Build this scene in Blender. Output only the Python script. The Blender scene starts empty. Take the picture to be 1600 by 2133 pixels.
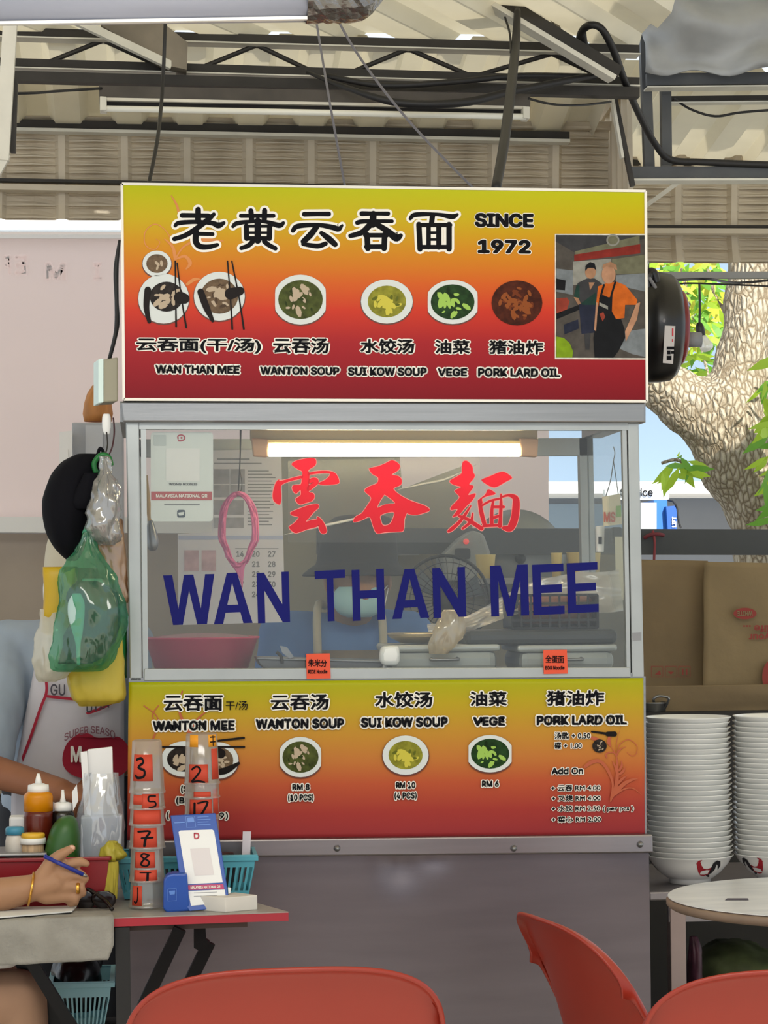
import bpy, bmesh, math, random
from mathutils import Vector, Matrix, noise
from mathutils.geometry import tessellate_polygon
random.seed(7)
S = bpy.context.scene
COL = S.collection
# ------------------------------------------------------------------ camera
F = 5000.0; PW, PH = 1600, 2133
YAW, PITCH, ROLL = math.radians(5.6), math.atan(0.0347), 0.009
fw = Vector((math.sin(YAW)*math.cos(PITCH), math.cos(YAW)*math.cos(PITCH), math.sin(PITCH)))
r0 = Vector((math.cos(YAW), -math.sin(YAW), 0)); u0 = r0.cross(fw)
RT = r0*math.cos(ROLL) - u0*math.sin(ROLL); UP = u0*math.cos(ROLL) + r0*math.sin(ROLL)
CAM = Vector((0, 0, 1.60)) - 5.5*fw
cd = bpy.data.cameras.new('camera'); cam = bpy.data.objects.new('camera', cd); COL.objects.link(cam)
cam.matrix_world = Matrix(((RT.x, UP.x, -fw.x, CAM.x), (RT.y, UP.y, -fw.y, CAM.y), (RT.z, UP.z, -fw.z, CAM.z), (0, 0, 0, 1)))
cd.sensor_fit = 'VERTICAL'; cd.sensor_height = 24.0; cd.lens = F/PH*24.0; cd.clip_start = 0.05; cd.clip_end = 500
S.camera = cam
# ------------------------------------------------------------------ light
S.view_settings.view_transform = 'Standard'; S.view_settings.look = 'None'
S.view_settings.gamma = 1; S.view_settings.use_curve_mapping = False
S.view_settings.exposure = 0.0
w = bpy.data.worlds.new('sky'); S.world = w; w.use_nodes = True
bg = w.node_tree.nodes['Background']; bg.inputs[0].default_value = (0.86, 0.93, 1.0, 1); bg.inputs[1].default_value = 1.15
sd = bpy.data.lights.new('sun', 'SUN'); sd.energy = 8.0; sd.angle = 0.02; sd.color = (1, 0.96, 0.88)
sun = bpy.data.objects.new('sun', sd); COL.objects.link(sun)
sun.rotation_euler = Vector((-0.4, 1.45, -1.0)).to_track_quat('-Z', 'Y').to_euler()
def area(name, loc, aim, size, energy, color=(1, 1, 1)):
    l = bpy.data.lights.new(name, 'AREA'); l.shape = 'RECTANGLE'; l.size, l.size_y = size; l.energy = energy; l.color = color
    o = bpy.data.objects.new(name, l); COL.objects.link(o); o.location = loc
    o.rotation_euler = (Vector(aim)-Vector(loc)).to_track_quat('-Z', 'Y').to_euler(); return o
area('front_fill', (-0.6, -3.6, 2.95), (0, 0, 1.2), (3.0, 0.5), 40, (1, 0.97, 0.92))  # added fill light without a fixture, brightens the sign and stall front
# ------------------------------------------------------------------ helpers
def P(px, py, Y):                       # photo pixel -> point on the vertical plane y = Y
    r = fw*F + RT*(px-PW/2) + UP*(PH/2-py)
    return CAM + r*((Y-CAM.y)/r.y)
def PZ(px, py, z):                      # photo pixel -> point on the level plane z
    r = fw*F + RT*(px-PW/2) + UP*(PH/2-py)
    return CAM + r*((z-CAM.z)/r.z)
def mpp(Y): return (P(801, 1066, Y)-P(800, 1066, Y)).length     # metres per photo pixel there
def lin(h):
    if isinstance(h, (tuple, list)): c = [v/255 for v in h]
    else: c = [int(h[i:i+2], 16)/255 for i in (0, 2, 4)]
    return tuple(((v+0.055)/1.055)**2.4 if v > 0.04045 else v/12.92 for v in c)+(1,)
MATS = {}
def M(name, col, rough=0.5, metal=0.0, var=0.0, scale=8.0, bump=0.0, bscale=None, stretch=None, spec=0.5, trans=0.0, alpha=1.0, emit=0.0, coat=0.0, sss=0.0, dark=None):
    if name in MATS: return MATS[name]
    m = bpy.data.materials.new(name); MATS[name] = m; m.use_nodes = True
    nt = m.node_tree; N = nt.nodes; L = nt.links; b = N['Principled BSDF']; c = lin(col)
    b.inputs['Base Color'].default_value = c; b.inputs['Roughness'].default_value = rough; b.inputs['Metallic'].default_value = metal
    b.inputs['Specular IOR Level'].default_value = spec
    b.inputs['Alpha'].default_value = alpha; b.inputs['Coat Weight'].default_value = coat
    if emit: b.inputs['Emission Color'].default_value = c; b.inputs['Emission Strength'].default_value = emit
    tc = N.new('ShaderNodeTexCoord'); mp = N.new('ShaderNodeMapping'); L.new(tc.outputs['Object'], mp.inputs[0])
    if stretch: mp.inputs['Scale'].default_value = stretch
    if var:
        n = N.new('ShaderNodeTexNoise'); n.inputs['Scale'].default_value = scale; n.inputs['Detail'].default_value = 5; L.new(mp.outputs[0], n.inputs[0])
        mr = N.new('ShaderNodeMapRange'); mr.inputs[1].default_value = 0.3; mr.inputs[2].default_value = 0.7
        L.new(n.outputs[0], mr.inputs[0])
        mx = N.new('ShaderNodeMix'); mx.data_type = 'RGBA'
        d = lin(dark) if dark else tuple(v*(1-var) for v in c[:3])+(1,)
        mx.inputs[6].default_value = d; mx.inputs[7].default_value = c if dark else tuple(min(1, v*(1+var*0.5)) for v in c[:3])+(1,)
        L.new(mr.outputs[0], mx.inputs[0]); L.new(mx.outputs[2], b.inputs['Base Color'])
    if bump:
        n2 = N.new('ShaderNodeTexNoise'); n2.inputs['Scale'].default_value = bscale or scale*3; n2.inputs['Detail'].default_value = 4; L.new(mp.outputs[0], n2.inputs[0])
        bp = N.new('ShaderNodeBump'); bp.inputs['Strength'].default_value = bump; bp.inputs['Distance'].default_value = 0.01
        L.new(n2.outputs[0], bp.inputs['Height']); L.new(bp.outputs[0], b.inputs['Normal'])
    if trans:
        out = N['Material Output']; t = N.new('ShaderNodeBsdfTranslucent'); t.inputs[0].default_value = c
        mix = N.new('ShaderNodeMixShader'); mix.inputs[0].default_value = trans
        L.new(b.outputs[0], mix.inputs[1]); L.new(t.outputs[0], mix.inputs[2]); L.new(mix.outputs[0], out.inputs[0])
    return m
def clear(name, col, opacity=0.15, gloss=0.08, rough=0.05, trans=0.5, tint=None):     # thin film / pane: see-through + a little body + reflection
    if name in MATS: return MATS[name]
    m = bpy.data.materials.new(name); MATS[name] = m; m.use_nodes = True
    nt = m.node_tree; N = nt.nodes; L = nt.links; N.remove(N['Principled BSDF']); out = N['Material Output']; c = lin(col)
    t = N.new('ShaderNodeBsdfTransparent'); t.inputs[0].default_value = lin(tint) if tint else (tuple(0.75+0.25*v for v in c[:3])+(1,) if opacity < 0.3 else c)
    d = N.new('ShaderNodeBsdfDiffuse'); d.inputs[0].default_value = c
    tl = N.new('ShaderNodeBsdfTranslucent'); tl.inputs[0].default_value = c
    mb = N.new('ShaderNodeMixShader'); mb.inputs[0].default_value = trans; L.new(d.outputs[0], mb.inputs[1]); L.new(tl.outputs[0], mb.inputs[2])
    g = N.new('ShaderNodeBsdfGlossy'); g.inputs['Roughness'].default_value = rough
    m1 = N.new('ShaderNodeMixShader'); m1.inputs[0].default_value = opacity; L.new(t.outputs[0], m1.inputs[1]); L.new(mb.outputs[0], m1.inputs[2])
    m2 = N.new('ShaderNodeMixShader'); m2.inputs[0].default_value = gloss; L.new(m1.outputs[0], m2.inputs[1]); L.new(g.outputs[0], m2.inputs[2])
    L.new(m2.outputs[0], out.inputs[0]); return m
def ramp(name, stops, z0, z1, rough=0.35, spec=0.4, noise_amt=0.0):            # a printed vertical colour blend between heights z0 and z1
    m = bpy.data.materials.new(name); MATS[name] = m; m.use_nodes = True
    nt = m.node_tree; N = nt.nodes; L = nt.links; b = N['Principled BSDF']; b.inputs['Roughness'].default_value = rough; b.inputs['Specular IOR Level'].default_value = spec
    tc = N.new('ShaderNodeTexCoord'); sp = N.new('ShaderNodeSeparateXYZ'); L.new(tc.outputs['Object'], sp.inputs[0])
    mr = N.new('ShaderNodeMapRange'); mr.inputs[1].default_value = z0; mr.inputs[2].default_value = z1; L.new(sp.outputs[2], mr.inputs[0])
    cr = N.new('ShaderNodeValToRGB'); e = cr.color_ramp.elements
    while len(e) < len(stops): e.new(0.5)
    for k, (p, c) in enumerate(stops): e[k].position = p; e[k].color = lin(c)
    L.new(mr.outputs[0], cr.inputs[0]); L.new(cr.outputs[0], b.inputs['Base Color']); return m
def thing(name, label, cat, loc=(0, 0, 0), group=None):
    o = bpy.data.objects.new(name, None); COL.objects.link(o); o.location = loc; o.empty_display_size = 0.05
    o['label'] = label; o['category'] = cat
    if group: o['group'] = group
    return o
def tag(o, label, cat, group=None):
    o['label'] = label; o['category'] = cat
    if group: o['group'] = group
    return o
def obj(name, vf, mat, parent=None, smooth=False, bevel=0, solid=0, sub=0):
    me = bpy.data.meshes.new(name)
    if isinstance(vf, bmesh.types.BMesh):
        vf.to_mesh(me); vf.free()
    else:
        me.from_pydata([tuple(v) for v in vf[0]], [], vf[1]); me.update()
        if len(vf) > 2:
            for p, k in zip(me.polygons, vf[2]): p.material_index = k
    for m in (mat if isinstance(mat, (list, tuple)) else [mat]): me.materials.append(m)
    if smooth:
        for p in me.polygons: p.use_smooth = True
    o = bpy.data.objects.new(name, me); COL.objects.link(o)
    if parent is not None:
        o.parent = parent
        off = Vector(parent.location); q = parent.parent
        while q is not None: off += 0*off; q = None
        o.matrix_parent_inverse = Matrix.Translation(-WORLD(parent))
    if solid:
        md = o.modifiers.new('thickness', 'SOLIDIFY'); md.thickness = solid; md.offset = 0
    if bevel:
        md = o.modifiers.new('edge', 'BEVEL'); md.width = bevel; md.segments = 2; md.limit_method = 'ANGLE'; md.harden_normals = False
    if sub:
        md = o.modifiers.new('smooth', 'SUBSURF'); md.levels = sub; md.render_levels = sub
    return o
def WORLD(o):
    # every parent here is an unrotated Empty or a mesh kept at the origin of its own parent space
    if o.type == 'EMPTY': return Vector(o.location)
    return Vector((0, 0, 0))
def struct(o): o['kind'] = 'structure'; return o
def quadbox(a, b, c, d, t):             # four corners + extrusion vector
    t = Vector(t); v = [Vector(q) for q in (a, b, c, d)]; v += [q+t for q in v]
    return v, [(0, 1, 2, 3), (7, 6, 5, 4), (0, 4, 5, 1), (1, 5, 6, 2), (2, 6, 7, 3), (3, 7, 4, 0)]
def join(*parts):
    V, Fc, Mi = [], [], []
    for p in parts:
        o = len(V); V += list(p[0]); Fc += [tuple(i+o for i in f) for f in p[1]]; Mi += list(p[2]) if len(p) > 2 else [0]*len(p[1])
    return V, Fc, Mi
def idx(vf, k): return vf[0], vf[1], [k]*len(vf[1])
def bx(x0, x1, y0, y1, z0, z1): return quadbox((x0, y0, z0), (x1, y0, z0), (x1, y0, z1), (x0, y0, z1), (0, y1-y0, 0))
def poly(pts):
    n = len(pts); return [Vector(p) for p in pts], [tuple(range(n))]
def slabv(px, Y, t):                    # photo outline standing at depth Y, given real thickness t (away from the viewer)
    n = len(px); v = [P(x, y, Y) for x, y in px]; v += [q+Vector((0, t, 0)) for q in v]
    f = [tuple(range(n-1, -1, -1)), tuple(range(n, 2*n))] + [(i, (i+1) % n, (i+1) % n+n, i+n) for i in range(n)]
    return v, f
def rect(x0, y0, x1, y1): return [(x0, y0), (x1, y0), (x1, y1), (x0, y1)]
def cat(pts, n=8, closed=False):
    pts = [Vector(p) for p in pts]; out = []; m = len(pts)
    if m < 3 and not closed:
        return [pts[0].lerp(pts[-1], i/n) for i in range(n+1)]
    for i in range(m if closed else m-1):
        if closed: p0, p1, p2, p3 = pts[(i-1) % m], pts[i], pts[(i+1) % m], pts[(i+2) % m]
        else: p0, p1, p2, p3 = pts[max(i-1, 0)], pts[i], pts[i+1], pts[min(i+2, m-1)]
        for k in range(n):
            t = k/n
            out.append(0.5*((2*p1)+(p2-p0)*t+(2*p0-5*p1+4*p2-p3)*t*t+(3*p1-p0-3*p2+p3)*t**3))
    if not closed: out.append(pts[-1])
    return out
def tubev(pts, r, seg=8, smooth=True, n=6, closed=False):
    pts = [Vector(p) for p in pts]
    rs = r if isinstance(r, (list, tuple)) else [r]*len(pts)
    if smooth and len(pts) > 2:
        q = cat([Vector((*p, rr)).to_4d() if False else Vector((p.x, p.y, p.z, rr)) for p, rr in zip(pts, rs)], n, closed)
        pts = [Vector(v[:3]) for v in q]; rs = [v[3] for v in q]
    m = len(pts); V, Fc = [], []; up = Vector((0.13, 0.31, 0.94)); prev = None
    for i in range(m):
        a = pts[i-1] if (i or closed) else pts[0]; b = pts[(i+1) % m] if (i < m-1 or closed) else pts[-1]
        t = (b-a).normalized()
        if prev is None: s = t.cross(up).normalized()
        else: s = (prev-t*prev.dot(t)).normalized()
        prev = s; w_ = t.cross(s)
        for k in range(seg):
            an = 2*math.pi*k/seg; V.append(pts[i]+(s*math.cos(an)+w_*math.sin(an))*rs[i])
    for i in range(m if closed else m-1):
        for k in range(seg):
            a = i*seg+k; b = i*seg+(k+1) % seg; c = ((i+1) % m)*seg+(k+1) % seg; d = ((i+1) % m)*seg+k
            Fc.append((a, b, c, d))
    if not closed: Fc += [tuple(range(seg-1, -1, -1)), tuple(range((m-1)*seg, m*seg))]
    return V, Fc
def bar(a, b, w_, h_, up=(0, 0, 1)):     # rectangular bar between two points
    a, b = Vector(a), Vector(b); t = (b-a).normalized(); s = t.cross(Vector(up)).normalized(); u = s.cross(t)
    c = [a+s*w_/2*i+u*h_/2*j for i, j in ((-1, -1), (1, -1), (1, 1), (-1, 1))]
    return quadbox(*c, b-a)
def lathev(prof, c=(0, 0, 0), seg=32, axis='Z', cap=True):
    V, Fc = [], []; c = Vector(c)
    for r, h in prof:
        for k in range(seg):
            a = 2*math.pi*k/seg; x, y = r*math.cos(a), r*math.sin(a)
            V.append(c+Vector({'Z': (x, y, h), 'X': (h, x, y), 'Y': (x, h, y)}[axis]))
    m = len(prof)
    for i in range(m-1):
        for k in range(seg): Fc.append((i*seg+k, i*seg+(k+1) % seg, (i+1)*seg+(k+1) % seg, (i+1)*seg+k))
    if cap: Fc += [tuple(range(seg-1, -1, -1)), tuple(range((m-1)*seg, m*seg))]
    return V, Fc
def pillowv(rows, Y, n=40, seg=36, wr=0.0, wf=30, seed=0, power=2.0, rad=0.0, open_top=False):
    # rows: (photo y, photo left, photo right, depth in metres) -> stacked oval sections = a soft full body hanging at depth Y
    q = cat([Vector(r) for r in rows], max(1, n//(len(rows)-1))); V, Fc = [], []
    for py, xl, xr, dp in q:
        a, b = P(xl, py, Y), P(xr, py, Y); c = (a+b)/2; hw = (b-a).length/2
        for k in range(seg):
            an = 2*math.pi*k/seg; ca, sa = math.cos(an), math.sin(an)
            e = 2/power; x = math.copysign(abs(ca)**e, ca)*hw; y = math.copysign(abs(sa)**e, sa)*max(dp, 0.001)/2
            p = c+Vector((x, y, 0))
            if wr:
                nz = noise.fractal(Vector((an*1.6*math.cos(0)+seed*7, p.z*wf*0.35, seed+p.x*wf)), 1.0, 2.0, 4)
                d = Vector((x, y*1.5, 0)); d = d.normalized() if d.length > 1e-6 else Vector((0, -1, 0))
                p = p+d*nz*wr
            V.append(p)
    m = len(q)
    for i in range(m-1):
        for k in range(seg): Fc.append((i*seg+k, (i+1)*seg+k, (i+1)*seg+(k+1) % seg, i*seg+(k+1) % seg))
    if not open_top: Fc += [tuple(range(seg))]
    Fc += [tuple(range((m-1)*seg+seg-1, (m-1)*seg-1, -1))]
    return V, Fc
# ---- flat lettering ---------------------------------------------------------
try: SANS = bpy.data.fonts.load(bpy.utils.resource_path('LOCAL')+'/datafiles/fonts/Inter.woff2')      # Blender's own interface font
except Exception: SANS = None
def glyphs(s, r):
    """filled letters (thickened by r) as flat layers: verts (x, y, layer), faces"""
    res = []
    for mode in ('FRONT', 'NONE'):
        cu = bpy.data.curves.new('t', 'FONT'); cu.body = s; cu.size = 1; cu.resolution_u = 3; cu.fill_mode = mode
        if SANS is not None and all(ord(c) < 128 for c in s): cu.font = SANS
        o = bpy.data.objects.new('t', cu); COL.objects.link(o); dg = bpy.context.evaluated_depsgraph_get(); dg.update()
        me = bpy.data.meshes.new_from_object(o.evaluated_get(dg))
        res.append(([(v.co.x, v.co.y) for v in me.vertices], [tuple(p.vertices) for p in me.polygons], [tuple(e.vertices) for e in me.edges]))
        bpy.data.objects.remove(o); bpy.data.curves.remove(cu); bpy.data.meshes.remove(me)
    V = [(x, y, 1.0) for x, y in res[0][0]]; Fc = list(res[0][1])
    if r > 0.001:
        W2, _, E2 = res[1]
        for x, y in W2:
            o = len(V); V += [(x+r*math.cos(k*math.pi/3), y+r*math.sin(k*math.pi/3), 0.2) for k in range(6)]; Fc.append(tuple(range(o, o+6)))
        for i, j in E2:
            (ax, ay), (bx_, by_) = W2[i], W2[j]; l = math.hypot(bx_-ax, by_-ay)
            if l < 1e-6: continue
            nx_, ny_ = -(by_-ay)/l*r, (bx_-ax)/l*r; o = len(V)
            V += [(ax+nx_, ay+ny_, 0.5), (ax-nx_, ay-ny_, 0.5), (bx_-nx_, by_-ny_, 0.5), (bx_+nx_, by_+ny_, 0.5)]; Fc.append((o, o+1, o+2, o+3))
    return V, Fc
def SL(py): return 0.0138-(py-390)*1.96e-5          # slope of level lines on the stall front in the photo
def textv(s, box, mp, bold=0.02, outline=0.0, lift=0.0004, slope=None):
    """lettering fitted into a photo box; mp(px, py, lift) places it on its surface. returns fill (mat 0) + outline (mat 1)"""
    V, Fc = glyphs(s, bold)
    xs = [v[0] for v in V]; ys = [v[1] for v in V]; x0, x1, y0, y1 = min(xs), max(xs), min(ys), max(ys)
    bx0, by0, bx1, by1 = box; cx = (bx0+bx1)/2; sl = SL((by0+by1)/2) if slope is None else slope
    def to(v, l):
        px = bx0+(v[0]-x0)/(x1-x0)*(bx1-bx0); py = by1-(v[1]-y0)/(y1-y0)*(by1-by0)+(px-cx)*sl
        return mp(px, py, l+v[2]*0.00025)
    out = [([to(v, lift*2) for v in V], Fc, [0]*len(Fc))]
    if outline:
        V2, F2 = glyphs(s, bold+outline); out.append(([to(v, lift) for v in V2], F2, [1]*len(F2)))
    return join(*out)
def on(Y): return lambda px, py, l: P(px, py, Y-l)
def strokev(pts, k=1.0, add=0.0, cap=6, n=6):
    """brush stroke in 2-D: (x, y, width) -> verts, faces"""
    q = cat([Vector(p) for p in pts], n); V, Fc = [], []
    for i, (x, y, w_) in enumerate(q):
        a, b = q[max(i-1, 0)], q[min(i+1, len(q)-1)]; t = Vector((b[0]-a[0], b[1]-a[1])); t = t.normalized() if t.length else Vector((1, 0))
        h = max(w_*k/2+add, 0.05); V += [(x-t.y*h, y+t.x*h), (x+t.y*h, y-t.x*h)]
        if i: Fc.append((2*i-2, 2*i-1, 2*i+1, 2*i))
    for (x, y, w_), (x2, y2, _) in ((q[0], q[1]), (q[-1], q[-2])):      # half-round ends outside the ribbon
        h = max(w_*k/2+add, 0.05); an = math.atan2(y-y2, x-x2); o = len(V)
        V += [(x+h*math.cos(an+(j/cap-0.5)*math.pi), y+h*math.sin(an+(j/cap-0.5)*math.pi)) for j in range(cap+1)]; Fc.append(tuple(range(o, o+cap+1)))
    return V, Fc
def polyv(loops):
    if not isinstance(loops[0], list): loops = [loops]
    tr = tessellate_polygon([[Vector((x, y, 0)) for x, y in l] for l in loops]); V = [p for l in loops for p in l]
    return V, [tuple(t) for t in tr]
def place(vf, org, sc, mp, lift):         # 2-D drawing in a zoomed frame -> onto a surface
    return [mp(org[0]+x*sc, org[1]+y*sc, lift) for x, y in vf[0]], vf[1]
def smoothloop(l, n=4): return [(v[0], v[1]) for v in cat([Vector((x, y, 0)) for x, y in l], n, True)]
def ell(cx, cy, rx, ry, n=28, a0=0): return [(cx+rx*math.cos(2*math.pi*k/n+a0), cy+ry*math.sin(2*math.pi*k/n+a0)) for k in range(n)]
# ---- bodies -------------------------------------------------------------------
def ball(bm, c, r, sc=(1, 1, 1), rot=None):
    m = Matrix.Translation(Vector(c)) @ (rot.to_4x4() if rot is not None else Matrix.Identity(4)) @ Matrix.Diagonal((r*sc[0], r*sc[1], r*sc[2], 1))
    bmesh.ops.create_icosphere(bm, subdivisions=3, radius=1, matrix=m)
def limb(bm, pts):
    """pts: (point, radius) chain of tapered capsules"""
    for (a, ra) in pts: ball(bm, a, ra)
    for (a, ra), (b, rb) in zip(pts, pts[1:]):
        a, b = Vector(a), Vector(b); d = b-a
        if d.length < 1e-5: continue
        q = d.to_track_quat('Z', 'Y').to_matrix().to_4x4()
        bmesh.ops.create_cone(bm, cap_ends=True, segments=16, radius1=ra, radius2=rb, depth=d.length, matrix=Matrix.Translation((a+b)/2) @ q)
def fuse(name, bm, mat, parent, voxel=0.006, smooth=4, fac=0.5):
    o = obj(name, bm, mat, parent)
    md = o.modifiers.new('r', 'REMESH'); md.mode = 'VOXEL'; md.voxel_size = voxel; md.use_smooth_shade = True
    md = o.modifiers.new('s', 'SMOOTH'); md.iterations = smooth; md.factor = fac
    dg = bpy.context.evaluated_depsgraph_get(); dg.update()
    me = bpy.data.meshes.new_from_object(o.evaluated_get(dg)); o.modifiers.clear(); old = o.data; o.data = me; bpy.data.meshes.remove(old)
    for p in me.polygons: p.use_smooth = True
    return o
def copy_tree(o, dx):
    c = o.copy(); COL.objects.link(c); c.location = Vector(o.location)+Vector(dx)
    for ch in list(o.children):
        d = ch.copy(); COL.objects.link(d); m0 = ch.matrix_parent_inverse.copy(); d.parent = c; d.matrix_parent_inverse = m0
    return c
# ------------------------------------------------------------------ materials
steel = M('brushed_steel', '8C8D8E', rough=0.33, metal=0.85, var=0.12, scale=6, bump=0.03, bscale=60, stretch=(0.4, 3, 14))
steel_dull = M('dull_steel', '8E898C', rough=0.42, metal=0.8, var=0.1, scale=3, bump=0.02, bscale=50, stretch=(8, 3, 0.5))
alu = M('aluminium_frame', 'A9ADAC', rough=0.4, metal=0.6, var=0.08, scale=9)
dark_steel = M('dark_painted_steel', '33302D', rough=0.6, metal=0.2, var=0.25, scale=14)
grey_steel = M('grey_painted_steel', '55575A', rough=0.55, metal=0.2, var=0.2, scale=10)
pale_steel = M('pale_painted_lit_steel', 'D9D6CA', rough=0.5, var=0.12, scale=10)  # white paint, also the light painted along beam undersides
roof_cream = M('cream_roof_sheet', 'F3EEDF', rough=0.45, var=0.10, scale=5, trans=0.42)
tile_cream = M('cream_tile_sheet', 'E0D5C1', rough=0.5, var=0.10, scale=7, trans=0.28)
concrete = M('concrete_floor', 'B2ADA4', rough=0.8, var=0.2, scale=2, bump=0.1)
asphalt = M('bright_road', 'B5B0A6', rough=0.9, var=0.1, scale=1.5)
black_plastic = M('black_plastic', '141416', rough=0.4, var=0.2)
black_rubber = M('black_cable', '19181A', rough=0.5)
grey_cable = M('grey_cable', '6C6B74', rough=0.4)
white_plastic = M('white_plastic', 'EDEDEA', rough=0.4)
red = M('red_print', 'C2182B', rough=0.4)
black_ink = M('black_ink', '121216', rough=0.6, spec=0.08)
white_ink = M('white_ink', 'F2EEE4', rough=0.6, spec=0.1)
# ------------------------------------------------------------------ setting: ground, roof, walls
struct(obj('floor', bx(-7, 7, -9, 3.0, -0.05, 0), concrete))
struct(obj('ground', bx(-40, 40, 3.0, 60, -0.12, -0.02), asphalt))
def corrugated(name, o, along, across, L, W, pitch, h, mat, crown=0.34, foot=0.6, thick=0.0012, wav=0.0):
    o, along, across = Vector(o), Vector(along).normalized(), Vector(across).normalized(); nrm = along.cross(across).normalized()
    if nrm.z < 0: nrm = -nrm
    V, Fc = [], []; u = 0.0; prof = []
    while u < W:
        for f, z in ((0.0, 0), (1-foot, 0), (1-foot/2-crown/2, h), (1-foot/2+crown/2, h)): prof.append((u+f*pitch, z))
        prof.append((u+pitch*0.999, 0)); u += pitch
    n = len(prof)
    for j in range(2):
        for uu, z in prof: V.append(o+across*uu+nrm*z+along*(L*j))
    for i in range(n-1): Fc.append((i, i+1, n+i+1, n+i))
    return struct(obj(name, (V, Fc), mat, solid=thick))
# upper sheet: its ribs and the rafters run about 31 degrees across the stall
AZ = math.radians(31); al = Vector((math.sin(AZ), math.cos(AZ), 0)); ac = Vector((math.cos(AZ), -math.sin(AZ), 0))
zA = P(800, 92, 1.36).z
def clipped(o, planes):
    bm = bmesh.new(); bm.from_mesh(o.data)
    for co, no in planes: bmesh.ops.bisect_plane(bm, geom=bm.verts[:]+bm.edges[:]+bm.faces[:], plane_co=co, plane_no=no, clear_outer=True)
    bm.to_mesh(o.data); bm.free()
o = corrugated('ceiling', Vector((-0.3, 0.4, zA))-al*3.2-ac*2.4, al, ac, 7.0, 4.8, 0.235, 0.035, roof_cream)
clipped(o, [((0, 1.37, 0), (0, 1, 0)), ((P(1342, 100, 1.3).x, 0, 0), (1, 0, 0)), ((0, -1.6, 0), (0, -1, 0))])
corrugated('ceiling_over_guests', (-6.5, -6.8, 3.75), (1, 0, 0.0), (0, 1, 0), 13, 5.3, 0.23, 0.035, roof_cream)
corrugated('ceiling_right', (P(1345, 100, 1.3).x, -1.62, 3.62), (0, 1, -0.1), (1, 0, 0), 3.6, 5.5, 0.23, 0.035, roof_cream)
corrugated('ceiling_left', (-6.5, -1.62, 3.45), (0, 1, -0.08), (1, 0, 0), 3.6, 5.2, 0.23, 0.035, roof_cream)
# back bay sheets: ribs run towards the road, sloping down
l0, l1 = P(-90, 95, 1.36), P(1290, 128, 1.36); b0 = P(-90, 248, 1.92)
corrugated('ceiling_back_left', (l0.x-0.3, 1.34, l0.z+0.01), (0, b0.y-1.34, b0.z-l0.z), (1, 0, 0), 0.60, l1.x-l0.x+0.3, 0.186, 0.034, roof_cream)
corrugated('ceiling_back_low', (l0.x-0.3, 1.62, P(0, 172, 1.62).z), (0, 0.3, -0.075), (1, 0, 0), 0.33, l1.x-l0.x+0.32, 0.186, 0.034, roof_cream)
l0, l1 = P(1290, 120, 1.75), P(1760, 120, 1.75); b0 = P(1400, 352, 2.72)
corrugated('ceiling_back_right', (l0.x-0.1, 1.75, l0.z-0.04), (0, b0.y-1.75, b0.z-l0.z+0.04), (1, 0, 0), 1.0, l1.x-l0.x+0.6, 0.186, 0.034, roof_cream)
# tile pattern fascia sheets
def tiles(name, px0, px1, py0, pyb, py1, Y, pitch, rows1, rows2, lean, curve, off=0.0):
    """embossed tile sheet: upper field of rows1 rows, purlin at pyb, lower field of rows2 rows that curls outwards"""
    A, B = P(px0, py0, Y), P(px1, py0, Y); zt_, zm, zb = A.z, P((px0+px1)/2, pyb, Y).z, P((px0+px1)/2, py1, Y).z
    xs = []; u = A.x-off
    prof = ((0.0, 1), (0.10, 1), (0.16, 0), (0.56, 0.0), (0.57, -0.12), (0.60, -0.12), (0.61, 0), (0.94, 0.0))
    while u < B.x:
        for f, d in prof: xs.append((u+f*pitch, d, 0.18 < f < 0.9))
        u += pitch
    zs = []
    for zt2, zb2, nr in ((zt_, zm, rows1), (zm, zb, rows2)):
        for k in range(nr):
            h = (zt2-zb2)/nr
            for f, s in ((0.0, -0.6), (0.10, 0.0), (0.55, 0.5), (0.78, 1.0), (0.88, 1.0), (0.90, -0.6)): zs.append((zt2-h*(k+f), s))
    zs.append((zb, 0)); V, Fc = [], []; nx = len(xs)
    for z, s in zs:
        t = (zt_-z)/(zt_-zb); y0 = Y+lean*t-curve*max(0, t-0.55)**2*4+0.10*max(0, 0.16-t)**2/0.0256*-0.6
        for x, d, flat in xs:
            y = y0-0.026*max(d, 0)-0.004*min(d, 0)*-1
            if d <= 0: y -= 0.019*s*(1 if flat else 0.35)
            V.append((x, y, z))
    for i in range(len(zs)-1):
        for k in range(nx-1): Fc.append((i*nx+k, (i+1)*nx+k, (i+1)*nx+k+1, i*nx+k+1))
    return struct(obj(name, (V, Fc), tile_cream, solid=0.002))
tiles('trim_left', -90, 1180, 246, 380, 462, 1.95, 0.1925, 8, 3, 0.04, 0.06, off=0.075)
tiles('trim_right', 1205, 1760, 330, 472, 548, 2.75, 0.2, 9, 3, 0.04, 0.05, off=0.06)
# side return sheet between the two fascias
V, Fc = [], []; n = 14
for i in range(n*4+1):
    t = i/(n*4); Yq = 2.75-1.05*t; xq = P(1160, 300, 2.75).x + (P(1300, 300, 1.75).x-P(1160, 300, 2.75).x)*t
    bump_ = (0, 0, 0.02, 0.02)[i % 4]
    top = 2.95-0.42*(1-t)**2.4
    V += [(xq+bump_, Yq, 2.50), (xq+bump_, Yq, top)]
    if i: Fc.append((2*i-2, 2*i, 2*i+1, 2*i-1))
struct(obj('wall_return', (V, Fc), tile_cream, solid=0.002))
edge = [(P(1160, 300, 2.75).x+(P(1300, 300, 1.75).x-P(1160, 300, 2.75).x)*t-0.01, 2.75-1.05*t, 2.95-0.42*(1-t)**2.4) for t in [k/12 for k in range(13)]]
struct(obj('trim_1', tubev([(edge[0][0], edge[0][1], 2.5)]+edge, 0.017, 6, n=2), tile_cream))
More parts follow.
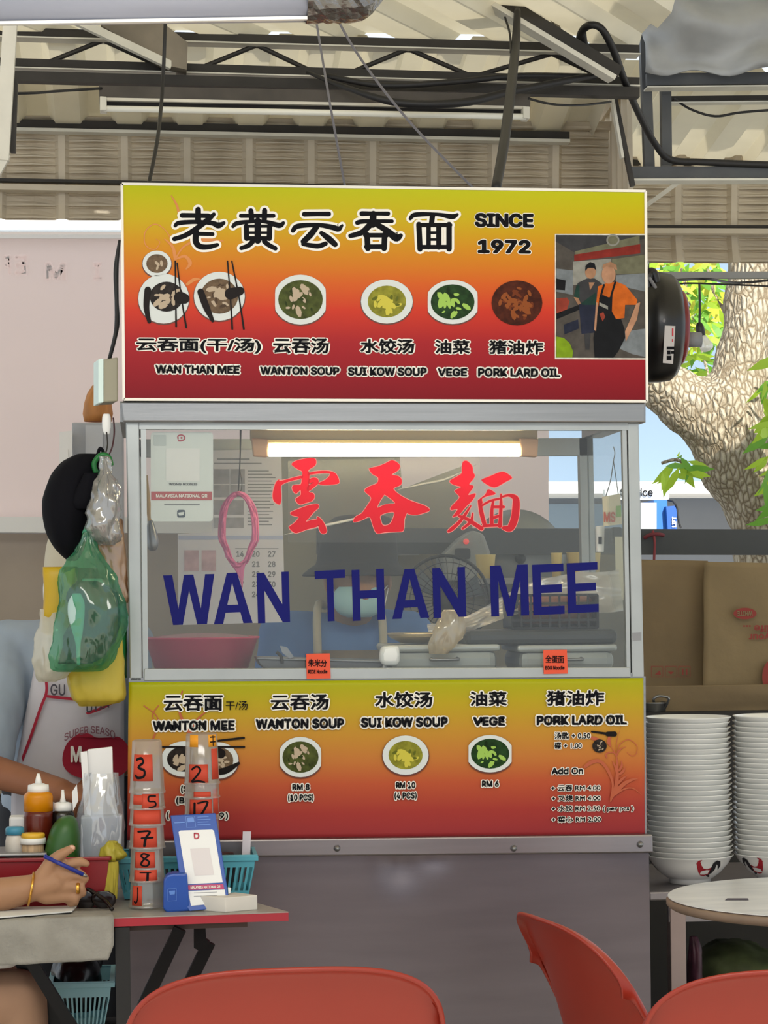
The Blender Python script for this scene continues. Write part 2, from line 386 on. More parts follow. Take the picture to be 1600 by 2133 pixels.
# purlins and fascia rails
def rail(name, p, q, w_, h_, mat): return struct(obj(name, bar(p, q, w_, h_), mat))
rail('beam', P(-90, 255, 1.90), P(1185, 284, 1.90), 0.03, 0.024, dark_steel)
rail('beam', P(-90, 269, 1.89), P(1185, 296, 1.89), 0.05, 0.010, pale_steel)
rail('beam', P(-90, 374, 1.93), P(1190, 398, 1.93), 0.03, 0.010, dark_steel)
rail('beam', P(-90, 389, 1.91), P(1190, 413, 1.91), 0.04, 0.018, tile_cream)
rail('beam', P(1190, 473, 2.73), P(1760, 474, 2.73), 0.04, 0.010, dark_steel)
rail('beam', P(1190, 482, 2.70), P(1760, 484, 2.70), 0.05, 0.018, tile_cream)
rail('beam', P(1190, 337, 2.72), P(1760, 340, 2.72), 0.03, 0.02, dark_steel)
# truss over the stall
def truss(px0, px1):
    t = thing('roof_truss', 'long black steel lattice truss with zigzag webs under the cream roof', 'roof truss', tuple(P(640, 120, 1.28)))
    def yl(x, a, b): return a+(b-a)*(x-0)/1270
    obj('top_chord', bar(P(px0, yl(px0, 69, 104), 1.28), P(px1, yl(px1, 69, 104), 1.28), 0.035, 0.026), dark_steel, t)
    obj('pale_face', bar(P(px0, yl(px0, 80, 115), 1.26), P(px1, yl(px1, 80, 115), 1.26), 0.06, 0.004), pale_steel, t)
    obj('bottom_chord', bar(P(px0, yl(px0, 131, 170), 1.28), P(px1, yl(px1, 131, 170), 1.28), 0.035, 0.022), dark_steel, t)
    obj('bottom_chord', bar(P(px0, yl(px0, 160, 193), 1.22), P(px1, yl(px1, 160, 193), 1.22), 0.04, 0.028), dark_steel, t)
    obj('pale_face', bar(P(px0, yl(px0, 143, 180), 1.25), P(px1, yl(px1, 143, 180), 1.25), 0.05, 0.004), pale_steel, t)
    nd = [(-100, 90), (55, 148), (215, 84), (378, 158), (535, 94), (690, 168), (850, 102), (985, 160), (1150, 112), (1290, 178)]
    for (xa, ya), (xb, yb) in zip(nd, nd[1:]):
        obj('web', tubev([P(xa, ya, 1.27), P(xb, yb, 1.27)], 0.007, 8), dark_steel, t)
truss(-100, 1330)
# rafters
t = thing('rafter', 'wide brown steel rafter end meeting the truss above the sign', 'rafter', tuple(P(300, 100, 1.1)))
obj('web', slabv([(225, 40), (330, 40), (391, 88), (389, 145), (356, 138), (210, 52)], 1.16, 0.1), M('brown_steel', '7E7567', rough=0.6, var=0.3, scale=9), t)
obj('pale_face', bar(P(160, 44, 1.1), P(356, 137, 1.17), 0.02, 0.022), pale_steel, t)
t = thing('rafter', 'dark steel rafter with pale underside sloping down to the right corner post', 'rafter', tuple(P(1130, 90, 1.1)))
obj('web', bar(P(975, -40, 1.02), P(1288, 152, 1.1), 0.03, 0.034), dark_steel, t)
obj('pale_face', bar(P(965, -22, 1.0), P(1276, 165, 1.08), 0.05, 0.014), pale_steel, t)
o = obj('roof_strut', bar(P(1120, -20, 1.1), P(1172, 78, 1.12), 0.012, 0.012), M('dusty_steel', '6E675C', rough=0.6, var=0.2), None)
tag(o, 'thin dusty steel strut leaning between the right rafter and the roof', 'strut')
# right hand gate frame of the next stall
t = thing('steel_gantry', 'dark grey steel frame of the next stall at the upper right', 'steel frame', tuple(P(1345, 350, 1.6)))
obj('post', bar(P(1340, 20, 1.58), P(1352, 352, 1.58), 0.03, 0.03, (0, 1, 0)), grey_steel, t)
obj('beam', bar(P(1345, 168, 1.55), P(1760, 164, 1.55), 0.04, 0.036), grey_steel, t)
obj('pale_face', bar(P(1345, 185, 1.53), P(1760, 181, 1.53), 0.06, 0.004), pale_steel, t)  # pale bars in this frame paint the light caught by beam undersides
obj('beam', bar(P(1312, 361, 1.55), P(1760, 360, 1.55), 0.04, 0.034), grey_steel, t)
obj('pale_face', bar(P(1312, 378, 1.52), P(1760, 377, 1.52), 0.07, 0.006), pale_steel, t)
obj('post', bar(P(1386, 183, 1.62), P(1388, 346, 1.62), 0.03, 0.03, (0, 1, 0)), grey_steel, t)
obj('beam', bar(P(1395, 207, 1.7), P(1760, 203, 1.7), 0.03, 0.014), dark_steel, t)
obj('pale_face', bar(P(1395, 216, 1.68), P(1760, 212, 1.68), 0.04, 0.004), pale_steel, t)
t = thing('corner_post', 'pale slim steel post at the roof corner right of the truss', 'post', tuple(P(1290, 260, 1.4)))
obj('post', bar(P(1272, 165, 1.40), P(1318, 388, 1.40), 0.013, 0.02, (0, 1, 0)), dark_steel, t)
obj('pale_face', bar(P(1268, 165, 1.39), P(1296, 330, 1.39), 0.008, 0.03, (0, 1, 0)), pale_steel, t)
o = obj('roof_brace', bar(P(1150, 452, 2.0), P(1290, 330, 2.0), 0.02, 0.02), pale_steel); tag(o, 'pale diagonal brace by the side roof panel above the sign end', 'brace')
o = obj('roof_brace', bar(P(1330, 440, 2.2), P(1420, 375, 2.2), 0.014, 0.014), pale_steel); tag(o, 'short pale brace behind the right upper corner of the sign', 'brace')
# gutter tarpaulin
V, Fc = [], []; nx, ny = 26, 14
for j in range(ny+1):
    for i in range(nx+1):
        px = 1345+(1760-1345)*i/nx; py = -60+(150+60)*j/ny+8*math.sin(i*0.7)*(j/ny)
        V.append(P(px, py, 1.45)+Vector((0, 0.10*noise.noise(Vector((i*0.13, j*0.2, 2)))+0.03*abs(noise.noise(Vector((i*0.25+j*0.2, j*0.1, 7)))), 0)))
for j in range(ny):
    for i in range(nx): Fc.append((j*(nx+1)+i, (j+1)*(nx+1)+i, (j+1)*(nx+1)+i+1, j*(nx+1)+i+1))
o = obj('tarpaulin', (V, Fc), M('grey_tarp', 'A2A4A6', rough=0.5, metal=0.2, var=0.25, scale=5), None, smooth=True, solid=0.004)
tag(o, 'creased grey metallic tarpaulin hanging under the roof at the upper right', 'tarpaulin')
# left pale post
t = thing('roof_post', 'white painted angle steel post at the upper left edge', 'post', tuple(P(18, 300, 0.3)))
obj('post', bar(P(22, 40, 0.3), P(4, 335, 0.3), 0.033, 0.03, (0, 1, 0)), pale_steel, t)
obj('side_angle', bar(P(32, 170, 0.34), P(27, 318, 0.34), 0.012, 0.03, (0, 1, 0)), dark_steel, t)
obj('brace', bar(P(14, 322, 0.3), P(-40, 420, 0.3), 0.02, 0.02, (0, 1, 0)), pale_steel, t)
# big roller at the top
t = thing('awning_roller', 'thick blue-grey roller pipe crossing the top left of the view', 'roller pipe', tuple(P(300, 10, -0.9)))
c0, c1 = P(-80, -8, -0.9), P(700, -16, -0.9)
obj('pipe', tubev([c0, c1], 0.056, 32), M('blue_grey_pipe', 'A3A6B4', rough=0.35, var=0.1, scale=4, stretch=(0.5, 4, 4)), t, smooth=True)
obj('bottom_highlight', bar(P(-80, 50, -0.92), P(640, 38, -0.92), 0.012, 0.006), white_plastic, t)  # white bar paints the highlight along the pipe's lower edge
V, Fc = [], []
q0, q1 = P(638, -16, -0.9), P(800, -22, -0.9)
for i in range(15):
    for k in range(24):
        an = 2*math.pi*k/24; r_ = 0.06*(1-max(0, (i-9)/5.5)**2*0.9)+0.006*noise.noise(Vector((i*0.9, k*0.9, 3)))
        V.append(q0.lerp(q1, i/14)+Vector((0, math.cos(an)*r_, math.sin(an)*r_)))
for i in range(14):
    for k in range(24): Fc.append((i*24+k, i*24+(k+1) % 24, (i+1)*24+(k+1) % 24, (i+1)*24+k))
obj('foil_wrap', (V, Fc), M('crinkled_foil', '7E7C7A', rough=0.25, metal=0.9, bump=0.6, bscale=40), t)
# ---- back of the place
back_wall = M('pale_partition', '75706A', rough=0.7, var=0.15, scale=3)
struct(obj('wall_shade', join(bx(-1.6, 0.5, 1.35, 1.39, 0, 0.86), bx(0.5, 2.2, 1.34, 1.42, 0, P(1370, 1484, 1.34).z)), M('shade_panel', '2C2A29', rough=0.8, var=0.3, scale=3)))  # added dark panel, stands in for the shade below both tables
# ------------------------------------------------------------------ the stall
SY = 0.0; DEP = 0.62
st = thing('noodle_stall', 'stainless steel noodle stall cart with glass front under the yellow and red sign', 'food stall', tuple(P(800, 2133, 0)-Vector((0, 0, P(800, 2133, 0).z))))
obj('top_rail', slabv([(250, 836), (1345, 838), (1345, 880), (256, 879)], -0.02, 0.06), steel, st, bevel=0.004)
obj('top_rail', quadbox(P(250, 836, 0.05), P(250, 879, 0.05), P(250, 879, 0.05)+Vector((0.05, 0, 0)), P(250, 836, 0.05)+Vector((0.05, 0, 0)), (0, DEP-0.06, 0)), steel, st)
obj('top_rail', quadbox(P(1345, 838, 0.05), P(1345, 880, 0.05), P(1345, 880, 0.05)-Vector((0.05, 0, 0)), P(1345, 838, 0.05)-Vector((0.05, 0, 0)), (0, DEP-0.06, 0)), steel, st)
obj('roof_panel', quadbox(P(256, 842, 0.02), P(1342, 842, 0.02), P(1342, 842, DEP)+Vector((0, 0, 0.02)), P(256, 842, DEP)+Vector((0, 0, 0.02)), (0, 0, 0.006)), steel_dull, st)
obj('corner_post', slabv([(262, 878), (290, 878), (296, 1420), (270, 1420)], 0.0, 0.035), alu, st, bevel=0.003)
obj('corner_post', slabv([(1308, 880), (1331, 880), (1342, 1412), (1317, 1412)], 0.0, 0.035), alu, st, bevel=0.003)
def vert(px0, px1, pt, pb, Y, w_): return quadbox(P(px0, pt, Y), P(px1, pb, Y), P(px1, pb, Y)+Vector((w_, 0, 0)), P(px0, pt, Y)+Vector((w_, 0, 0)), (0, 0.035, 0))
xl0, xl1, xr0, xr1 = P(262, 880, 0).x, P(270, 1420, 0).x, P(1331, 880, 0).x, P(1342, 1412, 0).x
zt0, zb0 = P(262, 880, 0).z, P(270, 1420, 0).z
obj('corner_post', quadbox((xl0, DEP-0.04, zt0), (xl1, DEP-0.04, zb0), (xl1+0.035, DEP-0.04, zb0), (xl0+0.035, DEP-0.04, zt0), (0, 0.035, 0)), alu, st)
obj('corner_post', quadbox((xr0-0.035, DEP-0.04, zt0), (xr1-0.035, DEP-0.04, zb0), (xr1, DEP-0.04, zb0), (xr0, DEP-0.04, zt0), (0, 0.035, 0)), alu, st)
obj('back_rail', bx(xl0, xr0, DEP-0.04, DEP-0.01, zt0-0.045, zt0), alu, st)
obj('channel', slabv([(293, 876), (304, 876), (309, 1420), (298, 1420)], 0.004, 0.02), alu, st)
obj('channel', slabv([(1296, 880), (1305, 880), (1314, 1410), (1306, 1410)], 0.004, 0.02), alu, st)
obj('head_channel', slabv([(290, 872), (1310, 876), (1310, 896), (290, 894)], 0.002, 0.025), alu, st)
obj('tape_patch', slabv([(1317, 1318), (1336, 1317), (1336, 1334), (1318, 1335)], -0.001, 0.0008), M('grey_tape_patch', '8A8B8E', rough=0.4), st)
obj('sill_channel', slabv([(300, 1393), (1312, 1390), (1315, 1411), (300, 1418)], -0.004, 0.03), alu, st, bevel=0.002)
glass = clear('stall_glass', 'D8DEDD', opacity=0.03, gloss=0.03, rough=0.02, trans=0.4)
gp = obj('glass_pane', slabv([(302, 888), (1300, 888), (1308, 1397), (306, 1398)], 0.012, 0.004), glass, st)
# side panes
side_glass = clear('side_glass', 'CFD6D4', opacity=0.10, gloss=0.04, rough=0.05, trans=0.4)
obj('side_pane', quadbox((xl0+0.012, 0.04, zt0), (xl1+0.012, 0.04, zb0), (xl1+0.016, 0.04, zb0), (xl0+0.016, 0.04, zt0), (0, DEP-0.08, 0)), side_glass, st)
obj('side_pane', quadbox((xr0-0.016, 0.04, zt0), (xr1-0.016, 0.04, zb0), (xr1-0.012, 0.04, zb0), (xr0-0.012, 0.04, zt0), (0, DEP-0.08, 0)), side_glass, st)
# worktop, strip, cabinet
zc = P(800, 1408, 0).z
obj('worktop', bx(xl1, xr1, 0.002, DEP, zc-0.018, zc), steel, st)
obj('front_panel', slabv([(268, 1412), (1345, 1409), (1347, 1745), (266, 1752)], 0.0, 0.012), steel, st)
obj('strip', slabv([(268, 1752), (1360, 1738), (1361, 1777), (268, 1788)], -0.03, 0.035), M('strip_steel', '8E888A', rough=0.3, metal=0.9, var=0.12, scale=5, stretch=(0.5, 3, 8)), st, bevel=0.004)
for px, py in ((700, 1764), (1066, 1764), (1328, 1756)):
    obj('bolt', lathev([(0.0001, -0.041), (0.004, -0.04), (0.007, -0.034), (0.008, -0.03)], (P(px, py, 0).x, 0, P(px, py, 0).z), 12, 'Y'), steel, st, smooth=True)
# cabinet face with a dent
V, Fc = [], []; nx, nz = 110, 60
tl, br_ = P(262, 1782, 0.0), P(1345, 1782, 0.0); xb = P(1349, 2133, 0).x
dn = P(832, 1800, 0)
for j in range(nz+1):
    z = tl.z+0.006-(tl.z-0.10)*(j/nz)**1.6
    for i in range(nx+1):
        x = tl.x+(br_.x+0.008-tl.x)*i/nx
        d = 0.012*math.exp(-(((x-dn.x)/0.045)**2+((z-dn.z)/0.05)**2))+0.005*math.exp(-(((x-P(905, 1790, 0).x)/0.03)**2+((z-P(905, 1790, 0).z)/0.025)**2))
        V.append((x, d+0.0012*noise.noise(Vector((x*4, z*4, 1))), z))
for j in range(nz):
    for i in range(nx): Fc.append((j*(nx+1)+i, (j+1)*(nx+1)+i, (j+1)*(nx+1)+i+1, j*(nx+1)+i+1))
obj('cabinet_face', (V, Fc), M('cabinet_steel', '6E676B', rough=0.36, metal=0.9, var=0.1, scale=3, stretch=(1, 1, 8), bump=0.02, bscale=80), st, smooth=True)
obj('cabinet_body', join(bx(tl.x, tl.x+0.01, 0.02, DEP, 0.1, tl.z), bx(br_.x-0.002, br_.x+0.008, 0.02, DEP, 0.1, tl.z), bx(tl.x+0.01, br_.x, DEP-0.012, DEP, 0.1, tl.z), bx(tl.x, br_.x, 0.02, DEP, 0.1, 0.11)), steel_dull, st)
for x in (tl.x+0.03, br_.x-0.03):
    for y in (0.05, DEP-0.05): obj('leg', bx(x-0.02, x+0.02, y-0.02, y+0.02, 0, 0.1), steel_dull, st)
# painted window lettering (on the glass front)
blue = M('blue_paint', '181B68', rough=0.5, spec=0.1); redp = M('red_paint', 'E3132C', rough=0.4, trans=0.35); redhalo = M('red_halo', 'F09A90', rough=0.5)
og = on(0.011)
def word(s, box, sl):
    obj('lettering', textv(s, box, og, bold=0.032, slope=sl), [blue], gp)
LET = {'T': [[(0,0),(1,0),(1,.16),(.61,.16),(.61,1),(.39,1),(.39,.16),(0,.16)]], 'H': [[(0,0),(.24,0),(.24,.41),(.76,.41),(.76,0),(1,0),(1,1),(.76,1),(.76,.57),(.24,.57),(.24,1),(0,1)]],
 'N': [[(0,0),(.23,0),(.77,.64),(.77,0),(1,0),(1,1),(.77,1),(.23,.36),(.23,1),(0,1)]], 'A': [[(.37,0),(.63,0),(1,1),(.76,1),(.69,.78),(.31,.78),(.24,1),(0,1)], [(.5,.2),(.64,.63),(.36,.63)]],
 'W': [[(0,0),(.18,0),(.28,.68),(.41,0),(.59,0),(.72,.68),(.82,0),(1,0),(.83,1),(.64,1),(.5,.32),(.36,1),(.17,1)]], 'M': [[(0,0),(.28,0),(.5,.66),(.72,0),(1,0),(1,1),(.79,1),(.79,.3),(.58,1),(.42,1),(.21,.3),(.21,1),(0,1)]],
 'E': [[(0,0),(1,0),(1,.16),(.27,.16),(.27,.41),(.93,.41),(.93,.57),(.27,.57),(.27,.84),(1,.84),(1,1),(0,1)]]}
for wd in ((('W', 341, 448, 1197, 1301), ('A', 444, 525, 1193, 1299), ('N', 536, 603, 1192, 1297)), (('T', 657, 720, 1188, 1294), ('H', 734, 801, 1186, 1292), ('A', 816, 893, 1185, 1288), ('N', 902, 970, 1182, 1286)), (('M', 1022, 1101, 1177, 1283), ('E', 1110, 1175, 1175, 1280), ('E', 1182, 1246, 1172, 1276))):
    obj('lettering', join(*[place(polyv([[(x0+(x1-x0)*u-(v-0.5)*-3, y0+(y1-y0)*v-(u-0.5)*3) for u, v in l] for l in LET[c_]]), (0, 0), 1, og, 0.0008) for c_, x0, x1, y0, y1 in wd]), blue, gp)
def draw(loops, strokes, org, sc, mp, lift=0.0004, halo=0.0, mats=2, k=1.0):
    out = []; n_ = 0
    for L_ in loops:
        L2 = L_ if isinstance(L_[0], list) else [L_]
        L2 = [smoothloop(l, 3) for l in L2]
        out.append(idx(place(polyv(L2), org, sc, mp, lift*2+n_*2e-5), 0)); n_ += 1
        if halo:
            for l in L2:
                out.append(idx(place(strokev([(x, y, 0) for x, y in l[::2]+[l[0]]], add=halo/sc, n=2), org, sc, mp, lift), 1))
    for s_ in strokes:
        out.append(idx(place(strokev(s_, k=k), org, sc, mp, lift*2+n_*2e-5), 0)); n_ += 1
        if halo: out.append(idx(place(strokev(s_, k=k, add=halo/sc), org, sc, mp, lift+n_*1e-5), 1))
    return join(*out)
yun = [[(540,255),(650,180),(850,140),(980,140),(1020,180),(1015,260),(960,310),(870,370),(890,430),(890,520),(880,640),(880,790),(960,820),(990,870),(980,930),(930,980),(800,1020),(720,1045),(660,1020),(615,940),(680,890),(720,850),(715,760),(660,810),(620,830),(570,780),(550,710),(590,660),(720,650),(740,520),(750,400),(660,350)],
 [(300,550),(330,580),(720,480),(740,530),(500,590),(360,650),(330,720),(340,900),(320,1030),(270,1035),(190,970),(170,850),(200,700),(240,600)],
 [(880,420),(1080,385),(1260,385),(1400,430),(1470,560),(1440,640),(1150,660),(1070,625),(1200,560),(1290,470),(1270,430),(1100,430),(890,460)],
 [(880,560),(960,515),(1040,530),(1070,580),(1060,640),(1000,690),(880,780),(850,700),(970,600),(880,640)],
 [(520,1200),(700,1120),(900,1050),(1050,1035),(1075,1080),(1060,1120),(980,1190),(880,1310),(820,1380),(920,1350),(1040,1330),(1035,1280),(1100,1310),(1190,1430),(1230,1560),(1200,1610),(1130,1610),(1080,1530),(1065,1440),(1040,1480),(850,1530),(700,1585),(600,1600),(490,1500),(530,1450),(610,1390),(680,1290),(560,1260)]]
tun = [[[(415,300),(550,270),(700,210),(800,160),(880,180),(950,240),(945,300),(900,350),(810,410),(920,430),(980,490),(980,570),(930,610),(840,660),(960,770),(1150,870),(1380,950),(1480,1030),(1380,1080),(1250,1115),(1110,1105),(1080,1080),(1030,1200),(1020,1370),(960,1410),(700,1420),(550,1440),(480,1310),(420,1150),(280,1210),(140,1240),(170,1150),(280,1090),(380,950),(450,820),(350,720),(340,670),(430,610),(550,560),(570,460),(470,400)],
  [(660,790),(700,770),(870,910),(700,930),(560,990),(590,900)], [(610,1130),(720,1080),(850,1070),(830,1180),(770,1280),(660,1300),(620,1220)]]]
mian = [[(385,230),(410,185),(470,180),(540,240),(575,300),(580,390),(615,440),(590,510),(510,610),(580,635),(580,680),(490,810),(610,780),(625,820),(560,920),(440,1040),(330,1170),(215,1220),(215,1190),(300,1070),(180,1090),(175,1030),(290,910),(330,840),(250,750),(260,715),(360,660),(220,620),(150,550),(260,480),(370,410),(375,320)],
 [(740,530),(900,460),(1080,385),(1180,390),(1290,470),(1290,510),(1180,570),(1020,660),(930,660),(830,610)],
 [(850,715),(910,715),(1000,790),(850,830),(750,880),(760,960),(700,1000),(680,920),(720,870),(810,800)]]
mian_s = [[(540,1010,25),(450,1150,50),(330,1310,60),(200,1430,70),(130,1480,50)], [(330,1200,50),(480,1260,65),(600,1340,75),(740,1430,80)], [(575,1150,30),(540,1300,55),(390,1430,45)],
 [(700,920,60),(740,1150,80),(800,1370,75)], [(780,1380,55),(900,1375,52),(1060,1370,50)], [(960,900,40),(930,1100,60),(930,1350,70)], [(740,1010,40),(900,920,40),(1060,880,40)],
 [(1100,800,30),(1100,1000,60),(1090,1200,60),(1080,1380,80)], [(960,1030,50),(1150,1030,50)], [(960,1230,55),(1090,1190,50)],
 [(1100,850,35),(1250,815,50),(1365,870,110),(1380,1000,135),(1350,1250,140),(1270,1420,130),(1150,1420,70)]]
obj('lettering', draw(yun, [], (550, 940), 0.10625, og, halo=1.2), [redp, redhalo], gp)
obj('lettering', draw(tun, [], (720, 940), 0.11875, og, halo=1.2), [redp, redhalo], gp)
obj('lettering', draw(mian, mian_s, (920, 940), 0.1125, og, halo=1.2), [redp, redhalo], gp)
# ------------------------------------------------------------------ the signboard
sg = thing('signboard', 'large yellow to red menu signboard mounted on top of the stall', 'signboard', tuple(P(800, 834, -0.02)))
z0, z1 = P(800, 832, -0.03).z, P(800, 392, -0.03).z
STOPS = [(0.0, '7C0C1A'), (0.14, '90141F'), (0.27, 'A21E24'), (0.42, 'C83620'), (0.55, 'D05E1A'), (0.72, 'CC8A0C'), (0.86, 'C4AA02'), (1.0, 'BBBE00')]
sign_print = ramp('sign_print', STOPS, z0, z1, rough=0.4, spec=0.15)
obj('light_box', slabv([(254, 384), (1345, 398), (1348, 836), (258, 832)], -0.028, 0.075), M('sign_case', 'C9C9C4', rough=0.4, metal=0.3), sg)
fr = [(254, 383), (1345, 398), (1348, 836), (258, 832)]
fc = obj('printed_face', slabv([(256, 386), (1342, 401), (1345, 833), (260, 829)], -0.031, 0.003), sign_print, sg)
fe = join(*[bar(P(*fr[i], -0.032), P(*fr[(i+1) % 4], -0.032), 0.006, 0.004, (0, 1, 0)) for i in range(4)])
obj('frame', fe, white_ink, sg)
os_ = on(0-0.0315)
BW = [black_ink, white_ink]
lao = [[(215,180,65),(400,182,62),(560,185,62)], [(425,105,75),(425,260,80)], [(125,315,45),(180,278,60),(400,265,55),(600,280,60),(690,310,80),(762,278,45)],
 [(630,165,50),(560,230,70),(420,340,70),(260,440,65),(115,488,60)], [(440,420,52),(615,425,50)], [(400,400,80),(395,520,80),(450,585,75),(560,592,65),(675,565,50)]]
hua = [[(985,185,55),(1410,185,55)], [(1115,120,68),(1125,230,72)], [(1295,115,68),(1290,230,70)], [(880,325,45),(930,285,60),(1100,262,50),(1300,262,50),(1480,310,72),(1540,278,45)],
 [(1205,250,85),(1205,510,85)], [(1045,320,42),(1380,320,42)], [(1055,320,68),(1060,480,70)], [(1360,320,68),(1355,480,70)], [(1060,405,32),(1360,405,32)], [(1060,480,58),(1350,480,58)],
 [(1140,520,65),(1080,575,62),(990,608,55)], [(1290,520,65),(1350,568,62),(1435,612,58)]]
yn2 = [[(185,110,42),(300,108,40),(400,108,42)], [(85,255,38),(130,215,45),(300,205,38),(430,225,48),(485,240,46),(518,208,22)], [(290,225,50),(240,290,55),(178,350,50)], [(175,372,36),(300,390,44),(372,368,40)], [(335,275,38),(400,325,55),(455,375,48)]]
tn2 = [[(690,105,44),(800,104,36),(920,105,38)], [(650,185,40),(690,175,40),(790,172,34),(955,172,32)], [(790,110,60),(785,200,60)], [(760,205,55),(690,270,50),(590,300,40)], [(830,205,50),(920,262,55),(990,318,65),(1030,298,40)],
 [(720,295,40),(910,295,40)], [(735,290,50),(742,410,50)], [(890,290,50),(885,410,50)], [(730,395,42),(890,395,42)]]
mn2 = [[(1115,150,30),(1160,115,42),(1350,112,32),(1480,132,46),(1528,112,25)], [(1310,120,46),(1300,200,46)], [(1185,205,38),(1465,205,38)], [(1190,200,48),(1200,415,48)], [(1455,200,48),(1455,415,48)],
 [(1275,210,40),(1275,400,40)], [(1365,210,46),(1365,400,46)], [(1280,272,24),(1360,272,24)], [(1280,332,24),(1360,332,24)], [(1195,398,38),(1460,398,38)]]
for ss, org, sc in ((lao, (345, 420), 0.159375), (hua, (345, 420), 0.159375), (yn2, (590, 420), 0.2375), (tn2, (590, 420), 0.2375), (mn2, (590, 420), 0.2375)):
    obj('lettering', draw([], ss, org, sc, os_, halo=5.0), BW, fc)
LINES = [('SINCE', (989, 444, 1112, 474), 0.045, 0.03), ('1972', (995, 499, 1106, 528), 0.045, 0.03),
 ('云吞面(干/汤)', (284, 704, 544, 736), 0.03, 0.075), ('云吞汤', (569, 704, 685, 736), 0.03, 0.075), ('水饺汤', (751, 706, 863, 736), 0.03, 0.075), ('油菜', (906, 708, 979, 737), 0.03, 0.075), ('猪油炸', (1019, 709, 1132, 738), 0.03, 0.075),
 ('WAN THAN MEE', (324, 761, 499, 778), 0.035, 0.10), ('WANTON SOUP', (542, 764, 707, 781), 0.035, 0.10), ('SUI KOW SOUP', (725, 765, 889, 783), 0.035, 0.10), ('VEGE', (912, 767, 973, 784), 0.035, 0.10), ('PORK LARD OIL', (996, 767, 1167, 785), 0.035, 0.10)]
for s_, b_, bo, ou in LINES: obj('lettering', textv(s_, b_, os_, bo, ou), BW, fc)
# dish photographs printed on the sign
plate = M('plate_print', 'D5DAD8', rough=0.4, spec=0.1); dkfood = M('dark_food_print', '2B2522', rough=0.4, spec=0.1, var=0.5, scale=90); soupy = M('brown_soup_print', '6E5A45', rough=0.4, spec=0.1, var=0.4, scale=90)
greens = M('green_soup_print', '4A5225', rough=0.4, spec=0.1, var=0.5, scale=70); yellowf = M('yellow_soup_print', '8C8A2E', rough=0.4, spec=0.1, var=0.4, scale=70); vegf = M('vege_print', '23401E', rough=0.4, spec=0.1, var=0.5, scale=70); porkf = M('pork_print', '4A1F10', rough=0.4, spec=0.1, var=0.5, scale=80)
pale_bit = M('pale_bit_print', 'B7A58E', rough=0.4, spec=0.1); green_bit = M('green_bit_print', '9CC25A', rough=0.4, spec=0.1); brown_bit = M('brown_bit_print', '8A4A22', rough=0.4, spec=0.1); stick = M('chopstick_print', '1B1513', rough=0.4, spec=0.1)
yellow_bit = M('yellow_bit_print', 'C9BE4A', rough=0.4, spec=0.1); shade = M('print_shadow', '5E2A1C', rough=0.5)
DARKBIT = {'dark_food_print': M('bit_a', '4A3C34', rough=0.4, spec=0.1), 'brown_soup_print': M('bit_b', '4E3D2E', rough=0.4, spec=0.1), 'green_soup_print': M('bit_c', '2C3814', rough=0.4, spec=0.1), 'yellow_soup_print': M('bit_d', '5E6420', rough=0.4, spec=0.1), 'vege_print': M('bit_e', '16290F', rough=0.4, spec=0.1), 'pork_print': M('bit_f', '6E3418', rough=0.4, spec=0.1)}
def dish(parent, mp, cx, cy, rx, ry, food, bits, cut=None, frx=0.74, fry=0.72, nb=9, foff=(0, 0), seed=1, sticks=(), noplate=False):
    rnd = random.Random(seed); parts = []; mats = [plate, food, bits, stick, shade, DARKBIT.get(food.name, stick)]
    def clip(l): return [(min(max(x, cx-cut), cx+cut), y) for x, y in l] if cut else l
    if not noplate:
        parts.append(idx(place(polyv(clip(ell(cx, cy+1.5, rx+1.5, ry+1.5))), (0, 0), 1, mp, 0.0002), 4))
        parts.append(idx(place(polyv(clip(ell(cx, cy, rx, ry))), (0, 0), 1, mp, 0.0005), 0))
    parts.append(idx(place(polyv(ell(cx+foff[0], cy+foff[1], rx*frx, ry*fry)), (0, 0), 1, mp, 0.0008), 1))
    nb0 = nb; nb = int(nb*3) if nb > 3 else nb
    for k in range(nb):
        a, d = rnd.uniform(0, 6.28), rnd.uniform(0, 0.78)**0.7; x, y = cx+foff[0]+rx*frx*d*math.cos(a)*0.85, cy+foff[1]+ry*fry*d*math.sin(a)*0.85
        s = rx*(rnd.uniform(0.09, 0.17) if k < nb0 else rnd.uniform(0.05, 0.10)); an = rnd.uniform(0, 3.14)
        l = [(x+s*(u*math.cos(an)*1.5-v*math.sin(an)*0.7), y+s*(u*math.sin(an)*1.5+v*math.cos(an)*0.7)) for u, v in ell(0, 0, 1, 1, 7, rnd.random())]
        parts.append(idx(place(polyv(l), (0, 0), 1, mp, 0.0010+(nb-k)*1.5e-5), 2 if k < nb0 or k % 2 else 5))
    for i, s_ in enumerate(sticks): parts.append(idx(place(strokev(s_), (0, 0), 1, mp, 0.0015+i*3e-5), 3))
    obj('dish_print', join(*parts), mats, parent)
def sticks1(dx, dy): return [[(365+dx, 544+dy, 3), (366+dx, 620+dy, 3), (367+dx, 680+dy, 4)], [(369+dx, 548+dy, 3), (378+dx, 620+dy, 3), (388+dx, 682+dy, 4)]]
sp1 = [[(308, 604, 14), (305, 640, 12), (311, 670, 8)]]
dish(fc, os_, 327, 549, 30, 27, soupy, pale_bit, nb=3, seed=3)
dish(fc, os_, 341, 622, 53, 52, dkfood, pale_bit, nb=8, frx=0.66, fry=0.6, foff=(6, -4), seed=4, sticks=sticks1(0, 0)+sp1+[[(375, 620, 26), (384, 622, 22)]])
dish(fc, os_, 457, 617, 53, 51, soupy, pale_bit, nb=9, seed=5, sticks=[[(474, 544, 3), (480, 620, 3), (484, 685, 4)], [(483, 544, 3), (498, 620, 3), (508, 685, 4)], [(418, 608, 14), (430, 640, 14), (443, 668, 7)], [(480, 612, 24), (500, 606, 18)]])
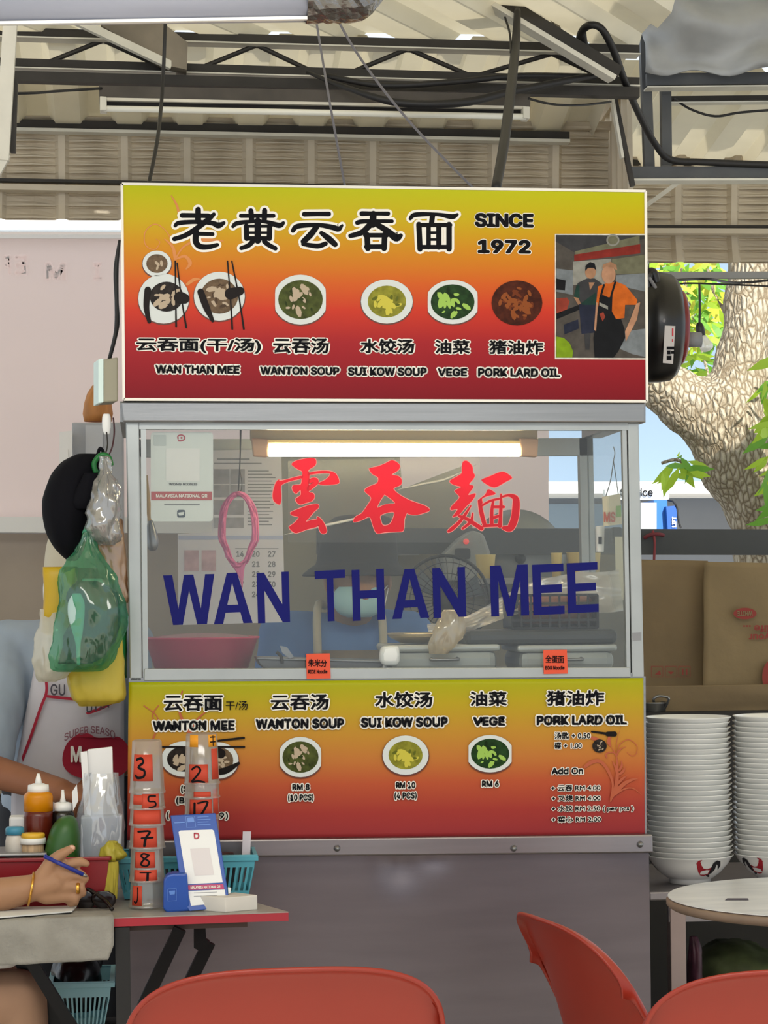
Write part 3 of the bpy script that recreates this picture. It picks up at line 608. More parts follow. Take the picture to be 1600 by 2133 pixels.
dish(fc, os_, 626, 624, 58, 52, greens, pale_bit, cut=53, nb=7, frx=0.8, fry=0.78, seed=6)
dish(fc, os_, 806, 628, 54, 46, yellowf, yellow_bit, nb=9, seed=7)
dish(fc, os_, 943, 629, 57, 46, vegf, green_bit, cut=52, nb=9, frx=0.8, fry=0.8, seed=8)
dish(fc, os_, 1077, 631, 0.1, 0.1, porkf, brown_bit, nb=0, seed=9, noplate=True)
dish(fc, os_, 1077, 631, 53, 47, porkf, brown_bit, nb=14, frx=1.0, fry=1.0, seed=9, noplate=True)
# flourishes
flo = M('orange_flourish', 'CE7A1C', rough=0.4); flo2 = M('rust_flourish', 'B4532A', rough=0.4)
def flourish(parent, mp, ss, mat, org=(0, 0), sc=1): obj('flourish', join(*[place(strokev(s_), org, sc, mp, 0.00012+i*1e-5) for i, s_ in enumerate(ss)]), mat, parent)
flourish(fc, os_, [[(357, 408, 2), (370, 432, 5), (372, 460, 2)], [(364, 540, 4), (352, 490, 2), (325, 467, 2), (303, 482, 2), (303, 510, 2), (322, 520, 2), (333, 505, 1.5), (325, 498, 1)], [(366, 540, 5), (360, 515, 6), (343, 498, 2)],
 [(366, 538, 3), (385, 512, 4), (420, 500, 8), (465, 502, 2)], [(366, 540, 3), (385, 534, 6), (396, 548, 8), (388, 560, 3)], [(390, 592, 6), (405, 582, 7), (420, 582, 1)]], flo)
# printed photograph of two people on the sign
ph = [(1158, 490), (1343, 490), (1345, 746), (1158, 745)]
PHM = [M('photo_'+c, c, rough=0.5, spec=0.1, var=0.25, scale=50) for c in ('4F4A45', 'E8E2D6', '6B6A55', '7E2A22', '8C8B83', '16171A', '1F3A33', '25293A', 'B08468', 'C4601E', '8C3A2C', '7C9A1C', '3A3A3C', '767C80', 'A0785C')]
def ppoly(l, k, lift, org=(1140, 470), sc=0.1375): return idx(place(polyv(l), org, sc, os_, lift), k)
pp = [idx(place(polyv([(1156, 487), (1345, 487), (1347, 749), (1156, 748)]), (0, 0), 1, os_, 0.0003), 1), idx(place(polyv(ph), (0, 0), 1, os_, 0.0006), 0),
 ppoly([(130,140),(1480,150),(1480,200),(400,400),(130,240)], 12, 0.0008), ppoly([(420,390),(1400,150),(1400,290),(420,440)], 2, 0.001), ppoly([(410,440),(1410,280),(1410,420),(410,540)], 3, 0.0011),
 ppoly(ell(995, 220, 100, 90), 4, 0.0013), ppoly(ell(995, 220, 75, 65), 2, 0.0014), ppoly([(390,545),(970,500),(970,900),(390,900)], 4, 0.001), ppoly([(980,510),(1490,440),(1490,720),(980,740)], 2, 0.001), ppoly([(1040,750),(1490,720),(1490,1000),(1040,900)], 13, 0.0011),
 ppoly([(140,650),(390,680),(390,1050),(140,1000)], 13, 0.001), ppoly([(140,800),(280,830),(270,980),(140,970)], 5, 0.0011), ppoly([(140,1100),(300,1090),(340,1150),(280,1330),(140,1330)], 10, 0.0012), ppoly([(140,1330),(480,1200),(520,1260),(140,1420)], 5, 0.0012),
 ppoly([(1060,1620),(1490,1560),(1490,1990),(1300,1950),(1060,1850)], 13, 0.001), ppoly([(250,1500),(470,1420),(480,1560),(260,1650)], 7, 0.0011),
 ppoly([(140,1680),(250,1700),(340,1780),(390,1900),(380,2000),(140,2000)], 11, 0.0014),
 # person in the dark vest
 ppoly(ell(655, 700, 82, 105), 14, 0.0018), ppoly([(575,690),(580,610),(650,550),(720,575),(745,680),(700,640),(620,640)], 5, 0.0019), ppoly([(460,870),(600,800),(720,800),(830,880),(760,1180),(500,1180),(440,1000)], 12, 0.0016), ppoly([(450,890),(490,900),(490,1100),(400,1080)], 6, 0.0017), ppoly([(520,1170),(740,1010),(740,1200),(530,1200)], 6, 0.00175),
 ppoly([(630,860),(720,860),(650,980)], 14, 0.0018), ppoly([(480,1190),(730,1190),(730,1620),(520,1640)], 7, 0.0016), ppoly([(400,1080),(470,1090),(510,1180),(470,1200)], 14, 0.0016), ppoly([(560,1640),(660,1620),(640,1880),(580,1880)], 12, 0.0016),
 # person in the orange shirt
 ppoly(ell(930, 740, 105, 140), 8, 0.0022), ppoly([(830,650),(850,590),(960,545),(1050,600),(1060,680),(1000,640),(900,620)], 14, 0.0023), ppoly([(770,920),(900,870),(1050,850),(1180,900),(1370,1130),(1350,1200),(1180,1200),(1170,1400),(1020,1420),(740,1200)], 9, 0.002), ppoly([(790,1100),(840,1050),(940,1090),(990,1030),(980,1300),(1040,1410),(1120,1420),(1170,1560),(1180,1700),(1080,1900),(1000,2000),(720,2000),(700,1700),(740,1500)], 5, 0.0024),
 idx(place(strokev([(800, 1110, 30), (860, 900, 30)]), (1140, 470), 0.1375, os_, 0.0025), 5), idx(place(strokev([(970, 1060, 30), (1030, 860, 30)]), (1140, 470), 0.1375, os_, 0.0025), 5), ppoly([(1350,1180),(1410,1160),(1360,1420),(1270,1600),(1190,1760),(1180,1600),(1260,1420)], 8, 0.0023), ppoly([(740,1160),(770,1170),(740,1600),(710,1580)], 8, 0.0025), ppoly([(790,1340),(850,1310),(880,1380),(840,1450)], 10, 0.0026), ppoly([(790,1160),(920,1220),(920,1270),(790,1210)], 4, 0.0026)]
obj('photo_print', join(*pp), PHM, fc)
# ------------------------------------------------------------------ vinyl menu banner under the glass
bn = thing('menu_banner', 'vinyl price banner with dish photographs stuck below the glass of the stall', 'menu banner', tuple(P(800, 1745, -0.004)))
bz0, bz1 = P(800, 1745, -0.004).z, P(800, 1412, -0.004).z
BST = [(0.0, '942E32'), (0.16, 'A2352E'), (0.34, 'B8522F'), (0.5, 'C07632'), (0.68, 'BF8D2A'), (0.84, 'B69E18'), (1.0, 'A0A600')]
banner_print = ramp('banner_print', BST, bz0, bz1, rough=0.4, spec=0.2)
V, Fc = [], []; nx, nz = 120, 30
cs = [P(268, 1421, 0), P(1345, 1412, 0), P(1349, 1741, 0), P(265, 1750, 0)]
for j in range(nz+1):
    for i in range(nx+1):
        u, v = i/nx, j/nz; p = cs[0].lerp(cs[1], u).lerp(cs[3].lerp(cs[2], u), v)
        y = -0.004-0.0022*(0.5+0.5*math.sin(u*23+v*2))*(1-v)-0.0012*noise.noise(Vector((u*6, v*3, 5)))
        if u > 0.992: y += (u-0.992)*1.2
        V.append((p.x, y, p.z))
for j in range(nz):
    for i in range(nx): Fc.append((j*(nx+1)+i, (j+1)*(nx+1)+i, (j+1)*(nx+1)+i+1, j*(nx+1)+i+1))
bf = obj('printed_face', (V, Fc), banner_print, bn, smooth=True, solid=0.0006)
ob = on(-0.0085)
BL = [('云吞面', (341, 1448, 464, 1481), 0.028, 0.07), ('干/汤', (470, 1460, 516, 1479), 0.01, 0.0), ('云吞汤', (564, 1446, 685, 1479), 0.028, 0.07), ('水饺汤', (781, 1441, 901, 1474), 0.028, 0.07), ('油菜', (979, 1440, 1056, 1471), 0.028, 0.07), ('猪油炸', (1139, 1438, 1259, 1470), 0.028, 0.07),
 ('WANTON MEE', (318, 1501, 489, 1522), 0.035, 0.09), ('WANTON SOUP', (533, 1497, 717, 1518), 0.035, 0.09), ('SUI KOW SOUP', (752, 1494, 933, 1515), 0.035, 0.09), ('VEGE', (986, 1493, 1052, 1512), 0.035, 0.09), ('PORK LARD OIL', (1118, 1490, 1306, 1510), 0.035, 0.09),
 ('RM 8', (609, 1633, 645, 1646), 0.02, 0.1), ('(10 PCS)', (600, 1654, 653, 1670), 0.02, 0.1), ('RM 10', (825, 1629, 865, 1642), 0.02, 0.1), ('(4 PCS)', (822, 1650, 868, 1666), 0.02, 0.1), ('RM 6', (1004, 1626, 1039, 1639), 0.02, 0.1),
 ('(S)', (377, 1636, 397, 1652), 0.02, 0.1), ('(B)', (367, 1660, 390, 1676), 0.02, 0.1), ('(', (347, 1690, 352, 1708), 0.01, 0.08), ('9)', (456, 1692, 475, 1708), 0.01, 0.08),
 ('汤匙 + 0.50', (1155, 1525, 1230, 1540), 0.02, 0.09), ('碟 + 1.00', (1155, 1546, 1212, 1560), 0.02, 0.09), ('Add On', (1149, 1599, 1215, 1613), 0.02, 0.08),
 ('+ 云吞 RM 4.00', (1148, 1635, 1251, 1648), 0.02, 0.09), ('+ 叉烧 RM 4.00', (1149, 1656, 1251, 1669), 0.02, 0.09), ('+ 水饺 RM 2.50 ( per pcs )', (1149, 1677, 1320, 1692), 0.02, 0.09), ('+ 菜心 RM 2.00', (1149, 1700, 1252, 1713), 0.02, 0.09)]
for s_, b_, bo, ou in BL: obj('lettering', textv(s_, b_, ob, bo, ou), BW, bf)
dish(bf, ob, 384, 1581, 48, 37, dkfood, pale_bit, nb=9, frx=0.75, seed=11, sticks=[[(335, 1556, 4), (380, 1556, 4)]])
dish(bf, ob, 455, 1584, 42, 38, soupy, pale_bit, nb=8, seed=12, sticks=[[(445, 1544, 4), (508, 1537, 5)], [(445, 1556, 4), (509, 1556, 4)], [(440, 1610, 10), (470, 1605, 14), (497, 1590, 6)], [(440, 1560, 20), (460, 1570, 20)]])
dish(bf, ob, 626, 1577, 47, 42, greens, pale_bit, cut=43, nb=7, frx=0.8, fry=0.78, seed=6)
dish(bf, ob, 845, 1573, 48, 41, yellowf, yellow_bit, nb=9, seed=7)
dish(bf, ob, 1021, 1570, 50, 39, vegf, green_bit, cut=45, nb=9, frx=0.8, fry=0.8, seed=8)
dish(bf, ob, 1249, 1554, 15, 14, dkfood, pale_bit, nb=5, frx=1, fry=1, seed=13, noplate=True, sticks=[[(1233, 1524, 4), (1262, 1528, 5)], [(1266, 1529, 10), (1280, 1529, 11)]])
og2 = (1100, 1500); s2 = 0.15625
flourish(bf, ob, [[(1100,1080,20),(1170,900,50),(1190,700,40),(1180,500,15),(1120,370,8)], [(1180,500,12),(1180,300,8),(1240,90,3)], [(1190,470,10),(1220,330,10),(1340,260,10),(1450,340,10),(1440,450,8),(1380,475,8),(1320,430,6)], [(1180,460,14),(1120,430,14),(1040,450,16),(1050,500,20)],
 [(1190,460,10),(1230,390,14),(1300,355,6)], [(1100,1050,15),(1130,850,30),(1060,660,40),(960,550,45),(850,560,50),(760,620,40)], [(1190,800,10),(1170,640,30),(1120,540,4)], [(1220,670,30),(1250,600,30),(1240,540,4)], [(1200,730,25),(1260,690,35),(1295,630,4)], [(1190,860,25),(1250,790,35),(1325,735,4)], [(1150,980,60),(1280,850,50),(1400,790,30),(1460,785,6)], [(1150,1000,25),(1280,920,20),(1400,910,14),(1520,1000,4)]], flo2, og2, s2)
flourish(bf, ob, [[(850, 235, 40), (880, 245, 50), (950, 250, 10)], [(1090, 220, 30), (1075, 290, 50), (1110, 360, 10)]], flo2, og2, s2)
flourish(bf, ob, [[(330, 1470, 2), (318, 1490, 2), (330, 1520, 2)], [(380, 1440, 3), (372, 1470, 3), (380, 1500, 6), (396, 1530, 6)], [(395, 1530, 6), (410, 1500, 4), (432, 1480, 2)], [(310, 1560, 4), (330, 1500, 2), (300, 1470, 2)]], flo2)
# ------------------------------------------------------------------ overhead lamp, cables
t = thing('tube_light', 'long unlit fluorescent tube light hanging under the truss above the sign', 'tube light', tuple(P(655, 200, 1.12)))
obj('housing', slabv([(206, 178), (1105, 196), (1104, 244), (1096, 222), (216, 204), (215, 228), (208, 228)], 1.12, 0.06), M('dusty_lamp_housing', '4A443E', rough=0.6, var=0.35, scale=12), t)
obj('reflector', slabv([(220, 203), (1095, 221), (1095, 227), (220, 209)], 1.112, 0.05), M('lamp_reflector', 'D4CFC2', rough=0.4, var=0.15), t)
obj('shade_strip', slabv([(222, 209), (1093, 227), (1093, 238), (222, 220)], 1.13, 0.03), M('gap_shade', '1A1614', rough=0.8), t)  # dark slab painted as the shade between reflector and tube
obj('end_cap', slabv([(208, 200), (222, 201), (222, 230), (208, 230)], 1.09, 0.05), pale_steel, t, bevel=0.002)
obj('end_cap', slabv([(1090, 221), (1104, 222), (1104, 247), (1090, 246)], 1.09, 0.05), pale_steel, t, bevel=0.002)
obj('tube', tubev([P(216, 226, 1.1), P(1096, 243, 1.1)], 0.0085, 16), M('unlit_tube', 'F0EEE2', rough=0.25), t, smooth=True)
def cable(name, label, pts, r, mat, cat_='cable', **k): return tag(obj(name, tubev(pts, r, 8, **k), mat, None, smooth=True), label, cat_)
cable('cable', 'black cable running straight down behind the left part of the sign', [P(346, -30, 0.35), P(344, 60, 0.3), P(338, 190, 0.28), P(328, 290, 0.15), P(308, 392, 0.03)], 0.0045, black_rubber)
cable('stay_wire', 'thin grey stay wire ending near the middle of the sign top', [P(655, 20, 0.3), P(668, 100, 0.25), P(690, 230, 0.1), P(719, 390, 0.03)], 0.0028, grey_cable, 'wire')
cable('stay_wire', 'thin grey stay wire slanting right towards the SINCE lettering', [P(668, -30, 0.5), P(740, 105, 0.4), P(850, 250, 0.2), P(990, 396, 0.03)], 0.0032, grey_cable, 'wire')
t = thing('conduit', 'black cable conduit dropping from the rafter to the sign top', 'conduit', tuple(P(1060, 200, 0.5)))
obj('sleeve', tubev([P(1078, 20, 1.0), P(1074, 95, 0.9), P(1064, 190, 0.6), P(1050, 300, 0.25), P(1033, 394, 0.03)], [0.009, 0.012, 0.013, 0.0125, 0.0115], 10), black_rubber, t, smooth=True)
obj('side_wire', tubev([P(1052, 36, 1.0), P(1062, 70, 0.95), P(1064, 110, 0.85)], 0.003, 6), black_rubber, t, smooth=True)
cable('cable_bundle', 'thick black cable bundle sagging below the truss', [P(640, 150, 1.15), P(720, 182, 1.05), P(830, 214, 1.0), P(960, 214, 1.0), P(1060, 192, 1.05), P(1180, 168, 1.1), P(1262, 152, 1.15)], [0.005, 0.008, 0.0115, 0.012, 0.011, 0.010, 0.008], black_rubber, 'cable')
cable('cable', 'thin black cable lying along the truss bottom towards the right', [P(680, 158, 1.16), P(800, 178, 1.12), P(950, 170, 1.12), P(1080, 158, 1.15), P(1240, 160, 1.18)], 0.009, black_rubber)
cable('cable', 'black hose cable looping over the corner and along the right beam', [P(1205, 100, 1.2), P(1212, 66, 1.1), P(1232, 52, 1.05), P(1255, 62, 1.05), P(1278, 105, 1.1), P(1300, 165, 1.2), P(1330, 235, 1.35), P(1362, 295, 1.45), P(1396, 332, 1.5), P(1470, 338, 1.52), P(1640, 345, 1.52)], [0.011]*5+[0.0105]*6, black_rubber)
cable('cable', 'short black cable bending down from the loop to the corner post', [P(1214, 68, 1.12), P(1222, 100, 1.15), P(1255, 128, 1.2), P(1275, 150, 1.25)], 0.010, black_rubber)
cable('cable', 'thin black wire drooping from the tube light to the corner post', [P(1100, 205, 1.12), P(1150, 217, 1.15), P(1210, 219, 1.2), P(1272, 212, 1.35)], 0.0035, black_rubber)
cable('cable', 'thin black wire drooping below the dark beam at the right edge', [P(1405, 206, 1.68), P(1440, 228, 1.65), P(1490, 242, 1.65), P(1545, 234, 1.66), P(1650, 226, 1.66)], 0.004, black_rubber)
cable('cable', 'thin black wire from the left post to the tube light', [P(-60, 195, 0.9), P(60, 194, 0.95), P(130, 189, 1.05), P(212, 184, 1.12)], 0.004, black_rubber)
cable('cable', 'black ribbon cable hanging beside the left edge of the sign', [P(249, 500, 0.06), P(242, 560, 0.06), P(243, 625, 0.06), P(244, 670, 0.07), P(240, 700, 0.08), P(228, 748, 0.09)], [0.003, 0.006, 0.005, 0.006, 0.005, 0.0045], black_rubber)
# ------------------------------------------------------------------ things behind, right of the sign
t = thing('cable_reel', 'black and red plastic cable reel hanging behind the right end of the sign', 'cable reel', tuple(P(1375, 680, 0.3)))
c = P(1345, 682, 0.3); m_ = mpp(0.3)
blk = M('glossy_black', '0E0D0F', rough=0.3); redr = M('dark_red_plastic', '6E1418', rough=0.3)
ry = 116*m_
obj('drum', lathev([(0.0001, -0.02), (ry*0.92, -0.02), (ry, 0.01), (ry, 28*m_), (ry*0.97, 50*m_), (ry*0.88, 62*m_), (ry*0.5, 66*m_), (0.0001, 66*m_)], c, 48, 'X'), blk, t, smooth=True)
obj('side_disc', lathev([(ry*0.70, 60*m_), (ry*0.72, 70*m_), (ry*0.66, 78*m_), (ry*0.3, 82*m_), (0.0001, 82*m_)], c, 48, 'X'), redr, t, smooth=True)
obj('hub', lathev([(16*m_, 80*m_), (16*m_, 118*m_), (0.0001, 118*m_)], c+Vector((0, 0, -0.03)), 20, 'X'), M('grey_hub', '7C7E82', rough=0.5), t, smooth=True)
obj('handle', tubev([P(1352, 640, 0.22), P(1350, 580, 0.22), P(1360, 568, 0.22), P(1368, 590, 0.22), P(1378, 618, 0.22), P(1384, 640, 0.21), P(1386, 660, 0.19)], [0.014, 0.014, 0.012, 0.011, 0.012, 0.014, 0.013], 10), blk, t, smooth=True)
obj('grip_pipe', tubev([P(1352, 578, 0.205), P(1366, 600, 0.2), P(1382, 628, 0.19), P(1385, 655, 0.175), P(1382, 672, 0.165)], 0.0045, 8), M('grey_hose', '77777C', rough=0.4), t, smooth=True)
yl = 0.3-ry*1.004
lab = obj('label', slabv([(1385, 678), (1407, 679), (1402, 758), (1381, 756)], yl, 0.001), M('silver_label', 'B9B3B0', rough=0.4, metal=0.2), t)
obj('lettering', join(*[slabv(rect(*r_), yl-0.001, 0.0006) for r_ in ((1389, 722, 1405, 728), (1390, 730, 1397, 738), (1398, 731, 1405, 737), (1389, 741, 1399, 750))]), black_ink, lab)
obj('lettering', join(*[slabv(rect(*r_), yl-0.001, 0.0006) for r_ in ((1400, 684, 1403, 700), (1400, 706, 1402, 712))]), red, lab)
obj('hook', tubev([P(1350, 566, 0.22), P(1351, 550, 0.2), P(1347, 540, 0.1)], 0.002, 6), steel, t)
t = thing('hanging_bulb', 'clear glass bulb in a black holder hanging against the tree', 'light bulb', tuple(P(1460, 580, 1.5)))
obj('cord', tubev([P(1457, 592, 1.5), P(1458, 640, 1.5), P(1457, 676, 1.5)], 0.0035, 8), black_rubber, t)
obj('holder', tubev([P(1457, 672, 1.5), P(1458, 682, 1.5), P(1462, 702, 1.5)], [0.007, 0.013, 0.012], 12), black_plastic, t, smooth=True)
bd = (P(1480, 738, 1.5)-P(1462, 702, 1.5)).normalized(); b0_ = P(1461, 700, 1.5)
obj('bulb', tubev([b0_, b0_+bd*0.012, b0_+bd*0.025, b0_+bd*0.036, b0_+bd*0.046, b0_+bd*0.050], [0.012, 0.015, 0.018, 0.020, 0.015, 0.002], 18), clear('bulb_glass', 'FFFFFF', opacity=0.65, gloss=0.2), t, smooth=True)
rail('beam', P(1345, 574, 1.9), P(1760, 573, 1.9), 0.03, 0.02, M('grey_bar', '8C8C8A', rough=0.5))
cable('cable', 'thin black wire sagging under the grey bar in front of the tree', [P(1340, 583, 1.86), P(1400, 584, 1.85), P(1470, 581, 1.5), P(1540, 589, 1.85), P(1650, 578, 1.86)], 0.004, black_rubber)
cable('cable', 'second thin black wire crossing behind the cable reel handle', [P(1345, 604, 1.86), P(1400, 596, 1.85), P(1440, 590, 1.85), P(1620, 597, 1.86)], 0.003, black_rubber)
# ------------------------------------------------------------------ far: shop front, tree
bl = thing('building', 'pale blue-grey shop building across the road behind the tree', 'building', (1.0, 9.2, 0))
obj('wall', slabv([(-2600, 470), (2600, 470), (2600, 1005), (-2600, 1005)], 9.0, 0.3), M('blue_grey_wall', '71869C', rough=0.7, var=0.06, scale=0.6), bl)
obj('canopy', slabv([(-2600, 1003), (2600, 1003), (2600, 1028), (-2600, 1028)], 8.4, 0.6), M('white_canopy', 'FFFFFF', rough=0.6), bl)
obj('shop_front', slabv([(-2600, 1028), (2600, 1028), (2600, 1330), (-2600, 1330)], 9.1, 0.2), M('grey_shop_front', '8A8E95', rough=0.6, var=0.1, scale=1), bl)
obj('cornice', slabv([(-2600, 440), (2600, 440), (2600, 478), (-2600, 478)], 8.9, 0.4), M('white_cornice', 'F4F4F0', rough=0.6), bl)
sb = obj('fascia_sign', slabv(rect(1260, 1019, 1394, 1041), 8.3, 0.06), M('pale_sign', 'E4E8EA', rough=0.4), bl)
obj('lettering', textv('Service', (1292, 1017, 1360, 1034), on(8.29), 0.015, slope=0), black_ink, sb)
for x in (1120, 1230): obj('window', slabv(rect(x, 1050, x+90, 1100), 9.05, 0.05), M('grey_glass', '8CA3B8', rough=0.2), bl)
t = thing('car_lift', 'blue vehicle lift post standing before the grey shop front', 'car lift', tuple(P(1385, 1100, 8.0)))
obj('post', slabv([(1362, 1042), (1390, 1042), (1392, 1120), (1370, 1120)], 8.0, 0.3), M('lift_blue', '2D6FC0', rough=0.4), t)
obj('arm_box', slabv([(1388, 1055), (1411, 1053), (1410, 1120), (1392, 1120)], 7.95, 0.2), M('lift_blue_dark', '2458A8', rough=0.4), t)
obj('lettering', textv('LIFT', (0, 0, 22, 9), lambda x, y, l: P(1400+y, 1098-x, 7.94-l), 0.04, slope=0), white_ink, t)
obj('cabinet', slabv(rect(1335, 1047, 1368, 1120), 7.9, 0.3), M('grey_cabinet', 'A4A8AC', rough=0.5), t)
obj('hose', tubev([P(1392, 1042, 8.0), P(1404, 1046, 7.95), P(1411, 1060, 7.95), P(1414, 1085, 7.95), P(1419, 1100, 7.95)], 0.006, 6), black_rubber, t)
# tree
TY = 4.2
bark = bpy.data.materials.new('bark'); bark.use_nodes = True
nt = bark.node_tree; N = nt.nodes; L = nt.links; b = N['Principled BSDF']; b.inputs['Roughness'].default_value = 0.9
tc = N.new('ShaderNodeTexCoord'); mp = N.new('ShaderNodeMapping'); mp.inputs['Scale'].default_value = (46, 46, 19); L.new(tc.outputs['Object'], mp.inputs[0])
nz = N.new('ShaderNodeTexNoise'); nz.inputs['Scale'].default_value = 0.7; nz.inputs['Detail'].default_value = 6; L.new(mp.outputs[0], nz.inputs[0])
va = N.new('ShaderNodeVectorMath'); va.operation = 'ADD'; L.new(mp.outputs[0], va.inputs[0]); L.new(nz.outputs['Color'], va.inputs[1])
vo = N.new('ShaderNodeTexVoronoi'); vo.feature = 'DISTANCE_TO_EDGE'; vo.inputs['Scale'].default_value = 1.0; L.new(va.outputs[0], vo.inputs[0])
cr = N.new('ShaderNodeValToRGB'); e = cr.color_ramp.elements; e[0].position = 0.0; e[0].color = lin('85765F'); e[1].position = 0.22; e[1].color = lin('CBC2B0'); L.new(vo.outputs[0], cr.inputs[0])
n2 = N.new('ShaderNodeTexNoise'); n2.inputs['Scale'].default_value = 3; n2.inputs['Detail'].default_value = 5; L.new(tc.outputs['Object'], n2.inputs[0])
mx = N.new('ShaderNodeMix'); mx.data_type = 'RGBA'; mx.blend_type = 'MULTIPLY'; L.new(n2.outputs[0], mx.inputs[0]); L.new(cr.outputs[0], mx.inputs[6]); mx.inputs[7].default_value = lin('B8AE96')
L.new(mx.outputs[2], b.inputs['Base Color'])
bp = N.new('ShaderNodeBump'); bp.inputs['Strength'].default_value = 0.9; bp.inputs['Distance'].default_value = 0.03; L.new(vo.outputs[0], bp.inputs['Height']); L.new(bp.outputs[0], b.inputs['Normal'])
tr = thing('tree', 'big forked tree trunk with flaky pale bark beyond the stall on the right', 'tree', (P(1640, 1240, TY).x, TY, 0))
bm = bmesh.new(); k_ = mpp(TY)
limb(bm, [(P(1670, 1750, TY), 125*k_), (P(1650, 1300, TY), 100*k_), (P(1605, 1080, TY), 86*k_), (P(1545, 960, TY), 92*k_), (P(1510, 885, TY), 92*k_), (P(1500, 850, TY), 80*k_)])
limb(bm, [(P(1510, 880, TY), 90*k_), (P(1540, 790, TY), 66*k_), (P(1556, 700, TY), 56*k_), (P(1566, 600, TY), 50*k_), (P(1568, 480, TY), 46*k_), (P(1560, 300, TY), 40*k_)])
limb(bm, [(P(1500, 880, TY), 80*k_), (P(1410, 820, TY), 58*k_), (P(1340, 780, TY), 52*k_), (P(1260, 720, TY), 46*k_), (P(1180, 600, TY), 40*k_)])
limb(bm, [(P(1556, 700, TY+0.1), 16*k_), (P(1500, 640, TY+0.1), 9*k_), (P(1478, 585, TY+0.1), 7*k_), (P(1455, 520, TY+0.1), 6*k_)])
tk = fuse('trunk', bm, bark, tr, voxel=0.022, smooth=6)
for v in tk.data.vertices:
    n_ = noise.fractal(v.co*6, 1.0, 2.0, 4); v.co += v.normal*0.022*n_
leafm = [M('leaf_bright', 'A8C83C', rough=0.5, trans=0.45), M('leaf_yellow', 'D3CF52', rough=0.5, trans=0.45), M('leaf_green', '6FA63C', rough=0.5, trans=0.4)]
def leaves(px0, px1, py0, py1, n, Y, seed, L0=0.10, droop=0.6):
    rnd = random.Random(seed); V, Fc, Mi = [], [], []
    for i in range(n):
        c = P(rnd.uniform(px0, px1), rnd.uniform(py0, py1), Y+rnd.uniform(-0.25, 0.25)); an = rnd.uniform(0, 6.28)
        d = Vector((math.cos(an), 0.5*math.sin(an), -droop+rnd.uniform(-0.5, 0.6))).normalized(); s = d.cross(Vector((rnd.uniform(-1, 1), 1, rnd.uniform(-0.6, 0.6)))).normalized(); l = L0*rnd.uniform(0.7, 1.3)
        nn = d.cross(s); o = len(V)
        for t_, w_, z_ in ((0, 0.01, 0), (0.3, 0.13, 0.03), (0.62, 0.12, 0.02), (1.0, 0.005, -0.06)): V += [c+d*l*t_+s*l*w_+nn*l*z_, c+d*l*t_-s*l*w_+nn*l*z_]
        for q in range(3): Fc.append((o+2*q, o+2*q+1, o+2*q+3, o+2*q+2)); Mi.append(i % 3 if seed % 2 else (0, 0, 2)[i % 3])
    return V, Fc, Mi
obj('foliage', leaves(1385, 1500, 590, 720, 150, TY+0.9, 1), leafm, tr)
obj('foliage', leaves(1375, 1440, 940, 985, 16, TY-0.2, 2, 0.11), leafm, tr)
obj('foliage', leaves(1590, 1690, 740, 1080, 90, TY-0.5, 4, 0.12), leafm, tr)
obj('foliage', leaves(1430, 1475, 730, 800, 30, TY+0.7, 6, 0.12), leafm, tr)
obj('foliage', leaves(1345, 1500, 520, 600, 80, TY+1.2, 3, 0.12), leafm, tr)
for pts in ([P(1440, 975, TY-0.15), P(1410, 958, TY-0.2), P(1378, 965, TY-0.2)], [P(1500, 880, TY+0.5), P(1460, 720, TY+0.8), P(1440, 640, TY+0.9), P(1420, 560, TY+1.1)], [P(1610, 1060, TY), P(1640, 900, TY-0.4), P(1640, 760, TY-0.5)]):
    obj('twig', tubev(pts, 0.007, 6), bark, tr, smooth=True)
# ------------------------------------------------------------------ right: dark beam, cardboard
rail('beam', P(660, 1127, 1.75), P(1760, 1130, 1.75), 0.05, 0.078, M('charcoal_beam', '43474A', rough=0.6, var=0.12, scale=4))
t = thing('red_string', 'short red cord knotted round the charcoal beam above the cardboard', 'cord', tuple(P(1361, 1110, 1.7)))
obj('knot', tubev([P(1342, 1121, 1.71), P(1355, 1114, 1.70), P(1372, 1113, 1.70), P(1382, 1115, 1.71)], 0.006, 8), M('maroon_cord', '6E2A33', rough=0.7), t, smooth=True)
obj('tail', tubev([P(1360, 1105, 1.70), P(1364, 1130, 1.70), P(1363, 1158, 1.70), P(1362, 1186, 1.70)], 0.004, 8), M('maroon_cord2', '8A3A40', rough=0.7), t, smooth=True)
card = M('cardboard', '7E6C50', rough=0.85, var=0.12, scale=5, bump=0.15, bscale=30); card2 = M('cardboard_light', '877556', rough=0.85, var=0.12, scale=5, bump=0.15, bscale=30)
cardred = M('card_print_red', '8E3A34', rough=0.8); tape = clear('brown_tape', '7A5A3A', opacity=0.5, gloss=0.12, rough=0.2)
def sheet(name, px, Y, mat, label, amp=0.02, seed=0, tilt=0.0):
    cs_ = [Vector((x, y, 0)) for x, y in px]; V, Fc = [], []; nx = 24
    for j in range(nx+1):
        for i in range(nx+1):
            u, v = i/nx, j/nz_; c_ = cs_[0].lerp(cs_[1], u).lerp(cs_[3].lerp(cs_[2], u), v); p = P(c_.x, c_.y, Y)
            V.append(p+Vector((0, amp*noise.noise(Vector((u*2.3+seed, v*2.3, seed)))+tilt*v, 0)))
    for j in range(nx):
        for i in range(nx): Fc.append((j*(nx+1)+i, (j+1)*(nx+1)+i, (j+1)*(nx+1)+i+1, j*(nx+1)+i+1))
    o = obj(name, (V, Fc), mat, None, smooth=True, solid=0.005); return tag(o, label, 'cardboard sheet') if label else o
nz_ = 24
s1 = sheet('cardboard_sheet', [(1305, 1165), (1475, 1168), (1478, 1500), (1300, 1500)], 1.50, card, 'brown flattened cardboard sheet with handling symbols hanging right beside the stall', seed=1)
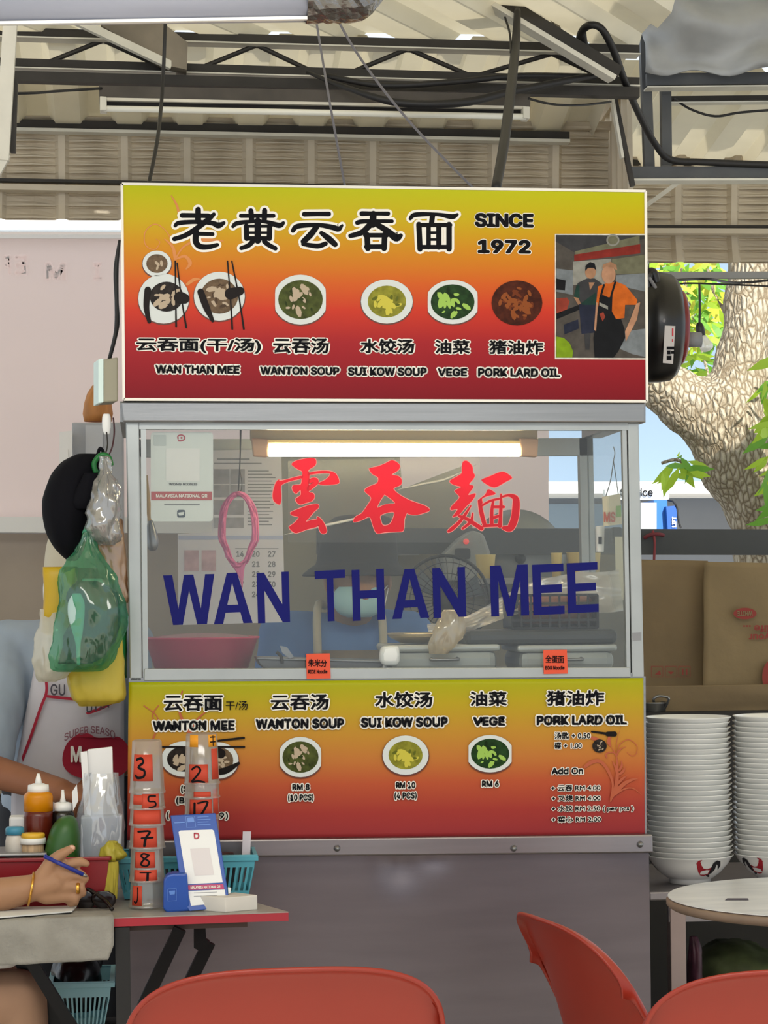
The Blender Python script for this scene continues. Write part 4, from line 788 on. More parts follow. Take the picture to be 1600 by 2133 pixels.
s2_ = sheet('cardboard_sheet', [(1468, 1170), (1760, 1176), (1760, 1440), (1464, 1436)], 1.44, card2, 'larger flattened cardboard sheet with a red oval print at the right edge', seed=2)
s3 = sheet('cardboard_sheet', [(1290, 1430), (1640, 1425), (1640, 1500), (1290, 1500)], 1.40, card, 'lower folded cardboard strip behind the bowl stacks', seed=4, amp=0.01)
oc = on(1.475)
def sym(x): return [idx(place(strokev([(x, 1388, 1.3), (x+24, 1388, 1.3), (x+24, 1410, 1.3), (x, 1410, 1.3), (x, 1388, 1.3)], n=1), (0, 0), 1, oc, 0), 0)]
pr = sym(1357)+sym(1386)+sym(1414)+[idx(place(polyv(l), (0, 0), 1, oc, 0.0004), 0) for l in ([(1364, 1405), (1375, 1396), (1377, 1406)], [(1391, 1399), (1404, 1399), (1398, 1405)], [(1421, 1393), (1424, 1393), (1424, 1406), (1421, 1406)], [(1429, 1393), (1432, 1393), (1432, 1406), (1429, 1406)])]
obj('print', join(*pr), cardred, s1)
oc2 = on(1.415)
obj('print', place(polyv(ell(1552, 1278, 24, 12)), (0, 0), 1, oc2, 0), cardred, s2_); obj('print', place(polyv(ell(1606, 1410, 18, 34)), (0, 0), 1, oc2, 0), cardred, s2_)
def flip(x, y, l): return P(1120*0+x, y, 1.413-l)
def upside(s_, b_): return textv(s_, b_, lambda x, y, l: P(b_[0]+b_[2]-x, b_[1]+b_[3]-y, 1.414-l), 0.03, slope=0)
obj('lettering', upside('life ...', (1548, 1302, 1602, 1317)), cardred, s2_); obj('lettering', upside('your', (1560, 1317, 1604, 1332)), cardred, s2_)
obj('lettering', upside('WHITE', (1536, 1273, 1568, 1283)), card2, s2_)
# ------------------------------------------------------------------ inside the glass
t = thing('stall_lamp', 'lit warm fluorescent tube behind the glass at the top of the stall', 'tube light', tuple(P(820, 900, 0.10)))
LY = 0.10
obj('batten', slabv([(522, 893), (1120, 895), (1120, 918), (1108, 922), (540, 920), (522, 916)], LY+0.01, 0.04), M('lamp_batten', 'B59A72', rough=0.5), t, bevel=0.002)
obj('reflector', slabv([(530, 916), (1112, 918), (1112, 924), (530, 922)], LY-0.01, 0.03), M('lamp_gold', 'E8C878', rough=0.4), t)
glow = bpy.data.materials.new('lit_tube'); glow.use_nodes = True; b = glow.node_tree.nodes['Principled BSDF']; b.inputs['Emission Color'].default_value = (1, 0.86, 0.55, 1); b.inputs['Emission Strength'].default_value = 22
obj('tube', tubev([P(560, 938, LY), P(1082, 938, LY)], 0.0145, 20), glow, t, smooth=True)
capm = M('tube_cap', 'B98C66', rough=0.5)
obj('holder', slabv([(524, 912), (560, 914), (558, 952), (528, 950)], LY-0.012, 0.03), capm, t, bevel=0.003)
obj('holder', slabv([(1082, 912), (1122, 914), (1120, 952), (1086, 950)], LY-0.012, 0.03), capm, t, bevel=0.003)
# payment card on the glass (code left blank)
t = thing('payment_card', 'pale payment card with a red band taped inside the left of the glass', 'payment card', tuple(P(378, 990, 0.022)))
cardm = M('card_pale', 'D9DDD6', rough=0.5)
def rrect(x0, y0, x1, y1, r=8, n=5):
    o = []
    for cx, cy, a in ((x1-r, y1-r, 0), (x0+r, y1-r, 1), (x0+r, y0+r, 2), (x1-r, y0+r, 3)):
        o += [(cx+r*math.cos((a+k/n)*math.pi/2), cy+r*math.sin((a+k/n)*math.pi/2)) for k in range(n+1)]
    return o
pc = obj('card', slabv(rrect(314, 900, 444, 1086), 0.022, 0.002), cardm, t)
o5 = on(0.0215)
def flat(name, loops, mat, parent, mp, lift=0.0003): return obj(name, place(polyv(loops), (0, 0), 1, mp, lift), mat, parent)
flat('red_band', rect(315, 1024, 442, 1042), M('card_red', 'B5484A', rough=0.5), pc, o5)
obj('lettering', textv('MALAYSIA NATIONAL QR', (325, 1029, 432, 1037), lambda x, y, l: P(x, y, 0.0213-l), 0.03), white_ink, pc)
obj('logo', join(place(strokev([(371, 914, 3), (371, 908, 3), (378, 906, 3), (384, 909, 3), (384, 915, 3), (378, 918, 3), (372, 918, 3)], n=3), (0, 0), 1, o5, 0.0003), place(polyv(ell(378, 912, 2.2, 2.2, 10)), (0, 0), 1, o5, 0.0004)), M('card_logo', 'B03A48', rough=0.5), pc)
flat('logo', rrect(369, 1062, 386, 1078, 4), M('logo_dark', '3A4654', rough=0.5), pc, o5)
flat('print', [(371, 1068), (384, 1066), (382, 1073), (373, 1074)], cardm, pc, o5, 0.0006)
flat('print', rect(342, 1050, 416, 1052), M('grey_print', '7A7C7C', rough=0.6), pc, o5)
flat('code_panel', rect(346, 934, 416, 1002), M('card_panel', 'E6E4DE', rough=0.5), pc, o5)
obj('lettering', textv('WONG', (352, 1006, 378, 1011), o5, 0.03), M('grey_print2', '55575A', rough=0.6), pc)
obj('lettering', textv('NOODLES', (381, 1006, 411, 1011), o5, 0.03), M('grey_print2', '55575A', rough=0.6), pc)
o = obj('tape_patch', slabv(rect(320, 906, 346, 928), 0.0205, 0.0006), M('grey_tape', 'BEC4BE', rough=0.3)); o.parent = pc; o.matrix_parent_inverse = Matrix.Identity(4)
# calendars pinned at the back rail
pap = M('calendar_paper', 'D5D6DC', rough=0.7, trans=0.25); ink1 = M('grey_ink', '74777E', rough=0.7); ink2 = M('photo_grey', '8F9095', rough=0.7, var=0.3, scale=40); ink3 = M('blue_grey_ink', '9AA4BE', rough=0.7)
t = thing('wall_calendar', 'tall paper calendar with printed dates hanging behind the pink string', 'calendar', tuple(P(520, 1100, 0.5)))
CY = 0.5
pg = obj('page', slabv([(440, 938), (560, 936), (586, 948), (594, 1296), (372, 1302), (370, 1112), (442, 1108)], CY, 0.0015), pap, t)
oc_ = on(CY-0.0005)
for k, r_ in enumerate([(445, 977, 478, 1008), (480, 977, 510, 1008), (445, 1010, 478, 1036), (480, 1010, 510, 1036), (445, 1042, 508, 1072), (445, 1078, 508, 1100)]): flat('picture', rect(*r_), ink2, pg, oc_)
for k in range(17): flat('print', rect(516, 980+k*7, 560+(k*7 % 15), 982+k*7), ink1, pg, oc_)
flat('print', rect(452, 955, 520, 958), ink1, pg, oc_); flat('print', rect(446, 964, 545, 966), ink1, pg, oc_)
flat('band', rect(372, 1116, 590, 1124), ink3, pg, oc_)
for x in (384, 420): flat('picture', rect(x, 1146, x+30, 1190), M('photo_rose', 'B49AA2', rough=0.7, var=0.3, scale=40), pg, oc_)
for i, col_ in enumerate(([14, 15, 16, 17, 18], [20, 21, 22, 23, 24], [27, 28, 29, 30, 31])):
    for j, n_ in enumerate(col_): obj('lettering', textv(str(n_), (492+i*33, 1148+j*21, 508+i*33, 1160+j*21), oc_, 0.03, slope=0), ink1, pg)
obj('print', place(polyv(rect(490, 1142, 580, 1143.5)), (0, 0), 1, oc_, 0.0003), ink1, pg)
obj('hanger', tubev([P(500, 896, 0.52), P(500, 940, CY)], 0.001, 6), black_rubber, t)
# pink raffia string hank
t = thing('raffia_hank', 'hank of pink raffia string hanging from a wire behind the glass', 'string', tuple(P(498, 1100, 0.2)))
pink = M('pink_raffia', 'E880AE', rough=0.4, trans=0.35)
rnd = random.Random(5); RY = 0.2
for k in range(15):
    q = rnd.uniform(-1, 1); w1 = 36+q*7; pts = []
    for a in range(0, 25):
        an = math.pi*2*a/24; x = 497+w1*math.sin(an)*(1.0 if math.cos(an) > -0.3 else 0.85)+rnd.uniform(-1, 1); y = 1100-math.cos(an)*(72+q*4)+(6 if math.cos(an) < 0 else 0)
        pts.append(P(x, y, RY+0.012*rnd.uniform(-1, 1)))
    obj('loop', tubev(pts[:-1], 0.0022, 5, n=2, closed=True), pink, t, smooth=True)
for k in range(7): obj('tail', tubev([P(480+k*5, 1172, RY), P(494+k*2, 1190, RY), P(500+k*0.8, 1206+k*3, RY)], [0.0028, 0.003, 0.0012], 5), pink, t, smooth=True)
obj('hanger', tubev([P(502, 896, RY), P(500, 960, RY), P(496, 1032, RY)], 0.0016, 6), black_rubber, t)
obj('hanger', tubev([P(500, 980, RY), P(504, 1010, RY), P(499, 1032, RY)], 0.0012, 6), black_rubber, t)
# ladle and brush at the left
t = thing('hanging_ladle', 'metal spoon with a wooden handle hanging inside the left post', 'ladle', tuple(P(312, 1060, 0.16)))
obj('handle', tubev([P(305, 990, 0.16), P(308, 1040, 0.16), P(313, 1085, 0.16)], [0.003, 0.006, 0.006], 8), M('wood_handle', 'D6AE6C', rough=0.5), t, smooth=True)
obj('bowl', pillowv([(1082, 310, 317, 0.01), (1100, 305, 324, 0.02), (1125, 305, 330, 0.026), (1142, 308, 328, 0.02), (1148, 314, 322, 0.006)], 0.16, n=12, seg=20), steel, t, smooth=True)
obj('hook', tubev([P(304, 990, 0.16), P(302, 900, 0.16), P(303, 888, 0.16)], 0.0012, 6), steel, t)
# worktop goods
zc = P(800, 1408, 0).z
def onwork(px, Y): return Vector((P(px, 1400, Y).x, Y, zc))
pk = M('pink_plastic', 'D24468', rough=0.3, trans=0.25)
t = thing('pink_basin', 'pink plastic basin with film standing behind the glass at the lower left', 'basin', tuple(onwork(425, 0.28)))
c = onwork(420, 0.24); rb = (P(538, 1340, 0.24)-P(302, 1340, 0.24)).length/2
obj('bowl', lathev([(rb*0.74, 0.003), (rb*0.8, 0.006), (rb*0.99, 0.083), (rb*1.03, 0.086), (rb*1.03, 0.09), (rb*0.97, 0.09), (rb*0.78, 0.012), (0.0001, 0.012)], c, 40, cap=False), pk, t, smooth=True)
obj('film', lathev([(rb*0.96, 0.088), (rb*0.7, 0.094), (rb*0.3, 0.098), (0.0001, 0.098)], c, 30, cap=False), clear('film', 'F0DCE2', opacity=0.35, gloss=0.2), t, smooth=True)
# steel tray and cleaver, scoop
t = thing('steel_tray', 'shallow steel tray lying behind the first orange price tag', 'tray', tuple(onwork(660, 0.13)))
obj('pan', join(slabv([(535, 1372), (800, 1378), (800, 1386), (770, 1402), (560, 1402), (540, 1384)], 0.08, 0.12)), M('dark_steel_tray', '6C6A68', rough=0.3, metal=0.8), t, bevel=0.003)
obj('rim', slabv([(535, 1369), (806, 1376), (806, 1381), (535, 1374)], 0.07, 0.14), steel, t, bevel=0.002)
t = thing('scoop', 'white plastic scoop lying at the right end of the steel tray', 'scoop', tuple(P(808, 1375, 0.12)))
obj('bowl', pillowv([(1346, 800, 828, 0.04), (1352, 793, 831, 0.05), (1375, 790, 832, 0.05), (1386, 800, 826, 0.03)], 0.04, n=8, seg=20, power=4), white_plastic, t, smooth=True)
obj('stem', tubev([P(802, 1384, 0.05), P(800, 1396, 0.05), P(798, 1404, 0.05)], 0.004, 8), white_plastic, t)
t = thing('cleaver', 'steel cleaver leaning in the tray beside the pink basin', 'cleaver', tuple(P(590, 1360, 0.06)))
obj('blade', slabv([(583, 1345), (598, 1348), (612, 1368), (604, 1372), (588, 1360)], 0.062, 0.002), steel, t)
obj('handle', tubev([P(576, 1358, 0.064), P(586, 1368, 0.064), P(588, 1382, 0.064)], 0.004, 8), dark_steel, t)
# two steamer boxes with lids, boards, black crate, plastic sheet
boxm = M('grey_steamer', 'A9ACA6', rough=0.45, metal=0.3, var=0.12)
def steamer(px0, px1, label):
    t = thing('food_pan', label, 'food pan', tuple(onwork((px0+px1)/2, 0.22)))
    A, B = P(px0, 1372, 0.1), P(px1, 1372, 0.1); h = P(px0, 1346, 0.1).z
    obj('body', bx(A.x+0.006, B.x-0.006, 0.1, 0.36, zc+0.001, h-0.012), boxm, t, bevel=0.018)
    obj('lid', bx(A.x, B.x, 0.095, 0.365, h-0.014, h+0.002), M('steamer_lid', 'B9BCB7', rough=0.4, metal=0.4), t, bevel=0.006)
    obj('handle', tubev([Vector(((A.x+B.x)/2-0.03, 0.09, h-0.03)), Vector(((A.x+B.x)/2-0.028, 0.078, h-0.032)), Vector(((A.x+B.x)/2+0.028, 0.078, h-0.032)), Vector(((A.x+B.x)/2+0.03, 0.09, h-0.03))], 0.004, 8), steel, t, smooth=True)
steamer(806, 1042, 'grey metal food pan with lid behind the glass, left of the second price tag')
steamer(1078, 1286, 'grey metal food pan with lid directly behind the second orange price tag')
t = thing('black_board', 'long black rubber board laid across the two grey food pans', 'board', tuple(P(1130, 1330, 0.15)))
zb_ = P(1130, 1345, 0.1).z+0.003
A, B = P(968, 1330, 0.12), P(1284, 1330, 0.12)
obj('board', bx(A.x, B.x, 0.10, 0.34, zb_, zb_+0.034), M('dark_board', '3C3F3F', rough=0.45, var=0.2), t, bevel=0.012)
t = thing('strainer', 'round noodle strainer hanging its small tongue over the food pan', 'strainer', tuple(P(950, 1325, 0.1)))
zs_ = P(880, 1346, 0.1).z+0.004
obj('dish', lathev([(0.0001, 0.0), (0.05, 0.002), (0.078, 0.016), (0.083, 0.022), (0.083, 0.026), (0.074, 0.02), (0.05, 0.008), (0.0001, 0.006)], (P(880, 1330, 0.2).x, 0.21, zs_), 32, cap=False), M('brass_steel', 'B8A98C', rough=0.3, metal=0.8), t, smooth=True)
obj('tongue', slabv([(937, 1310), (966, 1312), (965, 1330), (955, 1337), (944, 1335), (936, 1325)], 0.09, 0.004), M('cream_tab', 'E8D7B4', rough=0.5), t, bevel=0.002)
t = thing('black_crate', 'black plastic crate standing on the black board behind the MEE lettering', 'crate', tuple(P(1150, 1310, 0.2)))
A, B = P(1066, 1300, 0.16), P(1245, 1300, 0.16); zq = zb_+0.036; hz = P(1100, 1240, 0.16).z
parts = []
for i in range(10):
    x = A.x+(B.x-A.x)*i/9; parts.append(bx(x-0.0025, x+0.0025, 0.155, 0.16, zq, hz))
for k in range(5): parts.append(bx(A.x, B.x, 0.156, 0.161, zq+(hz-zq)*k/4-0.003, zq+(hz-zq)*k/4+0.003))
obj('front_grid', join(*parts), black_plastic, t)
obj('wall', join(bx(A.x, A.x+0.004, 0.162, 0.3, zq, hz), bx(B.x-0.004, B.x, 0.162, 0.3, zq, hz), bx(A.x, B.x, 0.296, 0.3, zq, hz), bx(A.x, B.x, 0.162, 0.3, zq, zq+0.004)), black_plastic, t)
t = thing('meat_pack', 'reddish brown food pack lying in the black crate', 'food pack', tuple(P(1150, 1255, 0.22)))
obj('pack', pillowv([(1240, 1095, 1215, 0.03), (1248, 1084, 1232, 0.08), (1262, 1080, 1234, 0.09), (1286, 1082, 1232, 0.09), (1300, 1090, 1220, 0.05)], 0.225, n=12, wr=0.004, seed=2), M('brown_pack', '8E5E48', rough=0.35, var=0.3, scale=20), t, smooth=True)
# plastic sheet spread over the right
V, Fc = [], []; nx, ny = 40, 16
for j in range(ny+1):
    for i in range(nx+1):
        u, v = i/nx, j/ny
        pxx = 890+u*400; top = 1300-118*min(1, u*1.25)**1.1+10*math.sin(u*9); bot = 1318-60*u+14*math.sin(u*7+1)
        V.append(P(pxx, top+(bot-top)*v, 0.33)+Vector((0, 0.02*noise.noise(Vector((u*7, v*3, 3)))+0.012*noise.noise(Vector((u*20, v*9, 1)))-0.05*v, 0)))
for j in range(ny):
    for i in range(nx): Fc.append((j*(nx+1)+i, (j+1)*(nx+1)+i, (j+1)*(nx+1)+i+1, j*(nx+1)+i+1))
o = obj('plastic_sheet', (V, Fc), clear('white_sheet', 'EEE9E0', opacity=0.72, gloss=0.12, rough=0.15), None, smooth=True); tag(o, 'crumpled white plastic sheet draped behind the black crate', 'plastic sheet')
o = obj('plastic_bag', pillowv([(1270, 925, 960, 0.02), (1300, 908, 968, 0.05), (1335, 893, 958, 0.05), (1362, 893, 932, 0.02)], 0.07, n=16, wr=0.008, wf=50, seed=4), clear('cream_film', 'E9DDC4', opacity=0.55, gloss=0.15, rough=0.12), None, smooth=True); tag(o, 'crumpled cream plastic bag slumping between the strainer and the crate', 'plastic bag')
t = thing('film_curtain', 'clear plastic film hung behind the glass with two painted slanting glints', 'plastic film', tuple(P(800, 1060, 0.42)))
obj('film', slabv([(600, 960), (1000, 950), (1000, 1130), (600, 1130)], 0.44, 0.0006), clear('thin_film', 'E8E8E4', opacity=0.015, gloss=0.015, rough=0.25), t)
cre = clear('film_glint', 'F4F4EE', opacity=0.75, gloss=0.1, rough=0.2)  # white tubes paint the light reflected along the film's creases
obj('crease_glint', tubev([P(592, 1114, 0.43), P(660, 1098, 0.43), P(760, 1076, 0.43), P(868, 1048, 0.43)], [0.0005, 0.0035, 0.0028, 0.0005], 6), cre, t, smooth=True)
obj('crease_glint', tubev([P(828, 1020, 0.43), P(880, 1008, 0.43), P(930, 997, 0.43), P(992, 968, 0.43)], [0.0005, 0.003, 0.0035, 0.0005], 6), cre, t, smooth=True)
obj('hanger', tubev([P(640, 962, 0.44), P(640, 893, 0.44)], 0.001, 6), steel, t); obj('hanger', tubev([P(960, 953, 0.44), P(960, 893, 0.44)], 0.001, 6), steel, t)
# papers on the right inner side
t = thing('note_board', 'cream note papers clipped at the right inside post of the stall', 'note board', tuple(P(1275, 1060, 0.3)))
obj('paper', slabv([(1255, 1035), (1292, 1028), (1296, 1092), (1258, 1096)], 0.32, 0.004), M('cream_paper', 'DDD3B4', rough=0.7), t)
obj('tag', slabv([(1284, 1054), (1294, 1053), (1294, 1076), (1284, 1077)], 0.318, 0.001), M('green_tag', '7FAE52', rough=0.6), t)
obj('lettering', textv('MS', (1258, 1066, 1282, 1088), on(0.317), 0.03), M('red_marker', 'C2553C', rough=0.6), t)
obj('paper', slabv([(1281, 1118), (1297, 1118), (1300, 1250), (1284, 1250)], 0.34, 0.002), M('cream_paper2', 'D5CFB4', rough=0.7), t)
obj('cord', tubev([P(1278, 960, 0.32), P(1272, 1000, 0.32), P(1262, 1034, 0.32)], 0.0012, 6), black_rubber, t)
obj('cord', tubev([P(1278, 960, 0.32), P(1284, 1000, 0.32), P(1288, 1030, 0.32)], 0.0012, 6), black_rubber, t)
obj('hook', tubev([P(1278, 930, 0.32), P(1281, 944, 0.32), P(1278, 960, 0.32)], 0.0014, 6), steel, t)
t = thing('power_socket', 'white switch box mounted on the right inside post below the notes', 'socket', tuple(P(1265, 1120, 0.4)))
obj('plate', slabv([(1243, 1096), (1260, 1094), (1258, 1150), (1244, 1150)], 0.42, 0.02), white_plastic, t, bevel=0.002)
obj('switch', slabv([(1247, 1118), (1254, 1118), (1254, 1133), (1247, 1133)], 0.417, 0.003), black_plastic, t)
obj('plug', slabv([(1276, 1098), (1295, 1098), (1295, 1132), (1277, 1132)], 0.38, 0.03), black_plastic, t, bevel=0.003)
# orange price tags
def tag_card(px0, py0, px1, py1, s1_, s2__, label):
    o = obj('price_tag', slabv([(px0, py0), (px1, py0-1), (px1+2, py1-1), (px0+1, py1)], -0.0085, 0.0008), M('orange_tag', 'E2502E', rough=0.6)); tag(o, label, 'price tag')
    w_ = px1-px0
    obj('lettering', textv(s1_, (px0+4, py0+11, px1-6, py0+27), on(-0.009), 0.02, slope=0.02), black_ink, o)
    obj('lettering', textv(s2__, (px0+4, py0+33, px1-5, py0+41), on(-0.009), 0.03, slope=-0.01), black_ink, o)
tag_card(638, 1362, 687, 1414, '朱米分', 'RICE Noodle', 'orange price tag with black writing taped at the middle of the glass sill')
tag_card(1132, 1354, 1181, 1404, '全蛋面', 'EGG Noodle', 'orange price tag with black writing taped at the right of the glass sill')
# ------------------------------------------------------------------ behind the stall: banner, fan, kitchen
ban = M('pink_banner', 'F6EAE6', rough=0.7, trans=0.6, var=0.05, scale=1.2)
t = thing('hanging_banner', 'large pale pinkish banner stretched behind the stall with faint reversed print', 'banner', tuple(P(560, 490, 2.35)))
bf2 = obj('cloth', slabv([(-260, 492), (1143, 494), (1143, 1106), (-260, 1076)], 2.35, 0.003), ban, t)
faint = M('faint_print', 'FFF6F4', rough=0.7, trans=0.6); ofb = on(2.349)
for s_, b_ in (('F', (8, 530, 24, 574)), ('E', (30, 530, 58, 574)), ('M', (92, 545, 140, 584)), ('I', (193, 545, 212, 585))): obj('lettering', textv(s_, b_, lambda x, y, l: P(b_[0]+b_[2]-x, y, 2.349-l), 0.06, slope=0), faint, bf2)
obj('hem', slabv([(-260, 488), (1143, 490), (1143, 498), (-260, 496)], 2.34, 0.012), M('white_hem', 'F5F1EE', rough=0.6), bf2)
rail('beam', P(-90, 487, 2.45), P(1160, 490, 2.45), 0.03, 0.010, M('grey_bar2', '77726F', rough=0.5))
rail('beam', P(-260, 1092, 2.3), P(700, 1096, 2.3), 0.05, 0.05, M('white_bar', 'E6E4E0', rough=0.6))
struct(obj('wall_back', slabv([(-260, 1110), (610, 1112), (610, 2400), (-260, 2400)], 2.4, 0.03), M('beige_screen', 'A39585', rough=0.6, var=0.15, scale=3), None))
struct(obj('wall_kitchen', slabv([(585, 860), (826, 860), (838, 1018), (965, 970), (985, 1104), (1320, 1160), (1320, 2400), (585, 2400)], 1.95, 0.03), M('kitchen_grey', '9A937F', rough=0.7, var=0.2, scale=3), None))
o = obj('notice', slabv([(822, 1102), (872, 1101), (873, 1156), (823, 1157)], 1.90, 0.002), M('notice_paper', 'A9AAA5', rough=0.7)); tag(o, 'grey notice sheet pinned on the wall behind the hat of the cook', 'notice')
flat('print', rect(853, 1112, 866, 1124), ink1, o, on(1.899)); flat('print', rect(830, 1138, 862, 1140), ink1, o, on(1.899))
t = thing('electric_fan', 'dark wire cage electric fan standing behind the lettering, right of the cook', 'fan', tuple(P(928, 1230, 1.1)))
FC = P(928, 1250, 1.1); fr_ = 92*mpp(1.1)
V = []; parts = []
for k in range(36):
    an = 2*math.pi*k/36; d = Vector((math.cos(an), 0, math.sin(an)))
    parts.append(tubev([FC+d*fr_*0.25+Vector((0, -0.05, 0)), FC+d*fr_*0.75+Vector((0, -0.045, 0)), FC+d*fr_], 0.0012, 5, n=3))
for r_ in (0.25, 0.6, 0.85): parts.append(tubev([FC+Vector((math.cos(a)*fr_*r_, -0.048, math.sin(a)*fr_*r_)) for a in [2*math.pi*q/24 for q in range(24)]], 0.0015, 5, n=2, closed=True))
obj('cage', join(*parts), black_plastic, t)
obj('rim', tubev([FC+Vector((math.cos(a)*fr_, 0, math.sin(a)*fr_)) for a in [2*math.pi*q/32 for q in range(32)]], 0.005, 8, n=2, closed=True), black_plastic, t, smooth=True)
obj('motor', lathev([(0.0001, -0.03), (0.03, -0.03), (0.035, 0.03), (0.02, 0.09), (0.0001, 0.09)], FC, 20, 'Y'), dark_steel, t, smooth=True)
for k in range(3):
    an = k*2.094+0.4; d = Vector((math.cos(an), 0, math.sin(an))); s = Vector((-math.sin(an), 0, math.cos(an)))
    obj('blade', quadbox(FC+d*0.03-s*0.012, FC+d*fr_*0.85-s*0.03+Vector((0, 0.01, 0)), FC+d*fr_*0.85+s*0.03+Vector((0, -0.015, 0)), FC+d*0.03+s*0.012, (0, 0.002, 0)), M('fan_blade', '5C6468', rough=0.4), t)
obj('stand', bar((FC.x, FC.y+0.06, 0.02), (FC.x, FC.y+0.06, FC.z), 0.025, 0.025, (0, 1, 0)), dark_steel, t)
obj('base', lathev([(0.17, 0), (0.17, 0.015), (0.03, 0.03), (0.0001, 0.03)], (FC.x, FC.y+0.06, 0), 28), dark_steel, t, smooth=True)
t = thing('wall_appliance', 'grey appliance housing with a small red lamp behind the fan', 'appliance', tuple(P(965, 1150, 1.6)))
obj('housing', slabv([(922, 1158), (958, 1122), (985, 1104), (1008, 1112), (1022, 1150), (1018, 1210), (930, 1210)], 1.62, 0.2), M('appliance_grey', '8B8D88', rough=0.5), t, bevel=0.01)
obj('opening', slabv(rrect(948, 1142, 980, 1165, 6), 1.612, 0.01), black_plastic, t)
obj('lamp', lathev([(0.0001, -0.012), (0.008, -0.008), (0.009, 0)], P(971, 1128, 1.615), 12, 'Y'), M('red_lamp', 'E8463C', rough=0.3, emit=0.6), t, smooth=True)
obj('bracket', slabv(rect(940, 1205, 1010, 1225), 1.66, 0.33), dark_steel, t)
t = thing('round_pan', 'big round grey wok lid hung on the back wall, right of the fan', 'wok lid', tuple(P(1076, 1160, 1.85)))
obj('lid', lathev([(0.0001, -0.05), (0.06, -0.045), (0.12, -0.028), (0.155, -0.004), (0.155, 0.004), (0.0001, 0.0)], P(1076, 1165, 1.88), 36, 'Y'), M('grey_lid', '878984', rough=0.4, metal=0.5), t, smooth=True)
obj('knob', lathev([(0.008, 0.0), (0.008, -0.07), (0.016, -0.074), (0.016, -0.085), (0.0001, -0.088)], P(1076, 1165, 1.88), 16, 'Y'), black_plastic, t, smooth=True)
for i, (x0_, x1_, y0_) in enumerate(((1000, 1023, 1165), (1153, 1166, 1161), (1192, 1220, 1160), (1226, 1244, 1161))):
    o = obj('paper_cup', lathev([(0.022*(x1_-x0_)/24, -0.05), (0.03*(x1_-x0_)/24, 0.03), (0.032*(x1_-x0_)/24, 0.032), (0.0001, 0.028)], P((x0_+x1_)/2, y0_+14, 1.3)+Vector((0, 0, 0.0)), 20), M('yellow_cup', 'E2C87C', rough=0.5), None, smooth=True)
    tag(o, ('yellow cup beside the fan cage', 'narrow yellow cup above the first E of the MEE lettering', 'wide yellow cup above the last E of the MEE lettering', 'yellow cup next to the switch box')[i], 'cup', 'yellow cups on the back shelf')
struct(obj('trim_2', slabv([(985, 1205), (1322, 1200), (1322, 1216), (985, 1216)], 1.22, 0.2), M('shelf_grey', '8A8882', rough=0.6)))
# ------------------------------------------------------------------ round table, bowl table, bowls
TZ = 0.75
def plathe(rows, cx, Y, seg=32, cap=True):            # turned body: (photo y, half width in photo px)
    m_ = mpp(Y); c = P(cx, rows[0][0], Y); return lathev([(max(hw*m_, 1e-4), P(cx, py, Y).z) for py, hw in rows], (c.x, Y, 0), seg, cap=cap)
ct = PZ(1738, 1866, TZ); R_ = 0.362
t = thing('round_table', 'round white marble-topped table at the right edge of the view', 'table', (ct.x, ct.y, 0))
marble = M('marble_top', 'E3E4E6', rough=0.3, var=0.14, scale=7, stretch=(1, 3, 1), dark='C9CCD1')
obj('top', lathev([(0.0001, TZ-0.003), (R_-0.006, TZ-0.003), (R_-0.003, TZ-0.0015), (R_-0.004, TZ), (0.0001, TZ)], (ct.x, ct.y, 0), 96), marble, t)
obj('edge', lathev([(0.05, TZ-0.024), (R_-0.008, TZ-0.024), (R_, TZ-0.018), (R_, TZ-0.008), (R_-0.004, TZ-0.004), (0.05, TZ-0.004)], (ct.x, ct.y, 0), 96), M('wood_edge', '8E7A68', rough=0.5, var=0.2), t, smooth=True)
obj('scratch', poly([PZ(1510, 1875, TZ+0.0006), PZ(1560, 1875, TZ+0.0006), PZ(1558, 1871, TZ+0.0006), PZ(1515, 1871, TZ+0.0006)]), M('dark_slit', '4A4452', rough=0.8), t)
obj('pedestal', lathev([(0.2, 0), (0.2, 0.02), (0.05, 0.05), (0.035, 0.1), (0.035, TZ-0.05), (0.12, TZ-0.024)], (ct.x+0.1, ct.y, 0), 32), dark_steel, t, smooth=True)
BY = 0.30
bz = P(1438, 1838, BY).z
t = thing('steel_table', 'stainless steel side table carrying the bowl stacks right of the stall', 'table', (P(1480, 1838, 0.3).x, 0.3, 0))
A = P(1352, 1850, 0.14)
obj('top', bx(A.x, A.x+0.75, 0.14, 0.72, bz-0.022, bz-0.001), steel_dull, t, bevel=0.004)
obj('apron', bx(A.x+0.05, A.x+0.72, 0.155, 0.17, bz-0.075, bz-0.022), steel_dull, t)
legm = M('leg_steel', '9A8A86', rough=0.4, metal=0.7, var=0.1)
for lx, ly in ((P(1396, 1900, 0.15).x, 0.15), (A.x+0.70, 0.15), (P(1396, 1900, 0.15).x, 0.66), (A.x+0.70, 0.66)):
    obj('leg', bx(lx, lx+0.038, ly, ly+0.038, 0.0, bz-0.022), legm, t, bevel=0.002)
obj('shelf', bx(A.x+0.05, A.x+0.74, 0.16, 0.70, 0.22, 0.235), dark_steel, t)
ceramic = M('white_ceramic', 'E6E6E2', rough=0.15, spec=0.6)
rdark = M('rooster_black', '1F1D22', rough=0.4); rred = M('rooster_red', 'A31E2B', rough=0.4)
m_ = mpp(BY); RB = 91*m_; HB = P(0, 1778, BY).z-P(0, 1838, BY).z
